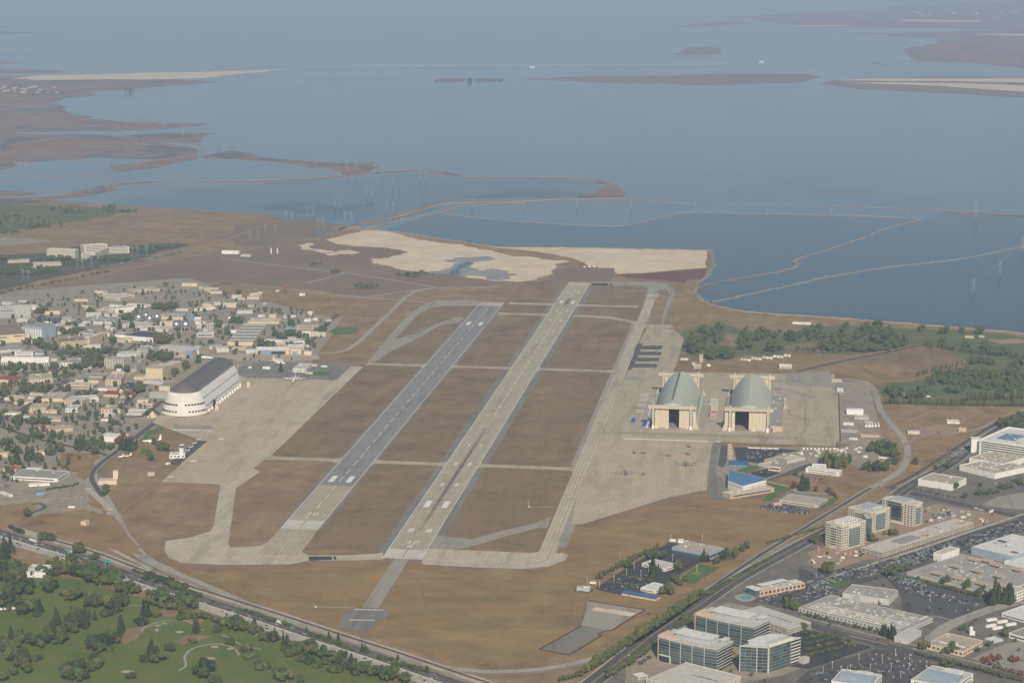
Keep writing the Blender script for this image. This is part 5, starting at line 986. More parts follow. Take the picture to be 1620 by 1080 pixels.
# ---------- industrial blocks lower right
t, L, d, h = B_(ZI, (735, 230), (1400, 395), C=(1760, 235), hp=18, wall='conc', roof='roof_gravel', label='vast grey roofed factory with rows of tan roof monitors', floors=0, units=70)
def on_roof(fr, x, y, t, h, sx, sy, sz, mat, name):
    p = fr(x, y, h); inv = Matrix.Rotation(-t.rotation_euler[2], 3, 'Z'); q = inv @ (p-Vector(t.location)); return part(name, mat, t, q.x, q.y, h-.5, sx, sy, sz)
for (x, y) in ((965, 225), (1105, 172), (1265, 205), (1128, 262), (1292, 300), (1430, 245), (1405, 160), (1340, 130), (1243, 122), (1565, 195), (1460, 320)):
    on_roof(ZI, x, y, t, h, 17, 10, 3.2, 'pink', 'roof_monitor'); on_roof(ZI, x, y-4, t, h+3, 16, 9, .6, 'rtan', 'monitor_roof')
B_(ZI, (935, 120), (1000, 135), C=(1120, 85), hp=58, wall='white', roof='rpale', label='raised white block on the left of the vast factory', floors=0)
t, L, d, h = B_(ZH, (1220, 745), (1530, 820), C=(1850, 720), hp=60, wall='bluegrey', roof='rwhite', label='tall pale blue walled plant with white roof at the right edge', floors=0, units=10); part('roof_well', 'rdark', t, L*.2, d*.55, h-.6, L*.2, d*.08, .6); part('roof_well', 'rdark', t, L*.85, d*.2, h-.6, L*.16, d*.06, .6)
B_(ZH, (1470, 825), (1640, 865), C=(1850, 800), hp=30, wall='white', roof='rwhite', label='lower white roofed block in front of the tall pale blue plant', floors=0)
t, L, d, h = B_(ZI, (-80, 505), (700, 690), C=(965, 592), hp=28, wall='lgrey', roof='roof_gravel', label='large grey plant with roof crowded with pipes and ducts', floors=1, strip=False, units=150)
for k in range(34): part('duct', rnd.choice(['steel', 'lgrey', 'rtan', 'trim']), t, L*rnd.uniform(.15, .95), d*rnd.uniform(.1, .9), h-.4, rnd.uniform(5, 26), rnd.uniform(1, 2), rnd.uniform(.8, 2), rnd.choice([0, pi/2]))
for k in range(4): part('roof_ridge', 'trim', t, L*.5, d*(.12+.1*k), h-.5, L*.9, .8, 1.1)
on_roof(ZI, 760, 505, t, h, 4, 4, 5, 'brickred', 'red_tank'); on_roof(ZI, 543, 435, t, h, 3.5, 3.5, 4, 'white', 'white_tank'); on_roof(ZI, 360, 425, t, h, 7, 7, 6, 'steel', 'cooling_unit')
B_(ZI, (250, 415), (600, 462), C=(690, 395), hp=48, wall='lgrey', roof='roof_gravel', label='taller plain grey hall behind the crowded roof plant', floors=0, units=12, parapet=1)
B_(ZI, (640, 735), (740, 755), C=(870, 695), hp=42, wall='lgrey', roof='lgrey', label='pale grey end block of the plant beside the street corner', floors=0)
t, L, d, h = B_(ZI, (888, 790), (1160, 850), C=(1352, 775), hp=42, wall='cream', roof='rtan', label='cream low office with stepped tan roof below the plant', floors=1, strip=False, units=8, parapet=1.2); part('white_parapet', 'white', t, L*.55, d*.25, h, L*.7, .6, 1.6)
B_(ZI, (1320, 724), (1382, 748), C=(1442, 722), hp=14, wall='lgrey', roof='rwhite', label='low pale roofed shed beside two white silos', floors=0)
for k, (x, y, r, hp) in enumerate(((1220, 682, 2.6, 60), (1241, 684, 1.8, 26))):
    p = ZI(x, y); b = MB(); hh = hgt(p, hp/ZI.k); t = thing('silo', ['tall', 'short'][k]+' white silo beside the cream low office', 'silo', (p.x, p.y, 0)); b.bar((0, 0, -.4), (0, 0, hh), r, 0, None, 14); b.build('shell', 'white', t, False); b = MB(); b.bar((0, 0, hh), (0, 0, hh+1.2), r, 0, .3, 14); b.build('cap', 'rwhite', t)
B_(ZI, (1505, 705), (1640, 742), C=(1800, 690), hp=38, wall='white', roof='rgrey', label='white walled shed with grey roof at the right edge', floors=1); B_(ZI, (1450, 545), (1640, 596), C=(1820, 540), hp=28, wall='white', roof='rwhite', label='long white roofed depot at the right edge', floors=1)
B_(ZI, (1548, 440), (1640, 405), dp=60, hp=72, wall='white', roof='rpale', label='white three storey office beside the tall conifers', floors=3, strip=False)
for k, (x, y) in enumerate(((1330, 585), (1410, 600), (1325, 630), (1375, 648), (1475, 620))):
    B_(ZI, (x, y-6), (x+14, y), C=(x+66, y-22), hp=15, wall='white', roof='rwhite', label=['upper left', 'upper middle', 'lower left', 'lower middle', 'rightmost'][k]+' white semi trailer parked beside the depot', name='trailer', cat='trailer', floors=0, door=False)
for (A, B, C, lab) in (((165, 1085), (470, 1130), (630, 1050), 'left'), ((765, 1075), (1080, 1140), (1390, 1060), 'right')):
    t, L, d, h = B_(ZI, A, B, C=C, hp=58, wall='white', roof='rpale', label=lab+' of two white offices with curved roof at the bottom edge', floors=2, units=4)
    b = MB(); n = 8
    for k in range(n):
        a0, a1 = k/n, (k+1)/n; z_ = lambda u: h+4*sin(pi*u*.5)
        b.face([(L*.1, d*(.1+.5*a0), z_(a0)), (L*.95, d*(.1+.5*a0), z_(a0)), (L*.95, d*(.1+.5*a1), z_(a1)), (L*.1, d*(.1+.5*a1), z_(a1))])
    b.face([(L*.1, d*.1, h), (L*.95, d*.1, h), (L*.95, d*.6, h), (L*.1, d*.6, h)][::-1]); b.face([(L*.95, d*.1, h), (L*.95, d*.6, h), (L*.95, d*.6, h+4)]); b.face([(L*.1, d*.6, h), (L*.95, d*.6, h), (L*.95, d*.6, h+4), (L*.1, d*.6, h+4)][::-1]); b.build('curved_roof', 'bluegrey', t); part('roof_court', 'rwhite', t, L*.6, d*.8, h-.3, L*.4, d*.25, 3)
# ================================================================== RESEARCH CAMPUS, LEFT
# frame, A, B, visible wall height, visible roof depth, wall, roof, options, label
CAMPUS = [
 (ZA, (-80, 345), (268, 330), 105, 6, 'grey', 'rgrey', 'T', 'long grey wind tunnel hall with steel bracing at the left edge'),
 (ZA, (-60, 560), (212, 542), 98, 80, 'cream', 'rbrown', 'G', 'tall cream wind tunnel hall with sloping brown roof'),
 (ZA, (214, 505), (362, 520), 100, 40, 'bluegrey', 'rgrey', 'V', 'blue grey test hall with white vertical ribs'),
 (ZA, (445, 422), (572, 398), 12, 14, 'grey', 'rwhite', '', 'open shed with long white roof beside the blue grey hall'),
 (ZA, (10, 738), (415, 742), 62, 18, 'white', 'rwhite', 'B', 'long white building with rounded roof and arcade'),
 (ZA, (128, 690), (282, 694), 62, 10, 'white', 'bluegrey', 'S', 'white upper cabin with dark window band above the rounded building'),
 (ZA, (-10, 640), (200, 626), 22, 30, 'lgrey', 'rgrey', '', 'low grey roofed shed at the left edge above the rounded building'),
 (ZA, (250, 652), (400, 656), 15, 32, 'lgrey', 'rgrey', '', 'low grey shed behind the rounded white building'),
 (ZA, (525, 592), (765, 572), 46, 38, 'cream', 'rbrown', 'S', 'wide cream laboratory with brown roof in the campus middle'),
 (ZA, (672, 494), (800, 492), 24, 30, 'lgrey', 'rgrey', '', 'grey roofed lab behind the wide cream laboratory'),
 (ZA, (768, 562), (905, 515), 55, 18, 'cream', 'rpale', 'S', 'angled cream lab right of the wide cream laboratory'),
 (ZA, (1060, 524), (1332, 546), 36, 52, 'white', 'rdark', 'N', 'white lab with large dark flat roof'),
 (ZA, (980, 506), (1060, 506), 22, 24, 'white', 'rtan', '', 'small white lab left of the dark roofed one'),
 (ZA, (825, 282), (990, 292), 18, 24, 'tan', 'rpale', '', 'low tan wing beside the cream white block near the far road'),
 (ZA, (985, 302), (1166, 282), 42, 18, 'white', 'rpale', 'N', 'cream white block near the far campus road'),
 (ZA, (930, 238), (1022, 242), 8, 9, 'white', 'rwhite', '', 'small white roof beyond the cream white block, left one'),
 (ZA, (1060, 238), (1250, 250), 12, 16, 'white', 'rwhite', '', 'long white roof beyond the cream white block, right one'),
 (ZA, (825, 176), (1020, 194), 22, 36, 'cream', 'rpale', 'S', 'stepped beige centre at the far campus edge, left wing'),
 (ZA, (1020, 178), (1150, 162), 22, 28, 'cream', 'rpale', 'S', 'stepped beige centre at the far campus edge, middle wing'),
 (ZA, (1145, 126), (1366, 108), 16, 24, 'cream', 'rtan', '', 'stepped beige centre at the far campus edge, rear wing'),
 (ZA, (1045, 412), (1225, 426), 20, 34, 'lgrey', 'rpale', '', 'flat pale lab in front of the four silver spheres'),
 (ZA, (1190, 442), (1430, 456), 15, 28, 'white', 'rpale', '', 'long white lab below the silver spheres'),
 (ZA, (1365, 405), (1480, 410), 32, 14, 'cream', 'rpale', '', 'cream block between the two groups of silver spheres'),
 (ZA, (705, 392), (985, 396), 26, 44, 'lgrey', 'rgrey', 'U', 'sprawling grey equipment building left of the spheres'),
 (ZB, (65, 600), (365, 622), 55, 58, 'tan', 'rpale', 'G', 'big tan hangar with pale ridge roof behind the airship hangar'),
 (ZB, (365, 622), (450, 578), 55, 30, 'blue', 'rpale', '', 'blue door end of the big tan hangar'),
 (ZA, (1170, 662), (1312, 672), 62, 26, 'lgrey', 'rgrey', 'S', 'grey office left of the big tan hangar'),
 (ZA, (1000, 668), (1166, 668), 22, 24, 'lgrey', 'rpale', '', 'low pale lab below the dark roofed lab'),
 (ZA, (890, 768), (1060, 772), 78, 22, 'conc', 'rgrey', 'W', 'three storey concrete office with punched windows'),
 (ZA, (1060, 772), (1130, 750), 72, 20, 'conc', 'rgrey', 'W', 'end wing of the three storey concrete office'),
 (ZA, (1115, 792), (1166, 792), 16, 86, 'lgrey', 'rgrey', '', 'long narrow grey roofed shed right of the concrete office'),
 (ZB, (5, 792), (135, 797), 96, 30, 'cream', 'rtan', 'N', 'tall cream boxy test hall beside the airship hangar'),
 (ZB, (135, 760), (285, 705), 62, 32, 'cream', 'rpale', 'W', 'cream rear wing of the tall boxy test hall'),
 (ZA, (1145, 866), (1245, 869), 25, 18, 'cream', 'rtan', '', 'low cream annex left of the tall boxy test hall'),
 (ZA, (640, 886), (842, 892), 20, 58, 'cream', 'rgrey', '', 'cream low workshop with wide grey roof'),
 (ZA, (775, 866), (895, 866), 24, 34, 'cream', 'rgrey', '', 'cream block with dark bays behind the low workshop'),
 (ZA, (900, 918), (1035, 918), 50, 56, 'cream', 'rtan', 'W', 'cream L shaped office with tan roof'),
 (ZA, (1035, 900), (1155, 815), 18, 20, 'cream', 'rtan', '', 'long rear wing of the cream L shaped office'),
 (ZA, (545, 937), (790, 947), 26, 32, 'cream', 'rpale', '', 'cream flat roofed shop with red roof patch'),
 (ZA, (600, 915), (690, 918), 8, 10, 'rred', 'rred', 'N', 'small dark red roof on the cream flat shop'),
 (ZA, (248, 896), (452, 888), 34, 46, 'cream', 'rtan', 'W', 'tan roofed barracks beside the lawn'),
 (ZA, (-20, 886), (135, 902), 40, 36, 'cream', 'rred', 'X', 'cream mission style house with red tile roof at the left edge'),
 (ZA, (135, 900), (215, 885), 38, 30, 'cream', 'rred', 'X', 'second cream house with red tile roof left of the barracks'),
 (ZA, (415, 818), (500, 824), 36, 20, 'cream', 'rred', 'X', 'small cream house with red roof among trees by the lawn'),
 (ZA, (520, 753), (656, 757), 34, 36, 'white', 'rgrey', 'S', 'white fronted lab beside the rounded white building'),
 (ZA, (440, 757), (520, 758), 20, 34, 'lgrey', 'rgrey', '', 'grey lab wing left of the white fronted lab'),
 (ZA, (355, 1052), (536, 1053), 26, 54, 'cream', 'rtan', '', 'tan roofed hall in the lower campus'),
 (ZA, (478, 1014), (562, 1016), 16, 18, 'cream', 'rred', 'X', 'red roofed house behind the tan roofed hall'),
 (ZA, (535, 1078), (700, 1088), 38, 42, 'cream', 'rpale', 'W', 'cream block right of the tan roofed hall'),
 (ZA, (688, 1062), (842, 1052), 32, 28, 'white', 'rwhite', '', 'white roofed hall right of the cream block'),
 (ZA, (215, 1036), (290, 1037), 12, 10, 'white', 'rwhite', 'N', 'lone white flat hut by the campus street'),
 (ZA, (885, 1012), (1125, 1017), 32, 30, 'cream', 'rred', 'X', 'long red roofed quarters behind the checkered water tower'),
 (ZA, (1275, 986), (1436, 990), 10, 7, 'grey', 'rwhite', 'N', 'white striped barracks roof, farthest of three'),
 (ZA, (1272, 1004), (1436, 1008), 10, 7, 'grey', 'rwhite', 'N', 'white striped barracks roof, middle of three'),
 (ZA, (1268, 1024), (1436, 1028), 12, 7, 'grey', 'rwhite', 'N', 'white striped barracks roof, nearest of three'),
 (ZA, (1360, 962), (1452, 964), 42, 46, 'cream', 'rgrey', 'N', 'cream shop with grey roof left of the airship hangar roof'),
 (ZB, (638, 522), (838, 524), 30, 142, 'cream', 'rgrey', 'Q', 'huge grey roofed warehouse with pale roof lights'),
 (ZB, (795, 352), (1040, 354), 14, 28, 'cream', 'rpale', '', 'cream shed behind the huge grey warehouse'),
 (ZB, (1125, 592), (1212, 592), 42, 12, 'cream', 'rpale', 'D', 'small cream hangar with blue door right of the big door one'),
 (ZB, (1232, 597), (1290, 598), 30, 10, 'cream', 'rpale', 'B', 'smallest cream round roofed hangar of the row'),
 (ZB, (783, 585), (855, 584), 30, 12, 'cream', 'rpale', 'B', 'cream round roofed hut left of the blue door hangar'),
 (ZB, (555, 578), (650, 572), 34, 24, 'lgrey', 'rpale', 'B', 'grey round roofed hut below the huge warehouse'),
 (ZB, (668, 557), (780, 560), 18, 12, 'tan', 'rpale', 'N', 'low tan shed with dark openings below the huge warehouse'),
 (ZB, (925, 498), (1105, 503), 16, 10, 'white', 'rwhite', '', 'long white canopy building above the blue door hangar'),
 (ZB, (1100, 522), (1236, 512), 26, 20, 'white', 'rpale', '', 'white flat office right of the long canopy'),
 (ZB, (1090, 412), (1175, 413), 32, 14, 'blue', 'rblue', '', 'small blue walled shop near the far campus street'),
 (ZB, (1175, 412), (1346, 408), 38, 14, 'tan', 'bluegrey', 'S', 'tan office with blue roof near the far campus street'),
 (ZB, (1232, 337), (1286, 337), 14, 10, 'white', 'rwhite', 'N', 'white hut, left of a pair at the far street'),
 (ZB, (1300, 327), (1336, 327), 12, 8, 'white', 'rwhite', 'N', 'white hut, right of a pair at the far street'),
 (ZB, (875, 300), (926, 300), 8, 8, 'white', 'rwhite', 'N', 'flat white hut at the far equipment yard'),
 (ZB, (960, 307), (1015, 307), 20, 10, 'cream', 'rpale', 'N', 'cream tower hut in the far equipment yard'),
 (ZB, (1120, 302), (1166, 302), 8, 8, 'white', 'rwhite', 'N', 'white trailer in the far equipment yard'),
 (ZB, (1400, 337), (1450, 337), 10, 8, 'bluegrey', 'rwhite', 'N', 'pale blue trailer at the right end of the far yard'),
 (ZB, (645, 322), (716, 324), 20, 8, 'white', 'rwhite', 'B', 'white round roofed tent left of the equipment yard'),
 (ZB, (380, 258), (545, 240), 10, 8, 'white', 'rwhite', 'N', 'long white shed in the field beyond the spheres'),
 (ZB, (395, 245), (540, 228), 8, 6, 'white', 'rwhite', 'N', 'second long white shed in the field beyond the spheres'),
 (ZB, (130, 318), (300, 322), 18, 28, 'cream', 'bluegrey', '', 'cream lab with pale blue roof right of the four spheres'),
 (ZB, (305, 314), (380, 314), 26, 12, 'blue', 'rblue', '', 'blue shed beside the white storage tank'),
 (ZB, (480, 432), (528, 434), 78, 8, 'conc', 'rpale', 'W', 'tall concrete tower block beside the two silver spheres'),
 (ZB, (400, 456), (532, 458), 30, 14, 'lgrey', 'rpale', '', 'pale lab at the foot of the concrete tower block'),
 (ZB, (1145, 728), (1246, 731), 26, 44, 'white', 'rpale', 'W', 'white arcaded flight operations office on the dark pad'),
 (ZB, (1246, 745), (1300, 744), 10, 8, 'cream', 'rpale', 'N', 'cream hut right of the flight operations office'),
 (ZB, (1286, 684), (1332, 685), 10, 8, 'cream', 'rwhite', 'N', 'pale trailer above the flight operations office'),
 (ZB, (1362, 690), (1410, 691), 8, 6, 'white', 'rwhite', 'N', 'white trailer at the right of the dark pad'),
 (ZB, (912, 705), (968, 706), 18, 6, 'white', 'rwhite', 'B', 'white dome tent on dirt behind the airship hangar'),
 (ZB, (795, 698), (822, 699), 10, 5, 'white', 'rwhite', 'N', 'white van body left of the dome tent'),
 (ZB, (790, 163), (880, 165), 18, 20, 'cream', 'rpale', '', 'cream bunker in the far brown field'),
 (ZB, (808, 145), (872, 147), 24, 8, 'cream', 'rpale', '', 'upper storey of the cream bunker'),
 (ZB, (866, 120), (905, 121), 8, 6, 'white', 'rwhite', 'N', 'white shed above the cream bunker'),
 (ZB, (905, 205), (938, 207), 10, 8, 'bluegrey', 'lgrey', 'N', 'grey radar cabin below the cream bunker'),
 (ZB, (1195, 135), (1238, 136), 14, 6, 'white', 'rwhite', 'N', 'white cabin right of the brown test tower'),
 (ZB, (1012, 104), (1032, 105), 10, 5, 'white', 'rwhite', 'N', 'small white cabin left of the brown test tower'),
 (ZU, (1420, 410), (1528, 413), 20, 6, 'white', 'rwhite', 'B', 'white depot roof by the far levee road'),
 (ZU, (1540, 428), (1600, 430), 10, 8, 'lgrey', 'rpale', 'N', 'grey hut right of the white depot'),
 (ZC, (700, 658), (832, 657), 28, 18, 'cream', 'rpale', 'N', 'cream low block in front of the drill tower'),
 (ZC, (806, 642), (842, 641), 82, 8, 'cream', 'rtan', 'N', 'tall cream fire drill tower on the golden field'),
 (ZC, (765, 840), (804, 836), 5, 168, 'cream', 'rtan', 'N', 'long cream shed roof along the gate road'),
 (ZC, (80, 622), (410, 640), 26, 56, 'white', 'rgrey', '', 'white store with wide dark grey roof at the left'),
 (ZC, (205, 672), (356, 664), 14, 10, 'white', 'rwhite', 'N', 'white entrance canopy of the grey roofed store'),
 (ZC, (20, 562), (115, 566), 22, 18, 'pink', 'rred', 'N', 'pink roofed shop left of the grey roofed store'),
 (ZC, (180, 560), (290, 562), 12, 12, 'white', 'rwhite', 'N', 'row of white trailers behind the grey roofed store'),
 (ZC, (0, 720), (70, 745), 12, 12, 'white', 'rwhite', 'N', 'white roofed hut at the left edge below the store'),
 (ZC, (255, 735), (320, 728), 22, 10, 'blue', 'rblue', 'N', 'dark blue gate canopy below the grey roofed store'),
 (ZC, (1205, 472), (1316, 470), 26, 20, 'white', 'rwhite', 'S', 'white flight line office at the foot of the control tower'),
 (ZC, (710, 350), (892, 358), 36, 26, 'white', 'rwhite', '', 'white lab behind dark conifers near the apron road'),
 (ZC, (345, 292), (522, 278), 26, 22, 'tan', 'rtan', '', 'long tan barracks beside a field, lower campus'),
 (ZC, (250, 262), (350, 248), 14, 10, 'pink', 'rred', 'N', 'red roofed hut left of the long tan barracks'),
 (ZC, (200, 148), (330, 148), 34, 34, 'cream', 'rtan', 'W', 'cream tan roofed school block, lower campus'),
 (ZC, (330, 148), (405, 152), 14, 14, 'cream', 'rpale', 'N', 'cream low wing right of the school block'),
 (ZC, (465, 142), (552, 142), 24, 28, 'white', 'rpale', '', 'white flat shop left of the water tower'),
 (ZC, (720, 163), (800, 165), 42, 32, 'cream', 'rtan', 'W', 'square cream hall below the water tower'),
 (ZC, (800, 155), (856, 150), 24, 24, 'cream', 'rpale', 'N', 'cream wing of the square hall below the water tower'),
 (ZC, (968, 106), (1086, 109), 22, 8, 'cream', 'rpale', '', 'cream bay fronted garage near the airship hangar doors'),
 (ZC, (912, 138), (1042, 141), 10, 12, 'lgrey', 'rwhite', 'N', 'white roofed shed, upper of a pair near the hangar doors'),
 (ZC, (900, 162), (1010, 165), 10, 10, 'lgrey', 'rwhite', 'N', 'white roofed shed, lower of a pair near the hangar doors'),
 (ZC, (575, 946), (612, 950), 28, 14, 'cream', 'rtan', 'N', 'lone cream ammunition hut on the golden field'),
 (ZC, (1052, 598), (1100, 596), 26, 10, 'tan', 'rtan', 'B', 'tan round tent at the apron corner'),
 (ZC, (1180, 515), (1212, 515), 10, 5, 'white', 'rwhite', 'N', 'white van body at the dark pad corner'),
 (ZC, (0, 462), (55, 464), 30, 12, 'cream', 'rtan', 'N', 'cream cottage at the left edge among conifers'),
 (ZC, (248, 452), (320, 448), 22, 14, 'cream', 'rtan', 'N', 'cream cottage between dark conifers'),
 (ZC, (720, 205), (770, 207), 12, 6, 'white', 'rwhite', 'N', 'white trailer on the open lot below the hall'),
 (ZC, (90, 195), (185, 200), 18, 14, 'white', 'rwhite', 'N', 'white house among trees, lower campus'),
 (ZC, (180, 55), (235, 57), 14, 10, 'white', 'rwhite', 'N', 'white flat hut beside the diagonal campus street'),
 (ZD, (155, 382), (300, 388), 34, 52, 'white', 'rwhite', '', 'white warehouse beside the highway at the left'),
 (ZD, (-20, 600), (100, 592), 36, 14, 'white', 'rwhite', 'N', 'small white clubhouse at the left edge of the golf course'),
 (ZU, (300, 432), (482, 440), 52, 8, 'beige', 'rwhite', 'S', 'far white banded office, left one of the pair'),
 (ZU, (520, 442), (610, 447), 36, 12, 'beige', 'rwhite', 'S', 'far banded office, low front wing of the right one'),
 (ZU, (540, 410), (690, 400), 50, 10, 'beige', 'rwhite', 'S', 'far banded office, tall rear wing of the right one'),
 (ZU, (610, 446), (700, 412), 42, 10, 'beige', 'rwhite', 'S', 'far banded office, angled middle wing'),
 (ZU, (690, 412), (830, 406), 40, 8, 'beige', 'bluegrey', 'S', 'far banded office, right wing with glass'),
 (ZU, (50, 470), (190, 466), 10, 14, 'pink', 'rpale', 'N', 'far flat roofed office among dark trees, left one'),
 (ZU, (215, 492), (395, 486), 12, 16, 'pink', 'rpale', 'N', 'far flat roofed office among dark trees, right one'),
 (ZU, (120, 516), (300, 510), 10, 10, 'pink', 'rpale', 'N', 'far flat roofed office nearest the creek'),
 (ZO, (200, 905), (300, 908), 18, 20, 'cream', 'rred', 'N', 'clubhouse cottage with red roof behind the poplar row'),
 (ZO, (290, 858), (345, 860), 10, 6, 'white', 'rwhite', 'N', 'white hut behind the red roofed cottage'),
 (ZO, (475, 920), (520, 922), 12, 6, 'white', 'rwhite', 'N', 'white hut among the right golf course trees'),
 (ZO, (1345, 905), (1430, 908), 16, 18, 'tan', 'rred', 'N', 'red roofed hut behind the tall poplars at right'),
 (ZO, (910, 245), (1010, 250), 12, 14, 'cream', 'rpale', 'N', 'pale clubhouse by the bay, left block'),
 (ZO, (1070, 240), (1130, 243), 10, 14, 'lgrey', 'rpale', 'N', 'pale clubhouse by the bay, right block'),
 (ZX, (520, 96), (608, 100), 6, 5, 'white', 'rwhite', 'N', 'row of white huts on the dirt by the bay levee'),
 (ZX, (457, 305), (516, 310), 14, 6, 'lgrey', 'rwhite', 'N', 'pale shed at the bend of the drain channel'),
]
for fr, A, B, hp, dp, wl_, rf_, opt, lab in CAMPUS:
    k = dict(wall=wl_, roof=rf_, label=lab, floors=0 if len(lab) % 3 else 1, strip=len(lab) % 2 == 0)
    if 'S' in opt: k.update(floors=None)
    if 'W' in opt: k.update(floors=None, strip=False)
    if 'N' in opt or 'T' in opt or 'G' in opt or 'V' in opt or 'Q' in opt or 'D' in opt: k.update(floors=0)
    if 'B' in opt: k.update(kind='barrel_x', floors=0)
    if 'G' in opt or 'X' in opt: k.update(kind='gable_x')
    if 'U' in opt: k.update(units=24)
    elif opt in ('', 'S', 'W'): k.update(units=3)
    t, L, d, h = B_(fr, A, B, hp=hp, dp=dp, **k)
    if 'T' in opt:
        for i in range(14): part('brace', 'lgrey', t, L*(i+.5)/14, -.4, 0, 1, .5, h)
        b = MB()
        for i in range(6): b.bar((L*(.55+i*.07), -.6, 0), (L*(.62+i*.07), -.6, h), .6); b.bar((L*(.62+i*.07), -.7, 0), (L*(.55+i*.07), -.7, h), .6)
        b.build('cross_bracing', 'trim', t); part('stripe', 'rdark', t, L*.3, -.2, h*.55, L*.6, .3, 2)
    if 'V' in opt:
        for i in range(7): part('rib', 'white', t, L*(i+.5)/7, -.8, -.4, L/16, 1.6, h*.8)
    if 'Q' in opt:
        for i in range(6): part('roof_light', 'rpale', t, L/2, d*(i+.6)/6, h-.4, L*.96, d*.018, 1.0)
    if 'D' in opt: part('hangar_door', 'blue', t, L*.4, -.2, -.3, L*.5, .4, h*.6)
    if lab.startswith('tall cream wind'):
        part('slot_window', 'dark', t, L*.25, -.1, h*.45, L*.4, .3, 2); part('slot_window', 'dark', t, L*.8, -.1, h*.5, L*.3, .3, 2)
    if lab.startswith('long white building with'):
        for i in range(22): part('arch_opening', 'dark', t, L*(i+.5)/22, -.1, .3, L/38, .3, 5)
# blue door hangar
t, L, d, h = B_(ZB, (860, 588), (1118, 591), hp=46, dp=20, wall='cream', roof='rwhite', kind='gable_x', floors=0, label='cream hangar with blue sliding doors and a dark opening', name='hangar', cat='hangar')
part('sliding_door', 'blue', t, L*.28, -.3, -.3, L*.36, .5, h*.62); part('door_opening', 'dark', t, L*.67, -.2, -.3, L*.42, .3, h*.5); part('door_header', 'bluegrey', t, L*.48, -.25, h*.52, L*.8, .3, h*.12)
# pyramid tent
p = ZC(1045, 182); q = ZC(1112, 182); b = MB(); w_ = (q-p).length; hh = 12; c = [(0, 0, -.3), (w_, 0, -.3), (w_, w_, -.3), (0, w_, -.3)]; ap = (w_/2, w_/2, hh); t = thing('tent', 'tan pyramid shaped canopy near the hangar doors', 'tent', (p.x, p.y, 0))
for i in range(4): b.face([c[i], c[(i+1) % 4], ap])
b.build('canopy', 'cream', t)
# silver pressure spheres
ORD = ['first', 'second', 'third', 'fourth', 'fifth', 'sixth', 'seventh', 'eighth', 'ninth', 'tenth', 'eleventh', 'twelfth', 'thirteenth', 'fourteenth', 'fifteenth', 'sixteenth', 'seventeenth', 'eighteenth', 'nineteenth', 'twentieth']
sb = bmesh.new(); bmesh.ops.create_uvsphere(sb, u_segments=24, v_segments=14, radius=1); sme = bpy.data.meshes.new('sphere_shell'); sb.to_mesh(sme); sb.free(); sme.materials.append(MATS['silver']); sme.polygons.foreach_set('use_smooth', [True]*len(sme.polygons))
lg = MB(); lg.bar((0, 0, 0), (0, 0, 1), 1, 0, None, 8); lme = lg.mesh('sphere_leg', 'lgrey')
for fr, x, y, r, lab in ((ZA, 1185, 335, 36, 'leftmost'), (ZA, 1247, 318, 32, 'hindmost'), (ZA, 1279, 345, 34, 'nearest'), (ZA, 1342, 330, 37, 'rightmost'), (ZB, 243, 360, 33, 'left'), (ZB, 313, 360, 37, 'right')):
    base = fr(x, y+r*1.35); R_ = r/fr.k*(base-CAM).dot(FWD)/FPX
    t = thing('pressure_sphere', f'silver pressure sphere, {lab} of the '+('group of four' if fr is ZA else 'pair beside the concrete tower'), 'tank', (base.x, base.y, 0)); link('shell', sme, t, (0, 0, R_*1.35), 0, (R_,)*3)
    for k in range(8): link('leg', lme, t, (R_*.93*cos(k*pi/4), R_*.93*sin(k*pi/4), -.3), 0, (.45, .45, R_*1.35))
p = ZB(410, 330); t = thing('storage_tank', 'squat white storage tank beside the blue shed', 'tank', (p.x, p.y, 0)); b = MB(); b.bar((0, 0, -.3), (0, 0, 9), 6.5, 0, None, 18); b.build('shell', 'white', t); b = MB(); b.bar((0, 0, 9), (0, 0, 10.2), 6.5, 0, 1, 18); b.build('cap', 'rpale', t)
for k, x in enumerate((1320, 1360)):
    p = ZV(x-1000, 410); t = thing('gas_stack', ('left' if k == 0 else 'right')+' white column in the far depot', 'tower', (p.x, p.y, 0)); b = MB(); b.bar((0, 0, -.3), (0, 0, 17), 2, 0, None, 10); b.build('shell', 'white', t); b = MB(); b.bar((0, 0, 17), (0, 0, 18), 2.2, 0, 1, 10); b.build('cap', 'trim', t)
# checkered water tower
p = ZC(865, 100); t = thing('water_tower', 'red and white checkered water tower on lattice legs', 'tower', (p.x, p.y, 0)); hh = 26
for k in range(4):
    a = k*pi/2+pi/4
    for s in range(5):
        b = MB(); r0, r1 = 6.5-4*.16*s*1.6, 6.5-4*.16*(s+1)*1.6; b.bar((r0*cos(a), r0*sin(a), s*hh/5-.3*(s == 0)), (r1*cos(a), r1*sin(a), (s+1)*hh/5), .55); b.build('leg', 'red' if s % 2 == 0 else 'white', t)
b = MB()
for s in range(1, 5):
    r0 = 6.5-4*.16*s*1.6
    for k in range(4): a, c = k*pi/2+pi/4, (k+1)*pi/2+pi/4; b.bar((r0*cos(a), r0*sin(a), s*hh/5), (r0*cos(c), r0*sin(c), s*hh/5), .25)
b.build('brace', 'white', t)
for i in range(8):
    for j in range(3):
        b = MB(); a0, a1 = i*pi/4, (i+1)*pi/4; rr_ = [3.5, 4.6, 4.6, 3.0]; b.face([(rr_[j]*cos(a0), rr_[j]*sin(a0), hh+j*2.6), (rr_[j]*cos(a1), rr_[j]*sin(a1), hh+j*2.6), (rr_[j+1]*cos(a1), rr_[j+1]*sin(a1), hh+(j+1)*2.6), (rr_[j+1]*cos(a0), rr_[j+1]*sin(a0), hh+(j+1)*2.6)]); b.build('tank_panel', 'red' if (i+j) % 2 else 'white', t)
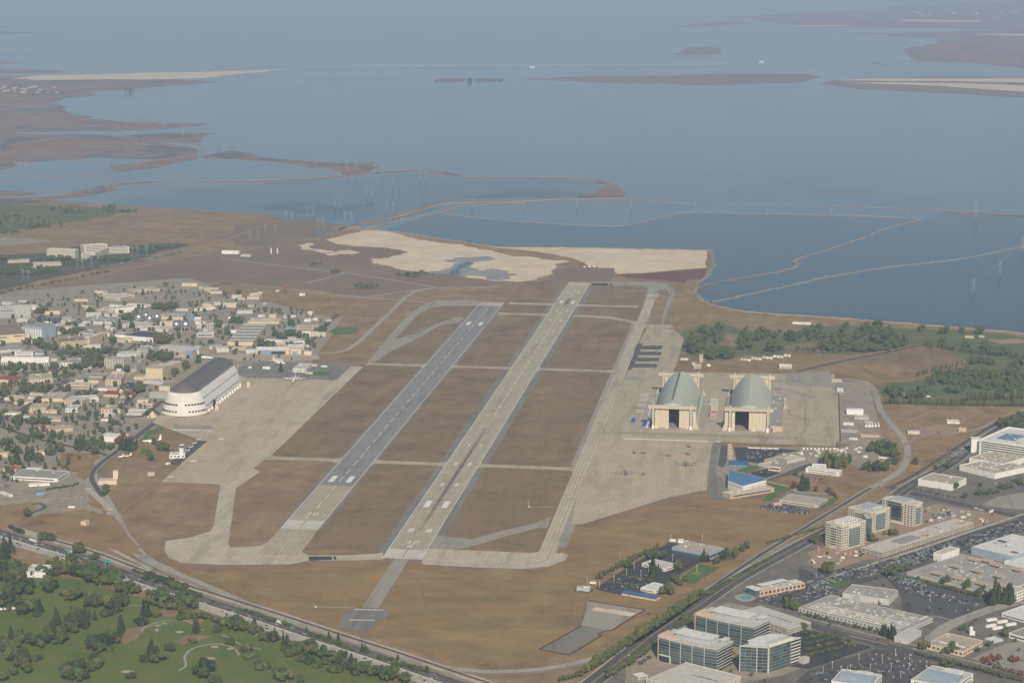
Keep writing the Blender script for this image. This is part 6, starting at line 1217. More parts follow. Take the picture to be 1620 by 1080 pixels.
b = MB(); b.bar((0, 0, hh+7.8), (0, 0, hh+9), 3, 0, .3, 8); b.build('cap', 'white', t)
# control tower
p = ZC(1296, 466); t = thing('control_tower', 'white control tower with glazed cab beside the apron', 'tower', (p.x, p.y, 0)); part('shaft', 'white', t, 0, 0, -.4, 7, 7, 19); part('gallery', 'rpale', t, 0, 0, 18.6, 9.5, 9.5, .8)
b = MB(); b.bar((0, 0, 19.4), (0, 0, 23.4), 3.6, 0, 4.6, 8); b.build('cab_glass', 'glass_dark', t); b = MB(); b.bar((0, 0, 23.4), (0, 0, 24.4), 5, 0, 4.4, 8); b.build('cab_roof', 'white', t); b = MB(); b.bar((0, 0, 24.4), (0, 0, 29), .2); b.build('antenna', 'trim', t)
# brown lattice test tower
p = ZB(1092, 106); t = thing('test_tower', 'brown open frame test tower in the far field', 'tower', (p.x, p.y, 0)); hh = 19
for k in range(4): b = MB(); x, y = (6 if k in (0, 1) else -6), (6 if k in (0, 3) else -6); b.bar((x, y, -.4), (x, y, hh), 1.0); b.build('leg', 'orange', t)
for s in range(4): part('platform', 'orange', t, 0, 0, 3+s*5, 13, 13, 1.2)
# antenna masts and windsocks on the airfield
for fr, x, y, hp, lab in ((ZN, 880, 548, 55, 'white lattice mast in the infield beside the taxiway'), (ZE, 613, 580, 22, 'white windsock mast on the golden field near the overrun'), (ZN, 1533, 940, 70, 'thin grey pole on the golden field near the lab car park'), (ZJ, 585, 270, 50, 'thin grey mast beside the lab hedge'), (ZJ, 370, 470, 75, 'white mast at the plant equipment')):
    p = fr(x, y); hh = hgt(p, hp/fr.k); t = thing('antenna_mast', lab, 'mast', (p.x, p.y, 0)); b = MB(); b.bar((0, 0, -.3), (0, 0, hh), .35, 0, .15); b.build('pole', 'trim' if 'white' in lab else 'lgrey', t)
    if 'white' in lab: part('equipment_box', 'trim', t, 2.2, 0, -.3, 2, 2, 1.8)
R('dirt_track', ZE, [(620, 578), (740, 582), (870, 585)], 3, 'sand', .05); R('dirt_track', ZN, [(890, 545), (1070, 550)], 3, 'sand', .05)
# approach light bars beyond the runway end
for k in range(7):
    p = ZW(778+k*13, 434); t = thing('approach_light_bar', 'red and white approach light bar beyond the far runway end', 'light', (p.x, p.y, 0), 0, 'approach light bars'); part('bar', 'white' if k % 2 else 'red', t, 0, 0, 1, 9, .8, 3); part('post', 'grey', t, 0, 0, -.5, .5, .5, 1.7)
# highway sign gantry
p = ZD(705, 308); t = thing('highway_sign', 'green overhead highway sign beside the trees', 'sign', (p.x, p.y, 0), -.3); part('panel', 'teal', t, 0, 0, 5, 11, .4, 5); part('post', 'lgrey', t, -4, .5, -.5, .5, .5, 9.5); part('post', 'lgrey', t, 4, .5, -.5, .5, .5, 9.5)

# ================================================================== AIRCRAFT
def aircraft(fr, x, y, heading, span, length, mat, label, high=True, engines=4, jet=False, tail_up=6, fat=1.0):
    p = fr(x, y) if not isinstance(fr, tuple) else Vector((*fr, 0)); t = thing('aircraft', label, 'aircraft', (p.x, p.y, 0), heading); r = length*.058*fat; zc = r*1.25
    b = MB(); N = 12; st = [(-.5, .05, .5), (-.46, .45, .1), (-.38, .85, 0), (-.25, 1, 0), (.1, 1, 0), (.28, .75, .3), (.42, .4, .65), (.5, .12, .9)]
    b.loft([[(r*f*cos(2*pi*k/N), s*length, zc+r*o*.6+r*f*sin(2*pi*k/N)) for k in range(N)] for s, f, o in st]); b.build('fuselage', mat, t, True)
    zw = zc+(r*.9 if high else -r*.4); 
    for sg in (-1, 1):
        b = MB(); c0, c1 = length*.14, length*.06; sw_ = span*.16 if jet else 0; ya = -length*.08
        b.loft([[(0, ya, zw), (0, ya+c0, zw), (0, ya+c0, zw+.7), (0, ya, zw+.7)], [(sg*span/2, ya+sw_+c0*.3, zw+.5), (sg*span/2, ya+sw_+c0*.3+c1, zw+.5), (sg*span/2, ya+sw_+c0*.3+c1, zw+.8), (sg*span/2, ya+sw_+c0*.3, zw+.8)]]); b.build('wing', mat, t)
        b = MB(); b.loft([[(0, length*.4, zc+r*.7), (0, length*.5, zc+r*.7), (0, length*.5, zc+r*.7+.4), (0, length*.4, zc+r*.7+.4)], [(sg*span*.17, length*.43+sw_*.3, zc+r*.8), (sg*span*.17, length*.49+sw_*.3, zc+r*.8), (sg*span*.17, length*.49+sw_*.3, zc+r*.8+.3), (sg*span*.17, length*.43+sw_*.3, zc+r*.8+.3)]]); b.build('tailplane', mat, t)
        for e in range(engines//2):
            xe = sg*span*(.16+.15*e); b = MB(); ye = ya+sw_*(.3+.3*e)-length*.07; b.bar((xe, ye, zw-.2), (xe, ye+length*.13, zw+.1), length*.02, 0, length*.012, 8); b.build('engine', mat, t)
            if not jet: b = MB(); b.bar((xe, ye-.3, zw-.2), (xe, ye-.15, zw-.2), length*.05, 0, None, 10); b.build('propeller', 'rgrey', t)
    b = MB(); b.loft([[(-.2, length*.36, zc+r*.7), (.2, length*.36, zc+r*.7), (.2, length*.5, zc+r*.7), (-.2, length*.5, zc+r*.7)], [(-.1, length*.45, zc+r+tail_up), (.1, length*.45, zc+r+tail_up), (.1, length*.51, zc+r+tail_up), (-.1, length*.51, zc+r+tail_up)]]); b.build('fin', mat, t)
    for (xx, yy) in ((0, -length*.36), (r*.8, length*.03), (-r*.8, length*.03)): part('landing_gear', 'rubber', t, xx, yy, -.05, .8, 1.4, zc-r*.8)
    return t
aircraft(O, 990, 750, .12, 40, 30, 'aircraft_grey', 'dark grey four propeller transport at the left of the lower apron', True, 4, False, 9)
aircraft(O, 1085, 736, .1, 40, 30, 'aircraft_grey', 'dark grey four propeller transport at the right of the lower apron', True, 4, False, 9)
aircraft(O, 465, 603, .08, 50, 46, 'aircraft_white', 'large white swept wing jet parked facing the camera', True, 4, True, 12)
aircraft(O, 442, 575, 1.0, 30, 40, 'aircraft_white', 'white airliner with dark tail behind the flight office', False, 2, True, 11); aircraft(O, 325, 567, 1.25, 34, 42, 'aircraft_white', 'white jet with tall fin behind the airship hangar roof', False, 2, True, 14)
aircraft(O, 240, 699, -1.2, 30, 36, 'aircraft_white', 'white patrol aircraft parked by the control tower trees', False, 4, False, 9); aircraft(O, 197, 723, -1.0, 30, 26, 'aircraft_white', 'white twin on display on the golden field', True, 2, False, 4)
aircraft(O, 305, 730, -1.35, 17, 11, 'aircraft_white', 'small white light aircraft on the apron below the tower', True, 2, False, 2); aircraft(O, 349, 695, -1.4, 16, 10, 'aircraft_white', 'small white light aircraft on the apron right of the tower', True, 0, False, 2); aircraft(O, 270, 755, -1.4, 11, 9, 'aircraft_white', 'tiny white light aircraft at the apron corner', True, 0, False, 2)
for k in range(6):
    p = ZC(1280+k*26, 470-k*26); aircraft((p.x, p.y), 0, 0, -.7, 13, 10, 'aircraft_white', 'small white aircraft, %s along the dark flight line pad' % ORD[k], False, 2 if k % 2 else 0, False, 2.5)
# helicopters on the lower apron
def helicopter(x, y, hd, label):
    p = ZF(x, y); t = thing('helicopter', label, 'helicopter', (p.x, p.y, 0), hd); b = MB(); N = 8
    b.loft([[(r*cos(2*pi*k/N), s, 2.2+o+r*1.1*sin(2*pi*k/N)) for k in range(N)] for s, r, o in ((-7, .2, 0), (-6, 1.1, 0), (-2, 1.4, .1), (2, 1.2, .3), (4, .5, .8), (10, .25, 1.1))]); b.build('fuselage', 'aircraft_grey', t, True)
    for k in range(4): part('rotor_blade', 'rgrey', t, 3.9*cos(k*pi/2+.5), -1+3.9*sin(k*pi/2+.5), 4.4, 7.6, .6, .12, k*pi/2+.5)
    part('rotor_mast', 'rgrey', t, 0, -1, 3.6, .5, .5, .9); part('tail_fin', 'aircraft_grey', t, 0, 9.8, 2.8, .2, 1.4, 2.6)
    for s in (-1, 1): part('wheel', 'rubber', t, s*1.4, -2, -.02, .5, 1, 1)
for k, (x, y) in enumerate(((105, 795), (490, 752), (480, 805), (345, 816), (165, 800), (170, 950))): helicopter(x, y, .3+k*.5, 'dark helicopter on the lower apron, '+['left, far row', 'farthest right', 'right, beside the transport', 'middle, seen edge on', 'small, left of the middle', 'near row left'][k])

# ================================================================== PYLONS, LAMPS, FAR STRUCTURES
def pylon_mesh(h=34):
    b = MB(); lv = [0, .3, .55, .75, .9, 1.0]; wd = [4.2, 2.8, 1.9, 1.3, 1.1, .4]
    for k in range(5):
        z0, z1, a, c = lv[k]*h, lv[k+1]*h, wd[k], wd[k+1]
        P = [(a*sx, a*sy, z0) for sx, sy in ((-1, -1), (1, -1), (1, 1), (-1, 1))]; Q = [(c*sx, c*sy, z1) for sx, sy in ((-1, -1), (1, -1), (1, 1), (-1, 1))]
        for i in range(4): b.bar(P[i], Q[i], .2); b.bar(P[i], Q[(i+1) % 4], .12); b.bar(P[(i+1) % 4], Q[i], .12)
    return b.mesh('lattice_tower', 'pylon_steel')
PME = pylon_mesh(); am = MB(); am.bar((-6, 0, 0), (6, 0, 0), .35); am.bar((-6, 0, 0), (0, 0, 2), .22); am.bar((6, 0, 0), (0, 0, 2), .22); AME = am.mesh('cross_arm', 'pylon_steel')
def pylon(x, y, hpx, label, group):
    p = O(x, y); hh = hgt(p, hpx); s = hh/34; t = thing('transmission_pylon', label, 'pylon', (p.x, p.y, -.5), .5, group); t.scale = (s, s, s); link('tower', PME, t)
    for z_ in (24, 28, 31.5): link('cross_arm', AME, t, (0, 0, z_))
PYL = [(549, 270, 17), (563, 271, 17), (605, 277, 17), (665, 285, 14), (674, 286, 14), (621, 297, 15), (632, 298, 15), (580, 313, 16), (588, 314, 16), (612, 336, 16), (622, 336, 16), (530, 328, 16), (540, 328, 16), (546, 352, 18), (556, 352, 18),
       (486, 343, 18), (495, 343, 18), (452, 352, 18), (462, 352, 18), (503, 361, 16), (511, 361, 16), (420, 370, 16), (436, 370, 16), (396, 382, 18), (408, 382, 18), (660, 326, 13), (748, 328, 15), (828, 329, 13), (912, 329, 13), (998, 331, 17), (1100, 334, 12), (1212, 337, 12), (1315, 341, 12), (1437, 343, 14), (1544, 344, 24),
       (210, 406, 18), (218, 407, 18), (232, 405, 18), (123, 425, 18), (131, 426, 18), (145, 424, 18), (37, 444, 18), (45, 445, 18), (253, 208, 12), (259, 208, 12), (290, 217, 12), (316, 224, 12), (346, 232, 11), (378, 239, 11), (413, 245, 12), (447, 252, 11), (499, 259, 12)]
for k, (x, y, hp) in enumerate(PYL):
    if k < 25: pylon(x, y, hp, 'pale lattice pylon in the double line crossing pond and scrub', 'pylons in the double line')
    elif k < 34: pylon(x, y, hp, 'pale lattice pylon, %s from the left on the pond levee line' % ORD[k-25], 'pylons along the pond levee')
    elif k == 34: pylon(x, y, hp, 'tallest pale lattice pylon on the levee at the right', None)
    elif k < 43: pylon(x, y, hp, 'pale lattice pylon near the far banded offices', 'pylons by the far offices')
    else: pylon(x, y, hp, 'faint lattice pylon over the upper left marsh', 'pylons over the marsh')
for k, (x, y, hp) in enumerate(((1540, 462, 22), (1582, 434, 20), (1617, 396, 22))):
    pylon(x, y, hp, 'slim pylon standing in the right pond, %s' % ['nearest', 'middle', 'farthest'][k], None)
def wire(a, b, label):
    A, B = O(*a[:2]), O(*b[:2]); A.z, B.z = a[2], b[2]; m = MB(); P = [A.lerp(B, k/8)-Vector((0, 0, 6*4*(k/8)*(1-k/8))) for k in range(9)]
    for i in range(8): m.bar(P[i], P[i+1], .25, 0, None, 3)
    tag(m.build('power_line', 'rgrey'), label, 'wire')
wire((1540, 462, 36), (1582, 434, 36), 'thin power line between the two nearer pond pylons'); wire((1582, 434, 36), (1617, 396, 36), 'thin power line between the two farther pond pylons')
# old rail bridge fenders far out on the bay and the low trestle line
for (x0, x1, lab) in ((690, 735, 'left'), (755, 796, 'right')):
    t = thing('bridge_fender', f'far dark timber fender of the old swing bridge, {lab} one', 'fender', tuple(O((x0+x1)/2, 127)))
    for k in range(3):
        c = O(x0+(x1-x0)*(k+.5)/3, 127)-O((x0+x1)/2, 127); b = MB(); rx = (O(x1, 127)-O(x0, 127)).length/6.4
        for i in range(16):
            a0, a1 = i*pi/8, (i+1)*pi/8; b.bar((c.x+rx*cos(a0), c.y+150*sin(a0), 3), (c.x+rx*cos(a1), c.y+150*sin(a1), 3), 5)
        b.build('timber_ring', 'rbrown', t)
t = thing('swing_bridge_pier', 'small dark swing bridge pier far out on the bay', 'pier', tuple(O(743, 130))); part('pier', 'dark', t, 0, 0, -1, 22, 60, 24); part('span', 'dark', t, 0, 0, 22, 10, 100, 6)
a, b_2 = O(480, 108), O(1150, 104); t = thing('causeway', 'faint low bridge line across the far bay', 'bridge', tuple(a)); b = MB(); e = b_2-a; b.bar((0, 0, 12), (e.x, e.y, 12), 3); b.build('deck', 'bluegrey', t)
for k in range(40): part('pier', 'bluegrey', t, e.x*k/40, e.y*k/40, -1, 8, 8, 12)
for k, (x, y) in enumerate(((842, 107), (1205, 99))): B_(O, (x-4, y), (x+4, y), hp=1.6, dp=.5, wall='white', roof='rwhite', label=['tiny white ship near the far bridge', 'tiny white boat on the far right water'][k], name='boat', cat='boat', floors=0, door=False)
# far towns: rows of pale roofs on the shores
for k in range(46):
    x = rnd.uniform(0, 88) if k < 22 else rnd.uniform(1400, 1620); y = rnd.uniform(138, 148) if k < 22 else rnd.uniform(16, 30)
    B_(O, (x, y), (x+rnd.uniform(2, 8), y), hp=rnd.uniform(.8, 1.6), dp=rnd.uniform(.5, 1), wall=rnd.choice(['tan', 'cream', 'lgrey']), roof=rnd.choice(['rpale', 'rtan', 'rgrey']), label='pale far building in the town on the '+('upper left' if k < 22 else 'upper right')+' shore', group='far town '+('left' if k < 22 else 'right'), floors=0, door=False)
for k, (x, y) in enumerate(((105, 975), (175, 935), (240, 970), (375, 880), (460, 958), (550, 885), (618, 950), (650, 842), (752, 945), (757, 882), (883, 935), (690, 1010), (352, 392), (912, 435), (70, 70), (310, 960))):
    p = ZI(x, y); hh = hgt(p, 50/ZI.k); t = thing('lamp_post', 'slim white lamp post in the lower right car parks', 'lamp post', (p.x, p.y, 0), 0, 'car park lamp posts'); b = MB(); b.bar((0, 0, -.3), (0, 0, hh), .28, 0, .18); b.build('pole', 'white', t); part('lamp_head', 'white', t, 0, 0, hh, 2.2, .7, .4)
for k, (x, y) in enumerate(((450, 455), (545, 415), (628, 370), (722, 380), (772, 350), (678, 335), (930, 275), (1090, 350), (1125, 145), (920, 150))):
    p = ZJ(x, y); hh = hgt(p, 40/ZJ.k); t = thing('lamp_post', 'slim pale lamp post in the lab car park', 'lamp post', (p.x, p.y, 0), 0, 'lab car park lamp posts'); b = MB(); b.bar((0, 0, -.3), (0, 0, hh), .26, 0, .18); b.build('pole', 'white', t); part('lamp_head', 'white', t, 0, 0, hh, 2, .7, .4)
p = ZH(100, 672); t = thing('crane', 'small red mobile crane boom beside the nearest beige tower', 'crane', (p.x, p.y, 0)); part('cab', 'red', t, 0, 0, -.2, 3, 5, 3); b = MB(); b.bar((0, 0, 2.5), (-5, 4, 19), .6, 0, .3); b.build('boom', 'red', t)
for k in range(40):                         # clutter of the building site
    x, y = rnd.uniform(890, 1400), rnd.uniform(400, 500); p = ZH(x, y); 
    tag(link('material_stack', cube(rnd.choice(['white', 'orange', 'tan', 'rpale', 'rgrey', 'steel'])), None, (p.x, p.y, -.1), rnd.uniform(0, 3), (rnd.uniform(2, 9), rnd.uniform(2, 5), rnd.uniform(1, 3.2))), 'stack of building material beside the beige towers', 'stack', 'building site stacks')
for k in range(22):
    x, y = rnd.uniform(10, 360), rnd.uniform(730, 820); p = ZH(x, y)
    tag(link('material_stack', cube(rnd.choice(['white', 'orange', 'tan', 'rpale', 'steel'])), None, (p.x, p.y, -.1), rnd.uniform(0, 3), (rnd.uniform(2, 7), rnd.uniform(2, 4), rnd.uniform(1, 2.6))), 'material stack before the nearest beige tower', 'stack', 'front site stacks')
# ================================================================== TREES
def ico(b, c, r, rr, amp=.3, sq=(1, 1, 1), sub=1):
    bm = bmesh.new(); bmesh.ops.create_icosphere(bm, subdivisions=sub, radius=1)
    V = []
    for v in bm.verts:
        d = 1+amp*rr.uniform(-1, 1); V.append((c[0]+v.co.x*r*d*sq[0], c[1]+v.co.y*r*d*sq[1], c[2]+v.co.z*r*d*sq[2]))
    bm.verts.ensure_lookup_table(); b.add(V, [tuple(v.index for v in f.verts) for f in bm.faces]); bm.free()
def leafq(b, p, s, rr):
    u = Vector((rr.gauss(0, 1), rr.gauss(0, 1), rr.gauss(0, 1))).normalized(); v = u.orthogonal().normalized(); w_ = u.cross(v)
    p = Vector(p); b.face([p-v*s-w_*s*.6, p+v*s-w_*s*.5, p+v*s*.8+w_*s*.6, p-v*s*.7+w_*s*.6])
def crown(kind, seed, n_leaf=150):
    rr = random.Random(seed); b = MB()
    if kind == 'broad':
        for k in range(8):
            a = rr.uniform(0, 2*pi); q = rr.uniform(.8, 2.4); z = rr.uniform(4.4, 8); r = rr.uniform(1.4, 2.2)*(1.1-abs(z-6)*.12)
            c = (q*cos(a), q*sin(a), z); ico(b, c, r, rr, .28)
            for i in range(n_leaf//8):
                d = Vector((rr.gauss(0, 1), rr.gauss(0, 1), rr.gauss(0, 1))).normalized()*r*rr.uniform(.85, 1.3); leafq(b, (c[0]+d.x, c[1]+d.y, c[2]+d.z), rr.uniform(.3, .6), rr)
    elif kind == 'conifer':
        n = 9
        for t in range(7):
            z0 = 1.2+t*1.25; R0 = 2.3*(1-t/7.6)*rr.uniform(.85, 1.15); z1 = z0+2.1; dx, dy = rr.uniform(-.15, .15), rr.uniform(-.15, .15)
            ring = [(dx+R0*(1 if k % 2 else .68)*rr.uniform(.8, 1.2)*cos(2*pi*k/(2*n)), dy+R0*(1 if k % 2 else .68)*rr.uniform(.8, 1.2)*sin(2*pi*k/(2*n)), z0+rr.uniform(-.3, .3)) for k in range(2*n)]
            for k in range(2*n): b.face([ring[k], ring[(k+1) % (2*n)], (dx, dy, z1)])
            for i in range(n_leaf//9):
                a = rr.uniform(0, 2*pi); f = rr.uniform(.5, 1.1); leafq(b, (R0*f*cos(a), R0*f*sin(a), z0+(1-f)*1.6+rr.uniform(-.2, .4)), rr.uniform(.22, .42), rr)
    elif kind == 'poplar':
        for k in range(7):
            z = 1.8+k*1.15; r = 1.15*sin(pi*(k+1.2)/9)+.3; ico(b, (rr.uniform(-.25, .25), rr.uniform(-.25, .25), z), r, rr, .25, (1, 1, 1.3))
            for i in range(n_leaf//8):
                d = Vector((rr.gauss(0, 1), rr.gauss(0, 1), rr.gauss(0, 1))).normalized()*r*rr.uniform(.9, 1.25); leafq(b, (d.x, d.y, z+d.z*1.2), rr.uniform(.2, .4), rr)
    else:
        for k in range(5):
            a = rr.uniform(0, 2*pi); q = rr.uniform(.5, 3.4); r = rr.uniform(2.2, 3.4); c = (q*cos(a), q*sin(a), r*.9+.5); ico(b, c, r, rr, .3)
            for i in range(n_leaf//7):
                d = Vector((rr.gauss(0, 1), rr.gauss(0, 1), abs(rr.gauss(0, 1)))).normalized()*r*rr.uniform(.9, 1.25); leafq(b, (c[0]+d.x, c[1]+d.y, c[2]+d.z), rr.uniform(.4, .8), rr)
    return b
def trunk(kind, seed):
    rr = random.Random(seed+50); b = MB(); top = {'broad': 6, 'conifer': 8.5, 'poplar': 8, 'shrub': 2.5}[kind]; r = {'broad': .38, 'conifer': .3, 'poplar': .25, 'shrub': .35}[kind]
    b.bar((0, 0, -.4), (rr.uniform(-.2, .2), 0, top), r, 0, r*.35, 6)
    if kind == 'broad':
        for k in range(4): a = k*pi/2+rr.uniform(-.4, .4); b.bar((0, 0, 2.4+k*.5), (2.2*cos(a), 2.2*sin(a), 5.4+k*.4), .2, 0, .07, 4)
    return b
LEAF = {'broad': ['leaf_dark', 'leaf_mid', 'leaf_olive', 'leaf_red', 'leaf_yellow'], 'conifer': ['leaf_conifer'], 'poplar': ['leaf_mid', 'leaf_yellow', 'leaf_olive'], 'shrub': ['leaf_dark', 'leaf_mid', 'leaf_olive', 'leaf_red']}
CR, TR = {}, {}
for kd, lm in LEAF.items():
    for s in range(5):
        base = crown(kd, 11*s+len(kd)); TR[kd, s] = trunk(kd, s).mesh('trunk', 'trunk_bark')
        for l in lm: CR[kd, l, s] = base.mesh('crown', l)
TREES = []
def tree(fr, x, y, h, kind, leaf, place=None):
    p = fr(x, y); TREES.append((p, h, kind, leaf, place))
def clump(fr, items, kind='broad', leaf='leaf_dark', h=(8, 14), place=None):
    for it in items:
        x, y, n = it[:3]; n0 = n; n = int(n*(2.3 if fr is ZX else 1.9 if fr in (ZX, ZA, ZB, ZC, ZO) else 1.5)+.6); rx, ry = (it[3], it[4]) if len(it) > 4 else (6+5*sqrt(n0), 2+2.2*sqrt(n0))
        for k in range(n):
            a = rnd.uniform(0, 2*pi); q = sqrt(rnd.random()); kk, ll = kind, leaf
            if kind == 'mix':
                kk = rnd.choice(['broad', 'broad', 'broad', 'conifer']); ll = 'leaf_conifer' if kk == 'conifer' else rnd.choice(['leaf_dark', 'leaf_dark', 'leaf_mid', 'leaf_olive'])
            elif isinstance(leaf, tuple): ll = rnd.choice(leaf)
            tree(fr, x+rx*q*cos(a), y+ry*q*sin(a), rnd.uniform(*h)*(1.0 if fr is ZX else 1.25)*math.exp(max(-.6, min(.45, rnd.gauss(-.03, .27)))), kk, ll, place)
def row(fr, x0, y0, x1, y1, n, kind, leaf, h, jit=3, place=None):
    for k in range(n):
        u = (k+rnd.uniform(.2, .8))/n; tree(fr, x0+(x1-x0)*u+rnd.uniform(-jit, jit), y0+(y1-y0)*u+rnd.uniform(-jit, jit)*.5, rnd.uniform(*h)*1.2, kind, leaf if isinstance(leaf, str) else rnd.choice(leaf), place)
DM = ('leaf_dark', 'leaf_dark', 'leaf_mid', 'leaf_olive'); MO = ('leaf_mid', 'leaf_olive', 'leaf_dark')
# lower left golf course
clump(ZD, [(50, 390, 12, 60, 55), (140, 440, 9, 60, 45), (110, 610, 13, 100, 45), (320, 470, 5, 40, 25), (440, 525, 9, 75, 18), (420, 315, 11, 90, 35), (540, 360, 13, 90, 35), (700, 410, 16, 110, 40), (850, 480, 13, 90, 30), (620, 575, 6, 45, 20), (740, 600, 9, 60, 32), (800, 570, 5, 30, 30), (1050, 555, 12, 90, 22), (1240, 585, 10, 65, 25), (480, 700, 10, 55, 45), (460, 755, 6, 45, 15), (640, 860, 10, 40, 32), (740, 825, 5, 35, 14), (370, 815, 8, 60, 22), (260, 835, 6, 40, 22), (150, 825, 9, 70, 38), (40, 880, 6, 40, 20), (120, 955, 12, 60, 36), (180, 1015, 4), (90, 1030, 5), (20, 1065, 4), (500, 1055, 14, 85, 25), (1020, 935, 7, 50, 22), (1560, 725, 8, 60, 20), (1330, 1035, 8, 40, 26), (640, 975, 5, 28, 20)], 'broad', DM, (8, 15))
clump(ZD, [(60, 235, 9, 50, 35), (20, 270, 5, 25, 20), (960, 640, 5, 25, 15), (570, 715, 4, 20, 18), (790, 745, 7, 18, 45), (500, 680, 4, 30, 20), (340, 745, 4), (380, 700, 4), (620, 665, 1), (585, 650, 1), (1285, 745, 5, 14, 10), (930, 695, 2), (240, 630, 5, 30, 18), (990, 880, 4, 14, 22), (75, 790, 2)], 'conifer', 'leaf_conifer', (9, 17))
clump(ZD, [(1030, 645, 3), (590, 1005, 3), (720, 865, 2), (610, 912, 1), (860, 1048, 3), (1080, 918, 2), (950, 942, 1), (1125, 864, 1), (1270, 813, 2), (1420, 740, 3), (1515, 824, 2), (1610, 865, 3), (1460, 695, 6, 60, 12), (535, 505, 2), (240, 935, 2), (930, 692, 3), (1300, 650, 8, 90, 12), (310, 765, 3), (1420, 1072, 3), (1200, 655, 4), (360, 375, 3), (690, 640, 4)], 'shrub', ('leaf_dark', 'leaf_mid', 'leaf_olive'), (4, 7))
clump(ZE, [(90, 715, 11, 80, 20), (220, 745, 8, 55, 20), (310, 805, 10, 60, 16), (540, 880, 12, 70, 22), (630, 900, 10, 60, 22), (780, 960, 10, 40, 34), (930, 1010, 8, 45, 16), (1000, 1030, 7, 40, 16), (1100, 1050, 12, 50, 26), (1200, 1075, 5), (350, 1040, 4, 20, 20), (430, 1068, 6, 40, 14), (520, 1078, 4), (880, 1035, 4)], 'broad', MO, (7, 12))
clump(ZE, [(420, 825, 5, 18, 16), (850, 985, 5, 20, 22), (340, 790, 4), (215, 725, 3)], 'conifer', 'leaf_conifer', (10, 15))
clump(ZE, [(160, 868, 3), (190, 914, 2), (60, 826, 1), (420, 865, 3), (460, 895, 4), (540, 935, 3), (580, 948, 3), (640, 975, 3), (680, 950, 3), (770, 1004, 3), (280, 990, 3), (230, 935, 1)], 'shrub', ('leaf_dark', 'leaf_mid'), (4, 7))
HWP = 'beside the highway lanes'
clump(ZE, [(555, 745, 2), (717, 797, 2), (770, 815, 2), (935, 876, 2), (962, 884, 1), (1150, 944, 2), (1350, 1010, 2)], 'conifer', 'leaf_conifer', (7, 11), HWP); clump(ZD, [(990, 390, 3), (1050, 412, 2), (1195, 462, 2), (1150, 452, 2), (320, 140, 3), (285, 135, 2), (515, 225, 2), (610, 262, 2), (1100, 430, 2)], 'shrub', 'leaf_dark', (5, 8), HWP)
row(ZD, 60, 60, 150, 100, 9, 'shrub', 'leaf_dark', (4, 6), 3, HWP); row(ZE, 110, 595, 470, 712, 24, 'shrub', ('leaf_dark', 'leaf_mid'), (3, 4.5), 2, HWP); row(ZE, 580, 762, 870, 860, 18, 'shrub', ('leaf_dark', 'leaf_mid'), (3, 4.5), 2, HWP); row(ZE, 1030, 910, 1330, 1005, 18, 'shrub', ('leaf_dark', 'leaf_mid'), (3, 4.5), 2, HWP); row(ZD, 1150, 455, 1320, 510, 12, 'shrub', 'leaf_dark', (3, 4.5), 2, HWP); row(ZD, 870, 345, 1000, 385, 9, 'shrub', 'leaf_dark', (3, 4.5), 2, HWP)
clump(ZD, [(60, 410, 14, 80, 55), (120, 490, 12, 90, 35), (60, 570, 10, 70, 35), (700, 425, 12, 120, 32), (540, 360, 10, 90, 32), (120, 940, 9, 70, 36), (500, 1050, 9, 90, 22), (480, 715, 7, 60, 40)], 'broad', ('leaf_dark', 'leaf_dark', 'leaf_mid'), (11, 17)); row(ZD, 330, 330, 1000, 520, 34, 'broad', DM, (8, 14), 26); row(ZD, 950, 560, 1620, 740, 30, 'broad', DM, (7, 12), 18); row(ZE, 0, 690, 1150, 1060, 56, 'broad', MO, (6, 11), 16); row(ZD, -20, 330, 330, 380, 16, 'broad', DM, (9, 15), 40)
# boulevard trees
BV = 'in the yellowing boulevard row'
row(ZJ, 345, 1030, 1125, 505, 54, 'broad', ('leaf_yellow', 'leaf_mid', 'leaf_yellow'), (10, 14), 5, BV); row(ZJ, 390, 1010, 1100, 540, 40, 'broad', ('leaf_yellow', 'leaf_mid'), (9, 13), 5, BV); row(ZJ, 190, 1075, 345, 1035, 10, 'broad', MO, (6, 9), 4)
row(ZJ, 510, 1055, 860, 810, 22, 'broad', ('leaf_mid', 'leaf_olive'), (7, 11), 8, 'between boulevard and glass offices'); row(ZJ, 500, 1030, 690, 950, 10, 'broad', 'leaf_mid', (7, 10), 8, 'between boulevard and glass offices'); row(ZJ, 970, 720, 1060, 650, 6, 'broad', 'leaf_mid', (7, 10), 6, 'between boulevard and glass offices')
row(ZJ, 1165, 498, 1615, 236, 30, 'shrub', 'leaf_mid', (2.5, 4), 2, 'in the boulevard sapling line'); row(ZG, 480, 1045, 960, 905, 22, 'shrub', 'leaf_mid', (2.5, 4), 2, 'in the boulevard sapling line')
LAB = 'around the lab car park'
row(ZJ, 432, 400, 838, 200, 24, 'broad', ('leaf_dark', 'leaf_olive'), (7, 11), 5, 'in the lab car park hedge'); clump(ZJ, [(820, 352, 7, 55, 8), (1150, 280, 5, 30, 6), (810, 395, 3)], 'conifer', 'leaf_conifer', (10, 15)); clump(ZJ, [(970, 335, 5, 28, 12), (960, 430, 11, 60, 25), (890, 495, 9, 50, 18), (640, 325, 3), (820, 265, 10, 55, 8), (1220, 300, 4), (1290, 265, 8, 60, 16), (1420, 198, 5, 18, 8), (1335, 235, 5), (1385, 215, 3), (1015, 410, 4), (590, 310, 4), (460, 395, 3)], 'broad', ('leaf_dark', 'leaf_olive'), (6, 10))
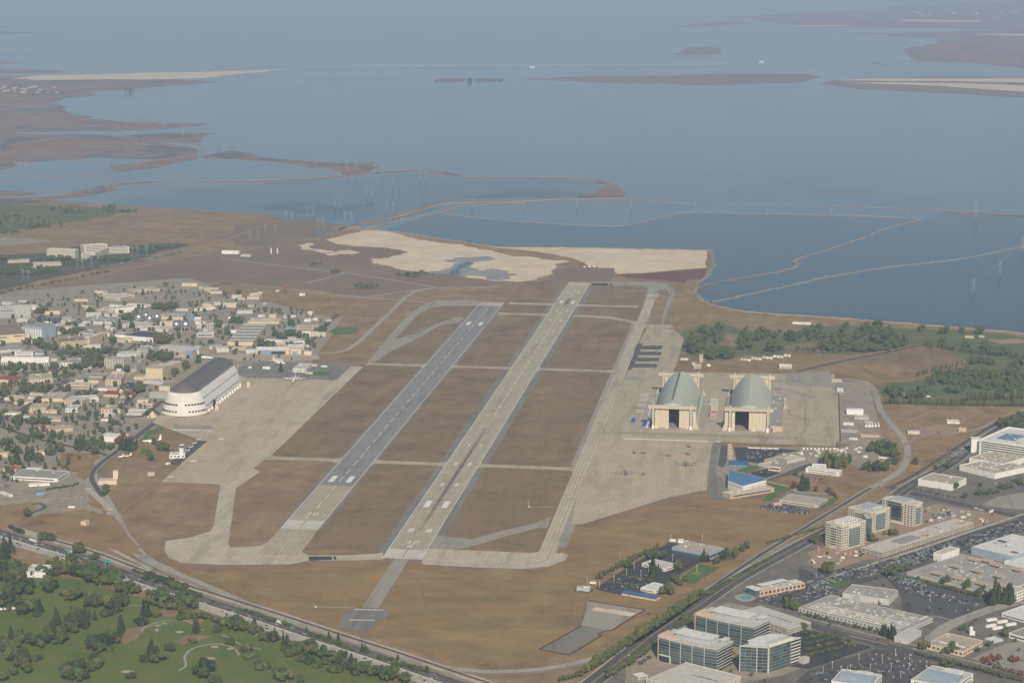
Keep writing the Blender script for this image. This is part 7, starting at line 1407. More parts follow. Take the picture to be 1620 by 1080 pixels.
row(ZJ, 510, 420, 720, 445, 9, 'shrub', ('leaf_olive', 'leaf_yellow'), (2, 3.5), 4, LAB); row(ZJ, 590, 375, 800, 410, 10, 'shrub', ('leaf_olive', 'leaf_yellow'), (2, 3.5), 4, LAB); row(ZJ, 850, 285, 1040, 310, 9, 'shrub', ('leaf_olive', 'leaf_dark'), (2, 4), 4, LAB)
clump(ZK, [(480, 450, 9, 45, 35), (820, 720, 9, 25, 22)], 'broad', ('leaf_mid', 'leaf_olive'), (6, 10)); clump(ZK, [(1370, 345, 9, 60, 16), (1460, 525, 4), (1330, 300, 5)], 'broad', DM, (6, 10)); row(ZK, 60, 770, 470, 450, 16, 'broad', 'leaf_mid', (7, 10), 8, 'between boulevard and glass offices')
# industrial quarter
row(ZI, -20, 545, 700, 715, 30, 'broad', ('leaf_dark', 'leaf_mid'), (4, 7), 6, 'in the crowded plant hedge'); clump(ZI, [(570, 690, 7, 45, 12), (640, 712, 6, 25, 12)], 'conifer', 'leaf_conifer', (9, 14)); clump(ZI, [(1400, 440, 12, 45, 22), (1500, 445, 11, 45, 22)], 'conifer', 'leaf_conifer', (16, 22))
clump(ZI, [(1025, 300, 5, 28, 8), (1180, 338, 5, 28, 8), (1283, 376, 4, 22, 6), (620, 240, 6, 45, 8), (700, 210, 5, 40, 10), (850, 795, 6, 35, 14), (1060, 822, 11, 75, 14), (1160, 655, 3), (1230, 625, 2), (1480, 700, 3), (1050, 925, 5, 40, 14), (1270, 815, 2), (1360, 778, 2)], 'broad', DM, (6, 10)); clump(ZI, [(140, 225, 6, 28, 8)], 'broad', 'leaf_olive', (13, 18)); clump(ZI, [(1350, 880, 9, 80, 14), (1545, 890, 5, 40, 8)], 'broad', 'leaf_red', (5, 7))
row(ZI, 880, 295, 1290, 400, 24, 'shrub', ('leaf_dark', 'leaf_olive'), (3, 5), 5, 'in the factory car park hedge'); row(ZI, 790, 830, 1620, 1045, 44, 'broad', ('leaf_olive', 'leaf_mid', 'leaf_dark'), (4, 6.5), 8, 'in the lower right street verge'); row(ZI, 1300, 900, 1620, 1000, 16, 'broad', ('leaf_red', 'leaf_olive'), (4, 6), 8, 'in the lower right street verge')
for k in range(4): row(ZI, -20, 720+k*42, 200+k*55, 662+k*30, 15, 'shrub', ('leaf_dark', 'leaf_olive'), (2.5, 4), 4, 'in dark lot strips')
clump(ZH, [(1098, 255, 3, 14, 6), (1310, 300, 8, 50, 8), (1395, 285, 6, 40, 10), (1050, 80, 8, 60, 22), (960, 110, 4), (800, 50, 3), (1180, 325, 3), (640, 606, 5, 35, 6), (480, 648, 7, 40, 6), (40, 650, 9, 40, 22), (1600, 215, 8, 40, 14), (1290, 240, 2), (1480, 250, 6, 60, 10)], 'broad', DM, (5, 9)); row(ZH, 720, 250, 1110, 325, 14, 'broad', ('leaf_mid', 'leaf_olive'), (4, 6), 4, 'below the white warehouses')
# tree belts near the right perimeter road
clump(ZG, [(1060, 395, 34, 120, 40), (1000, 360, 10, 60, 20)], 'poplar', ('leaf_mid', 'leaf_olive', 'leaf_yellow'), (11, 16), 'behind the long white office'); clump(ZG, [(1390, 440, 16, 110, 16), (1470, 285, 26, 85, 42), (1350, 282, 5, 20, 12), (1550, 350, 9, 22, 55)], 'broad', 'leaf_dark', (9, 14), 'ringing the small yard'); clump(ZG, [(800, 600, 10, 50, 12)], 'conifer', 'leaf_conifer', (11, 17)); clump(ZG, [(1000, 625, 3), (1030, 648, 5), (900, 610, 3), (735, 482, 2), (1062, 660, 1), (710, 590, 3)], 'broad', ('leaf_dark', 'leaf_red'), (5, 9))
# golf course by the bay
GB = 'beyond the wooden hangars'; GR = 'on the right golf course'
clump(ZX, [(60, 205, 16, 45, 40), (150, 170, 9, 30, 35), (215, 250, 11, 38, 18), (135, 262, 6), (100, 140, 5, 22, 10), (172, 128, 6, 10, 14), (300, 190, 15, 38, 42), (380, 160, 15, 45, 26), (440, 218, 13, 42, 20), (620, 150, 10, 38, 14), (520, 178, 7), (690, 212, 9, 60, 14), (760, 180, 18, 50, 34), (840, 150, 10, 28, 18), (940, 162, 28, 60, 34), (1010, 190, 17, 60, 28), (860, 222, 15, 80, 12)], 'broad', 'leaf_dark', (11, 20), GB)
clump(ZX, [(1130, 130, 4), (1240, 142, 5), (1325, 138, 4), (1410, 142, 5), (880, 122, 3), (770, 118, 3), (1160, 196, 5), (1230, 192, 7), (1350, 208, 7), (1440, 218, 7), (1500, 240, 12, 60, 10), (1395, 284, 9, 28, 10), (1465, 288, 7), (1590, 300, 9, 30, 24), (1300, 340, 13, 60, 20), (1200, 362, 13, 50, 14), (1420, 360, 18, 80, 28), (1520, 380, 16, 60, 18), (1600, 372, 13, 40, 28), (1000, 432, 20, 50, 20), (1130, 432, 11, 40, 20), (1080, 448, 9), (1290, 420, 9, 50, 12), (1560, 330, 8)], 'broad', ('leaf_dark', 'leaf_dark', 'leaf_mid'), (9, 16), GR)
row(ZX, 410, 155, 1070, 190, 64, 'broad', 'leaf_dark', (10, 15), 24, GB); row(ZX, 560, 222, 1000, 230, 40, 'broad', 'leaf_dark', (9, 14), 14, GB); row(ZX, 1150, 205, 1630, 262, 40, 'broad', 'leaf_dark', (9, 13), 14, GR); row(ZX, 1170, 372, 1630, 420, 70, 'broad', ('leaf_dark', 'leaf_mid'), (9, 14), 30, GR); row(ZX, 1300, 330, 1630, 350, 34, 'broad', 'leaf_dark', (9, 14), 24, GR); row(ZX, 950, 476, 1625, 490, 52, 'poplar', ('leaf_olive', 'leaf_mid'), (10, 15), 3, 'in the golf course poplar row'); row(ZX, 1350, 462, 1625, 452, 26, 'poplar', ('leaf_olive', 'leaf_mid'), (14, 20), 4, 'in the tall right poplar row'); row(ZX, 1100, 345, 1330, 290, 16, 'conifer', 'leaf_conifer', (8, 13), 5, GR); clump(ZX, [(1560, 582, 44, 62, 24), (1610, 560, 18, 30, 24)], 'broad', 'leaf_dark', (9, 14), 'in the wood behind banded office'); clump(ZX, [(1105, 762, 3, 12, 4)], 'broad', 'leaf_dark', (7, 10))
# research campus
clump(ZA, [(350, 300, 10, 60, 18), (780, 308, 9), (1090, 348, 13, 80, 10), (1420, 258, 18, 100, 10), (650, 468, 15, 90, 14), (540, 476, 11), (300, 568, 15, 80, 14), (420, 612, 19, 70, 18), (620, 650, 15, 60, 22), (760, 705, 27, 80, 46), (820, 750, 13, 60, 22), (680, 778, 13, 80, 10), (1280, 690, 9), (1400, 702, 13, 50, 14), (1090, 798, 7), (1010, 790, 7), (330, 955, 15, 80, 36), (230, 970, 11, 60, 22), (40, 1000, 13, 40, 40), (120, 828, 5), (550, 808, 7), (470, 828, 5), (100, 788, 9, 60, 6), (210, 788, 7), (280, 788, 4), (350, 786, 3), (1190, 970, 11, 50, 22), (580, 966, 5), (200, 908, 5), (460, 790, 5), (900, 640, 6), (960, 560, 6)], 'broad', ('leaf_dark', 'leaf_olive', 'leaf_mid'), (7, 13)); clump(ZA, [(1380, 545, 22, 60, 22)], 'broad', 'leaf_olive', (9, 13)); clump(ZA, [(870, 735, 6, 25, 20), (1225, 140, 4), (1025, 430, 4), (1130, 425, 4)], 'conifer', 'leaf_conifer', (10, 16)); clump(ZA, [(240, 935, 6, 50, 12), (90, 930, 4)], 'broad', 'leaf_red', (5, 8))
clump(ZB, [(130, 240, 15, 70, 14), (560, 370, 15, 40, 22), (700, 348, 13, 60, 14), (640, 438, 5), (510, 520, 7), (310, 700, 11, 28, 30), (230, 748, 6), (410, 656, 5), (160, 610, 13, 100, 12), (940, 522, 13, 60, 8), (1130, 536, 9), (1190, 462, 4), (1120, 446, 9, 40, 6), (1370, 410, 11, 30, 22), (1130, 366, 7), (725, 128, 4), (620, 136, 4), (1080, 480, 4)], 'broad', ('leaf_dark', 'leaf_mid'), (7, 12)); clump(ZB, [(120, 482, 20, 80, 22)], 'broad', 'leaf_olive', (9, 13)); clump(ZB, [(1058, 728, 3, 8, 4), (1000, 448, 5), (1040, 468, 4), (385, 290, 4)], 'conifer', 'leaf_conifer', (9, 15)); row(ZB, 590, 205, 780, 225, 14, 'shrub', 'leaf_olive', (3, 5), 8, 'in the brown campus field')
clump(ZC, [(120, 220, 11, 40, 22), (230, 225, 11, 40, 14), (320, 228, 9, 40, 14), (175, 148, 5), (540, 100, 3), (155, 88, 4), (185, 368, 5), (125, 340, 3), (380, 326, 4), (425, 335, 3), (640, 392, 15, 60, 18), (740, 398, 15, 70, 22), (1160, 412, 9, 45, 18), (1110, 378, 4), (1075, 490, 3), (745, 715, 6, 22, 24), (630, 170, 2), (685, 170, 2), (680, 446, 4), (200, 886, 3), (240, 326, 3), (280, 326, 3), (10, 378, 5), (70, 368, 5), (30, 158, 5)], 'broad', ('leaf_dark', 'leaf_dark', 'leaf_mid'), (6, 11)); clump(ZC, [(60, 420, 6), (115, 432, 4), (195, 488, 6, 16, 10), (240, 480, 4), (125, 505, 6, 22, 8), (570, 400, 11, 35, 14), (920, 405, 18, 65, 20)], 'conifer', 'leaf_conifer', (10, 16)); clump(ZC, [(890, 345, 9, 38, 22), (840, 372, 6)], 'broad', 'leaf_red', (7, 10)); clump(ZC, [(360, 445, 9, 40, 12), (430, 425, 5)], 'broad', 'leaf_olive', (7, 11)); row(ZC, 320, 700, 560, 660, 14, 'shrub', 'leaf_dark', (2.5, 4), 4)
# far left
FG = 'on the far left golf course'; FO = 'around the far banded offices'
clump(ZU, [(100, 220, 40, 220, 45), (700, 138, 8, 50, 10), (820, 146, 10, 60, 6), (300, 240, 14, 150, 10), (60, 278, 14, 80, 10), (450, 140, 14, 120, 20)], 'broad', 'leaf_dark', (8, 14), FG); clump(ZU, [(100, 530, 70, 130, 24), (250, 530, 50, 120, 22), (350, 452, 40, 120, 10), (700, 452, 40, 140, 10), (880, 400, 30, 120, 8), (950, 376, 30, 200, 6), (60, 450, 18, 70, 10), (480, 480, 14, 80, 8)], 'broad', 'leaf_dark', (7, 12), FO); clump(ZR, [(610, 440, 7, 30, 6)], 'broad', 'leaf_dark', (10, 16), 'on the tiny far marsh island'); row(ZU, 0, 665, 700, 525, 30, 'shrub', 'leaf_dark', (3, 6), 10, 'along the creek bank at the left')
clump(ZV, [(940, 620, 26, 90, 18), (1240, 545, 26, 120, 16), (600, 480, 10, 40, 10), (740, 530, 8, 30, 6)], 'shrub', ('leaf_dark', 'leaf_olive'), (2.5, 5), 'in the scrub before the salt flat')

# small sheds, trailers and trees that fill the gaps between the campus buildings
FOOT = []
for o_ in COL.objects:
    if '_dims' in o_: FOOT.append((Vector(o_.location), cos(o_.rotation_euler[2]), sin(o_.rotation_euler[2]), *o_['_dims'][:2]))
def free(p, m=5):
    for l, c, s, L, d in FOOT:
        x, y = p.x-l.x, p.y-l.y; u, v = x*c+y*s, -x*s+y*c
        if -m < u < L+m and -m < v < d+m: return False
    return True
def inside(p, poly):
    r = False; j = len(poly)-1
    for i in range(len(poly)):
        a, b = poly[i], poly[j]
        if (a[1] > p[1]) != (b[1] > p[1]) and p[0] < (b[0]-a[0])*(p[1]-a[1])/(b[1]-a[1])+a[0]: r = not r
        j = i
    return r
CP = [(0, 480), (150, 462), (300, 450), (370, 472), (470, 492), (525, 506), (495, 556), (470, 575), (390, 572), (345, 548), (290, 580), (246, 640), (232, 672), (140, 715), (120, 745), (0, 770)]
def spots(poly, n, m, sd):
    r = random.Random(sd); xs = [q[0] for q in poly]; ys = [q[1] for q in poly]; out = []; k = 0
    while len(out) < n and k < n*40:
        k += 1; x = r.uniform(min(xs), max(xs)); t_ = r.random(); y = min(ys)+(max(ys)-min(ys))*t_
        if inside((x, y), poly):
            p = G(x, y)
            if free(p, m): out.append(p)
    return out
SHED = []
for k, p in enumerate(spots([(q[0], min(q[1], 668)) for q in CP], 85, 14, 3)):
    L, d, h = rnd.uniform(9, 42), rnd.uniform(8, 24), rnd.uniform(3.5, 8); wl_, rf_ = rnd.choice([('cream', 'rtan'), ('cream', 'rpale'), ('lgrey', 'rpale'), ('lgrey', 'rgrey'), ('tan', 'rpale'), ('white', 'rpale'), ('cream', 'rgrey'), ('lgrey', 'rwhite')])
    t = thing('shed', '', 'shed', (p.x, p.y, 0), rnd.choice([.02, .02, .25, -.2])); SHED.append((t, p, wl_)); gab = k % 3 == 0
    part('wall', wl_, t, L/2, d/2, -.4, L, d, h+.4); FOOT.append((p, 1, 0, L, d))
    if gab:
        b = MB(); b.face([(-.4, -.4, h), (L+.4, -.4, h), (L+.4, d/2, h+d*.22), (-.4, d/2, h+d*.22)]); b.face([(L+.4, d+.4, h), (-.4, d+.4, h), (-.4, d/2, h+d*.22), (L+.4, d/2, h+d*.22)]); b.face([(0, 0, h), (0, d/2, h+d*.2), (0, d, h)]); b.face([(L, 0, h), (L, d, h), (L, d/2, h+d*.2)]); b.build('roof', rf_, t)
    else: part('roof', rf_, t, L/2, d/2, h, L+.5, d+.5, .35); part('rooftop_unit', 'grey', t, L*.3, d*.6, h+.3, 2, 1.6, 1.2)
    part('door', 'grey', t, L*.5, -.1, -.3, 2, .25, 2.6)
for p in spots(CP, 850, 4, 5):
    kk = rnd.choice(['broad', 'broad', 'broad', 'shrub', 'conifer']); TREES.append((p, rnd.uniform(8, 16) if kk != 'shrub' else rnd.uniform(3.5, 6), kk, 'leaf_conifer' if kk == 'conifer' else rnd.choice(['leaf_dark', 'leaf_dark', 'leaf_olive', 'leaf_mid']), None))
UP = [(1060, 1080), (1300, 870), (1440, 780), (1620, 840), (1620, 1080)]
for p in spots(UP, 90, 6, 9): TREES.append((p, rnd.uniform(4, 8), 'broad', rnd.choice(['leaf_dark', 'leaf_olive', 'leaf_mid']), None))
LANDM = [(ZD, 510, 975, 'left sand bunker'), (ZD, 838, 1008, 'middle sand bunker'), (ZD, 1180, 745, 'upper putting green'), (ZD, 1382, 920, 'curved path green'), (ZD, 60, 450, 'left edge wood'), (ZD, 120, 900, 'lower left golf corner'), (ZD, 480, 720, 'middle of the fairway'), (ZD, 780, 700, 'fairway conifer line'), (ZD, 700, 430, 'golf course highway edge'), (ZD, 1050, 560, 'short path highway end'), (ZE, 300, 790, 'lower golf path'), (ZE, 620, 890, 'highway below the overrun pad'), (ZE, 1100, 1050, 'bottom golf course end'), (ZD, 640, 860, 'middle fairway clump'), (ZD, 1020, 930, 'clump left of curved path'), (ZD, 1330, 1040, 'bottom golf clump')]
LM = [(fr(x, y), 'near the '+s) for fr, x, y, s in LANDM]
for o_ in COL.objects:
    if o_.type == 'EMPTY' and o_.get('category') in ('building', 'hangar', 'tower', 'office', 'garage', 'tank', 'pool') and o_.get('label') and not o_.get('group'):
        w_ = o_['label'].replace(',', '').split()
        LM.append((Vector(o_.location), 'near the '+' '.join(w_[:5])))
def trim(s):
    w_ = s.split()
    while w_[-1] in ('the', 'of', 'at', 'a', 'with', 'and', 'beside', 'in', 'behind', 'near', 'by', 'its', 'on', 'between', 'below', 'above', 'right', 'left', 'to', 'two', 'three', 'far', 'long', 'white', 'grey', 'cream', 'tan', 'beyond', 'among'): w_.pop()
    return ' '.join(w_)
def place_of(p):
    return trim(min(LM, key=lambda q: (q[0].x-p.x)**2+(q[0].y-p.y)**2)[1])
for t, p, wl_ in SHED: t['label'] = 'small %s shed %s' % (dict(lgrey='grey').get(wl_, wl_), place_of(p))
NAME = {'broad': 'broadleaf_tree', 'conifer': 'conifer_tree', 'poplar': 'poplar_tree', 'shrub': 'shrub'}
WORD = {'broad': 'leafy tree', 'conifer': 'conifer', 'poplar': 'slender poplar', 'shrub': 'low shrub'}
CW = {'leaf_dark': 'dark green', 'leaf_mid': 'green', 'leaf_olive': 'olive', 'leaf_red': 'russet', 'leaf_yellow': 'yellow green', 'leaf_conifer': 'dark'}
show = lambda t: t[1]/((t[0]-CAM).length)
rest = []; chosen = []
for kd in NAME:
    L_ = sorted([t for t in TREES if t[2] == kd], key=show, reverse=True); chosen += L_[:290]; rest += L_[290:]
byl = {}
for t in chosen:
    p, h, kd, lf, pl = t; avg = {'broad': 10, 'conifer': 12, 'poplar': 13, 'shrub': 4.5}[kd]; size = 'tall ' if h > avg*1.25 else 'small ' if h < avg*.75 else ''
    byl.setdefault(f'{size}{CW[lf]} {WORD[kd]} {pl or place_of(p)}', []).append(t)
for lab, L_ in byl.items():
    L_.sort(key=lambda t: PX(t[0])[0])
    for k, (p, h, kd, lf, pl) in enumerate(L_):
        s = rnd.randrange(5); sc = h/10*(.95 if kd != 'shrub' else 1.5); l2 = lab
        o = thing(NAME[kd], l2, 'tree' if kd != 'shrub' else 'shrub', (p.x, p.y, -.15), rnd.uniform(0, 6.28), lab if len(L_) > 1 else None)
        wx = rnd.uniform(.85, 1.25); o.scale = (sc*wx*rnd.uniform(.85, 1.3), sc*wx, sc*rnd.uniform(.85, 1.12))
        link('crown' if kd != 'shrub' else 'foliage', CR[kd, lf, s], o); link('trunk' if kd != 'shrub' else 'stem', TR[kd, s], o)
# what is left over of each kind: one mass of background growth
LOW = {}
for kd in LEAF:
    for s in range(3): LOW[kd, s] = crown(kd, 31*s+5, 40)
bm_ = {}
for (p, h, kd, lf, pl) in rest:
    b = bm_.setdefault(lf, MB()); src = LOW[kd, rnd.randrange(3)]; sc = h/10*(.95 if kd != 'shrub' else 1.5); a = rnd.uniform(0, 6.28); ca, sa = cos(a)*sc, sin(a)*sc
    b.add([(p.x+x*ca-y*sa, p.y+x*sa+y*ca, z*sc-.15) for x, y, z in src.v], src.f)
for lf, b in bm_.items(): tag(b.build('background_trees', lf), f'mass of smaller far {CW[lf]} trees and bushes between buildings and fields', 'trees', None, 'stuff')

# ================================================================== CARS
def car_mesh(col, van=False):
    b = MB(); L, W, H = (4.6, 1.85, 1.45) if not van else (5.6, 2.1, 2.4)
    prof = [(-.5, .28, .62), (-.47, .2, .78), (.5, .2, .8), (.5, .3, .5)]
    b.box(-W/2, W/2, -L/2, L/2, .3, .85 if not van else 1.1)
    z0, z1 = (.85, H) if not van else (1.1, H); y0, y1, y2, y3 = (-L*.22, -L*.08, L*.26, L*.42) if not van else (-L*.38, -L*.28, L*.47, L*.49)
    P = [(-W*.46, y0, z0), (W*.46, y0, z0), (W*.46, y3, z0), (-W*.46, y3, z0)]; Q = [(-W*.38, y1, z1), (W*.38, y1, z1), (W*.38, y2, z1), (-W*.38, y2, z1)]
    for i in range(4): b.face([P[i], P[(i+1) % 4], Q[(i+1) % 4], Q[i]], 1)
    b.face(Q, 0)
    for x in (-W*.46, W*.46):
        for y in (-L*.3, L*.3): b.bar((x-.12, y, .33), (x+.12, y, .33), .34, 2, None, 8)
    return b.mesh('car_'+col, ['car_'+col, 'glass_dark', 'rubber'])
CARCOL = ['white', 'silver', 'grey', 'black', 'red', 'blue', 'tan']; CARM = {c: car_mesh(c) for c in CARCOL}; VANM = car_mesh('white', True)
WEI = ['white']*4+['silver']*3+['grey']*6+['black']*7+['red']*1+['blue']*2+['tan']*2
PARK = []
def lot(fr, q, place, fill=.7, pitch=16.0):
    a, b, c, d = [fr(*p) for p in q]; ex = (b-a); L = max(ex.length, (c-d).length); wv = (d-a); n = max(1, int(wv.length/pitch)); hd = atan2(ex.y, ex.x)
    for r in range(n+1):
        for side in (0, 1):
            u = (r*pitch+side*5.2)/max(wv.length, 1)
            if u > 1: continue
            s0 = a.lerp(d, u); s1 = b.lerp(c, u); m = int((s1-s0).length/2.8)
            nz = rnd.uniform(.75, 1.15)
            for k in range(m):
                if rnd.random() < fill*nz: PARK.append((s0.lerp(s1, (k+.5)/m), hd+(pi if side else 0)+rnd.gauss(0, .03), rnd.choice(WEI), place))
lot(ZH, [(20, 900), (560, 800), (520, 900), (60, 985)], 'in the dense site car park', .6); lot(ZH, [(560, 800), (950, 690), (960, 770), (560, 910)], 'in the dense site car park', .6); lot(ZH, [(950, 690), (1620, 490), (1640, 560), (960, 770)], 'in the dense right edge lot', .6)
lot(ZI, [(570, 240), (900, 300), (860, 340), (700, 300)], 'in the factory car park', .8); lot(ZI, [(700, 310), (1250, 440), (1330, 480), (760, 360)], 'in the factory car park', .5); lot(ZI, [(900, 480), (1250, 500), (1130, 560), (860, 510)], 'in the factory car park', .15); lot(ZI, [(-20, 270), (80, 290), (240, 350), (-20, 430)], 'in the lot left of the grey hall', .75)
lot(ZI, [(20, 745), (300, 720), (420, 770), (20, 880)], 'in the empty dark car park', .03); lot(ZI, [(430, 830), (760, 830), (980, 930), (560, 960)], 'in the lower right lamp lot', .35); lot(ZI, [(0, 990), (500, 880), (600, 980), (100, 1040)], 'in the lower right lamp lot', .5); lot(ZI, [(560, 960), (960, 960), (900, 1010), (620, 1010)], 'in the lower right lamp lot', .3)
lot(ZI, [(1300, 880), (1600, 830), (1620, 900), (1420, 930)], 'in the right edge lot with red trees', .25); lot(ZK, [(1080, 270), (1600, 110), (1600, 220), (1200, 300)], 'in the lot beside the leisure centre', .45); lot(ZK, [(1450, 620), (1620, 560), (1620, 720), (1480, 700)], 'in the lot right of the glass offices', .05)
lot(ZF, [(900, 790), (1080, 770), (1090, 810), (900, 840)], 'in the dark lot below the hangar apron', .25); lot(ZG, [(430, 750), (820, 775), (830, 795), (600, 780)], 'in front of the wide tan roofed store', .85); lot(ZG, [(450, 735), (560, 710), (840, 765), (820, 775)], 'in front of the wide tan roofed store', .8); lot(ZG, [(340, 465), (470, 440), (560, 465), (470, 490)], 'in the lot beside the blue roofed hall', .3); lot(ZG, [(740, 490), (900, 500), (1000, 515), (900, 520)], 'in front of the long white office', .7)
lot(ZJ, [(470, 455), (800, 430), (720, 470), (500, 470)], 'in the lab car park', .35); lot(ZJ, [(560, 400), (780, 370), (790, 400), (560, 430)], 'in the lab car park', .25); lot(ZJ, [(1080, 170), (1290, 195), (1280, 208), (1070, 185)], 'behind the pale blue lab', .6); lot(ZJ, [(710, 950), (790, 900), (800, 920), (720, 970)], 'beside the nearest glass office', .6); lot(ZH, [(920, 450), (1060, 430), (1100, 460), (930, 480)], 'on the building site', .6); lot(ZH, [(1390, 210), (1600, 170), (1620, 250), (1480, 260)], 'beside the white warehouses', .3); lot(ZX, [(1250, 710), (1340, 690), (1350, 720), (1260, 740)], 'beside the white warehouses', .4)
for q in ([(450, 890), (560, 850), (600, 880), (480, 930)], [(640, 960), (800, 950), (830, 1000), (640, 1010)], [(740, 590), (1020, 600), (980, 640), (740, 640)], [(1040, 900), (1240, 880), (1240, 960), (1080, 950)], [(290, 330), (560, 345), (640, 380), (470, 420)], [(450, 640), (600, 640), (680, 650), (500, 665)], [(860, 560), (960, 560), (1000, 590), (860, 590)]): lot(ZA, q, 'in a research campus car park', .5)
lot(ZB, [(1050, 270), (1200, 270), (1210, 290), (1060, 290)], 'in the far equipment yard', .3); lot(ZC, [(20, 600), (80, 600), (70, 700), (0, 700)], 'beside the grey roofed store', .5); lot(ZC, [(420, 745), (560, 730), (660, 740), (640, 760)], 'at the main gate', .2); lot(ZC, [(20, 60), (140, 50), (120, 90), (20, 110)], 'in a lower campus car park', .5); lot(ZC, [(330, 85), (500, 80), (480, 120), (340, 120)], 'in a lower campus car park', .4); lot(ZU, [(760, 470), (1150, 395), (1180, 400), (800, 480)], 'beside the far banded offices', .5); lot(ZF, [(1200, 480), (1240, 480), (1240, 560), (1190, 560)], 'behind the hangar annex', .2)
PARK.sort(key=lambda c: (c[0]-CAM).length)
def add_car(p, hd, col, label, group, name='parked_car', z=0, van=False):
    o = link(name, VANM if van else CARM[col], None, (p.x, p.y, z), hd); tag(o, label, 'car', group); return o
CWD = {'tan': 'beige'}
cars_by = {}
for (p, hd, col, place) in PARK[:270]:
    cars_by.setdefault(f'{CWD.get(col, col)} car parked {place}', []).append((p, hd, col))
for lab, L_ in cars_by.items():
    L_.sort(key=lambda t: PX(t[0])[0])
    for k, (p, hd, col) in enumerate(L_):
        add_car(p, hd, col, lab, lab if len(L_) > 1 else None, z=-.1)
smb = {}
for (p, hd, col, place) in PARK[270:]:
    b = smb.setdefault(col, MB()); ca, sa = cos(hd), sin(hd)
    f = lambda x, y, z: (p.x+x*ca-y*sa, p.y+x*sa+y*ca, z-.1)
    b.add([f(x, y, z) for z in (.25, .85) for x, y in ((-.9, -2.3), (.9, -2.3), (.9, 2.3), (-.9, 2.3))]+[f(x, y, 1.45) for x, y in ((-.7, -.4), (.7, -.4), (.7, 1.3), (-.7, 1.3))]+[f(x, y, .85) for x, y in ((-.82, -1.0), (.82, -1.0), (.82, 1.9), (-.82, 1.9))],
          [(0, 1, 5, 4), (1, 2, 6, 5), (2, 3, 7, 6), (3, 0, 4, 7), (4, 5, 6, 7), (8, 9, 10, 11), (12, 13, 9, 8), (13, 14, 10, 9), (14, 15, 11, 10), (15, 12, 8, 11)]); b.mi[-4:] = [1]*4
for col, b in smb.items(): tag(b.build('far_parked_cars', ['car_'+col, 'glass_dark']), f'crowd of {CWD.get(col, col)} cars filling the more distant car parks', 'cars', None, 'stuff')
# moving traffic on the highway
HQ = smooth_path(HW, 5); HL = [0]
for i in range(1, len(HQ)): HL.append(HL[-1]+(HQ[i]-HQ[i-1]).length)
def at_hw(s, off):
    for i in range(1, len(HQ)):
        if HL[i] >= s:
            d = (HQ[i]-HQ[i-1]).normalized(); p = HQ[i-1]+d*(s-HL[i-1])+Vector((-d.y, d.x))*off; return Vector((p.x, p.y, 0)), atan2(d.y, d.x)
    return None
hwc = []
for li, off in enumerate((-8.3, -4.6, -.9, 2.8, -17, -20.7, -24.4, -28)):
    s = rnd.uniform(10, 40)
    while s < HL[-1]-5:
        r = at_hw(s, off)
        if r: hwc.append((r[0], r[1]+(pi/2 if li < 4 else -pi/2), rnd.choice(WEI+['white']*7), 'far' if li < 4 else 'near'))
        s += rnd.uniform(22, 70)
cb = {}
for p, hd, col, side in hwc:
    if -20 < PX(p)[0] < 820: cb.setdefault(f'{CWD.get(col, col)} car driving on the {side} lanes of the highway', []).append((p, hd, col))
for lab, L_ in cb.items():
    L_.sort(key=lambda t: PX(t[0])[0])
    for k, (p, hd, col) in enumerate(L_): add_car(p, hd, col, lab, lab if len(L_) > 1 else None, 'car', -.1)
def truck(s, off, body, label, ln=14, flip=False):
    p, hd = at_hw(s, off); t = thing('truck', label, 'truck', (p.x, p.y, -.1), hd+(-pi/2 if flip else pi/2)); part('cargo_box', body, t, 0, 1.5, 1.0, 2.6, ln, 3.1); part('cab', 'white', t, 0, -ln/2-.2, .6, 2.5, 2.6, 2.6); part('windscreen', 'glass_dark', t, 0, -ln/2-1.55, 1.9, 2.2, .15, .9); part('chassis', 'rubber', t, 0, .8, .5, 2.2, ln+1, .5)
    for y in (-ln/2, ln*.3, ln*.42):
        for x in (-1.05, 1.05): part('wheel', 'rubber', t, x, y, -.02, .4, 1.0, 1.0)
def s_of(px):
    return min(range(0, int(HL[-1])-6, 4), key=lambda s: abs(PX(at_hw(s+1, 0)[0])[0]-px))
truck(s_of(50), 2.8, 'white', 'white articulated truck at the left end of the highway'); truck(s_of(107), 2.8, 'blue', 'truck with blue trailer on the highway'); truck(s_of(440), 2.8, 'white', 'white box van in the middle of the highway', 7); truck(s_of(630), 2.8, 'white', 'long white truck on the highway near the bottom edge', 15)
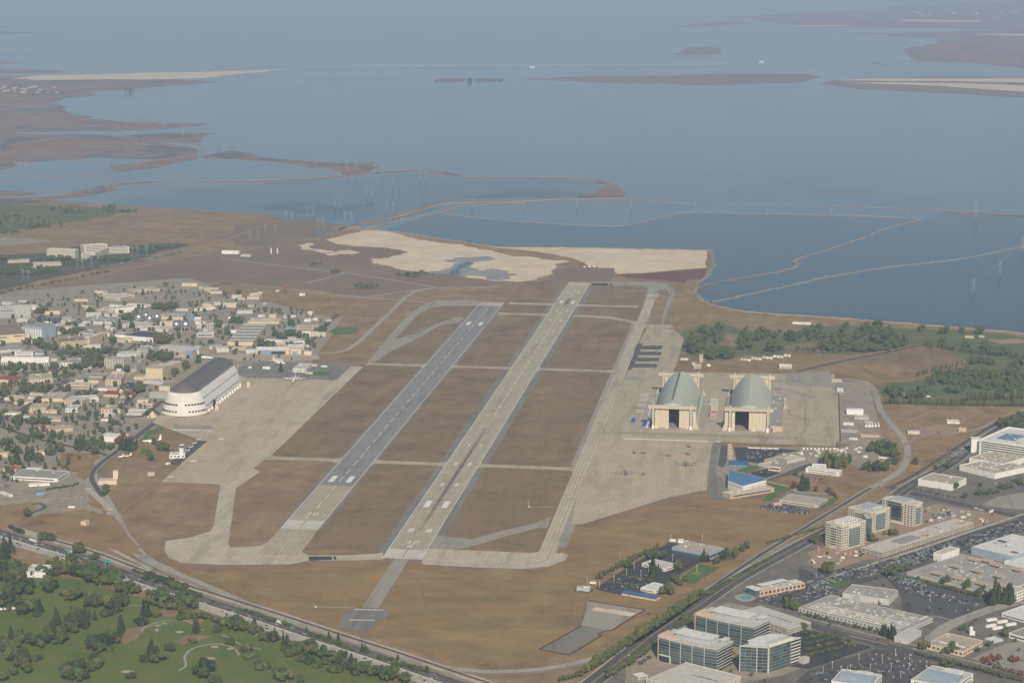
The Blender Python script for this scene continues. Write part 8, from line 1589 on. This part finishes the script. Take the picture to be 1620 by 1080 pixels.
# vehicles on the perimeter and gate roads
for k, (fr, x, y, hd, col, lab) in enumerate(((ZJ, 770, 628, -.6, 'black', 'black car alone on the perimeter road'), (ZJ, 645, 898, -.6, 'white', 'white car on the boulevard beside the tree row'), (ZC, 755, 850, .4, 'red', 'red car at the gate road by the long shed'), (ZC, 770, 862, .4, 'white', 'white car at the gate road by the long shed'), (ZC, 660, 852, 1.2, 'black', 'black car on the open gate lot'), (ZC, 545, 750, 1.3, 'white', 'white car near the gate canopy'), (ZX, 940, 862, 1.2, 'white', 'white car at the perimeter road junction'))):
    add_car(fr(x, y), hd, col, lab, None, 'car', .02)
p = ZC(510, 825); t = thing('trailer', 'white trailer alone on the open gate lot', 'trailer', (p.x, p.y, 0), .1); part('body', 'white', t, 0, 0, .6, 11, 2.6, 2.8); part('chassis', 'rubber', t, 0, 0, -.05, 9, 1.8, .66)

# ================================================================== HAZE
hz = MB(); hz.box(-66000, 66000, -14000, 116000, -3, 960); m, n, b = nodes_of('haze_air'); n.nodes.remove(b)
pv = n.nodes.new('ShaderNodeVolumePrincipled'); pv.inputs['Color'].default_value = (*HAZE_COLOR, 1); pv.inputs['Density'].default_value = HAZE_DENSITY; pv.inputs['Anisotropy'].default_value = 0
n.links.new(pv.outputs[0], n.nodes['Material Output'].inputs['Volume']); MATS['haze_air'] = m
tag(hz.build('haze', 'haze_air'), 'pale blue haze filling the air over the bay', 'haze', None, 'stuff')
for o_ in COL.objects:
    if '_dims' in o_: del o_['_dims']

# one label for one thing: those that share a label are told apart by where they stand in the view
same = {}
for o_ in COL.objects:
    if not o_.parent and o_.get('label') and o_.get('kind') != 'stuff': same.setdefault(o_['label'], []).append(o_)
def order(L_, lab):
    L_.sort(key=lambda o: PX(o.location)[0])
    for k, o in enumerate(L_): o['label'] = lab if len(L_) == 1 else lab+', '+('leftmost' if k == 0 else 'rightmost' if k == len(L_)-1 else ORD[k]+' from left')
for lab, L_ in same.items():
    if len(L_) < 2: continue
    for o in L_: o['group'] = o.get('group') or lab
    if len(L_) <= 12: order(L_, lab); continue
    L_.sort(key=lambda o: -PX(o.location)[1]); nb = 3 if len(L_) <= 36 else 4; per_ = -(-len(L_)//nb); nm = ['front', 'middle', 'back'] if nb == 3 else ['front', 'second', 'third', 'back']
    for q in range(nb):
        sub_ = L_[q*per_:(q+1)*per_]
        if len(sub_) <= 18: order(sub_, lab+', '+nm[q]+' band')
        else:
            sub_.sort(key=lambda o: PX(o.location)[0]); h_ = len(sub_)//2; order(sub_[:h_], lab+', '+nm[q]+' left') if h_ <= 19 else None; order(sub_[h_:], lab+', '+nm[q]+' right') if h_ <= 18 else None
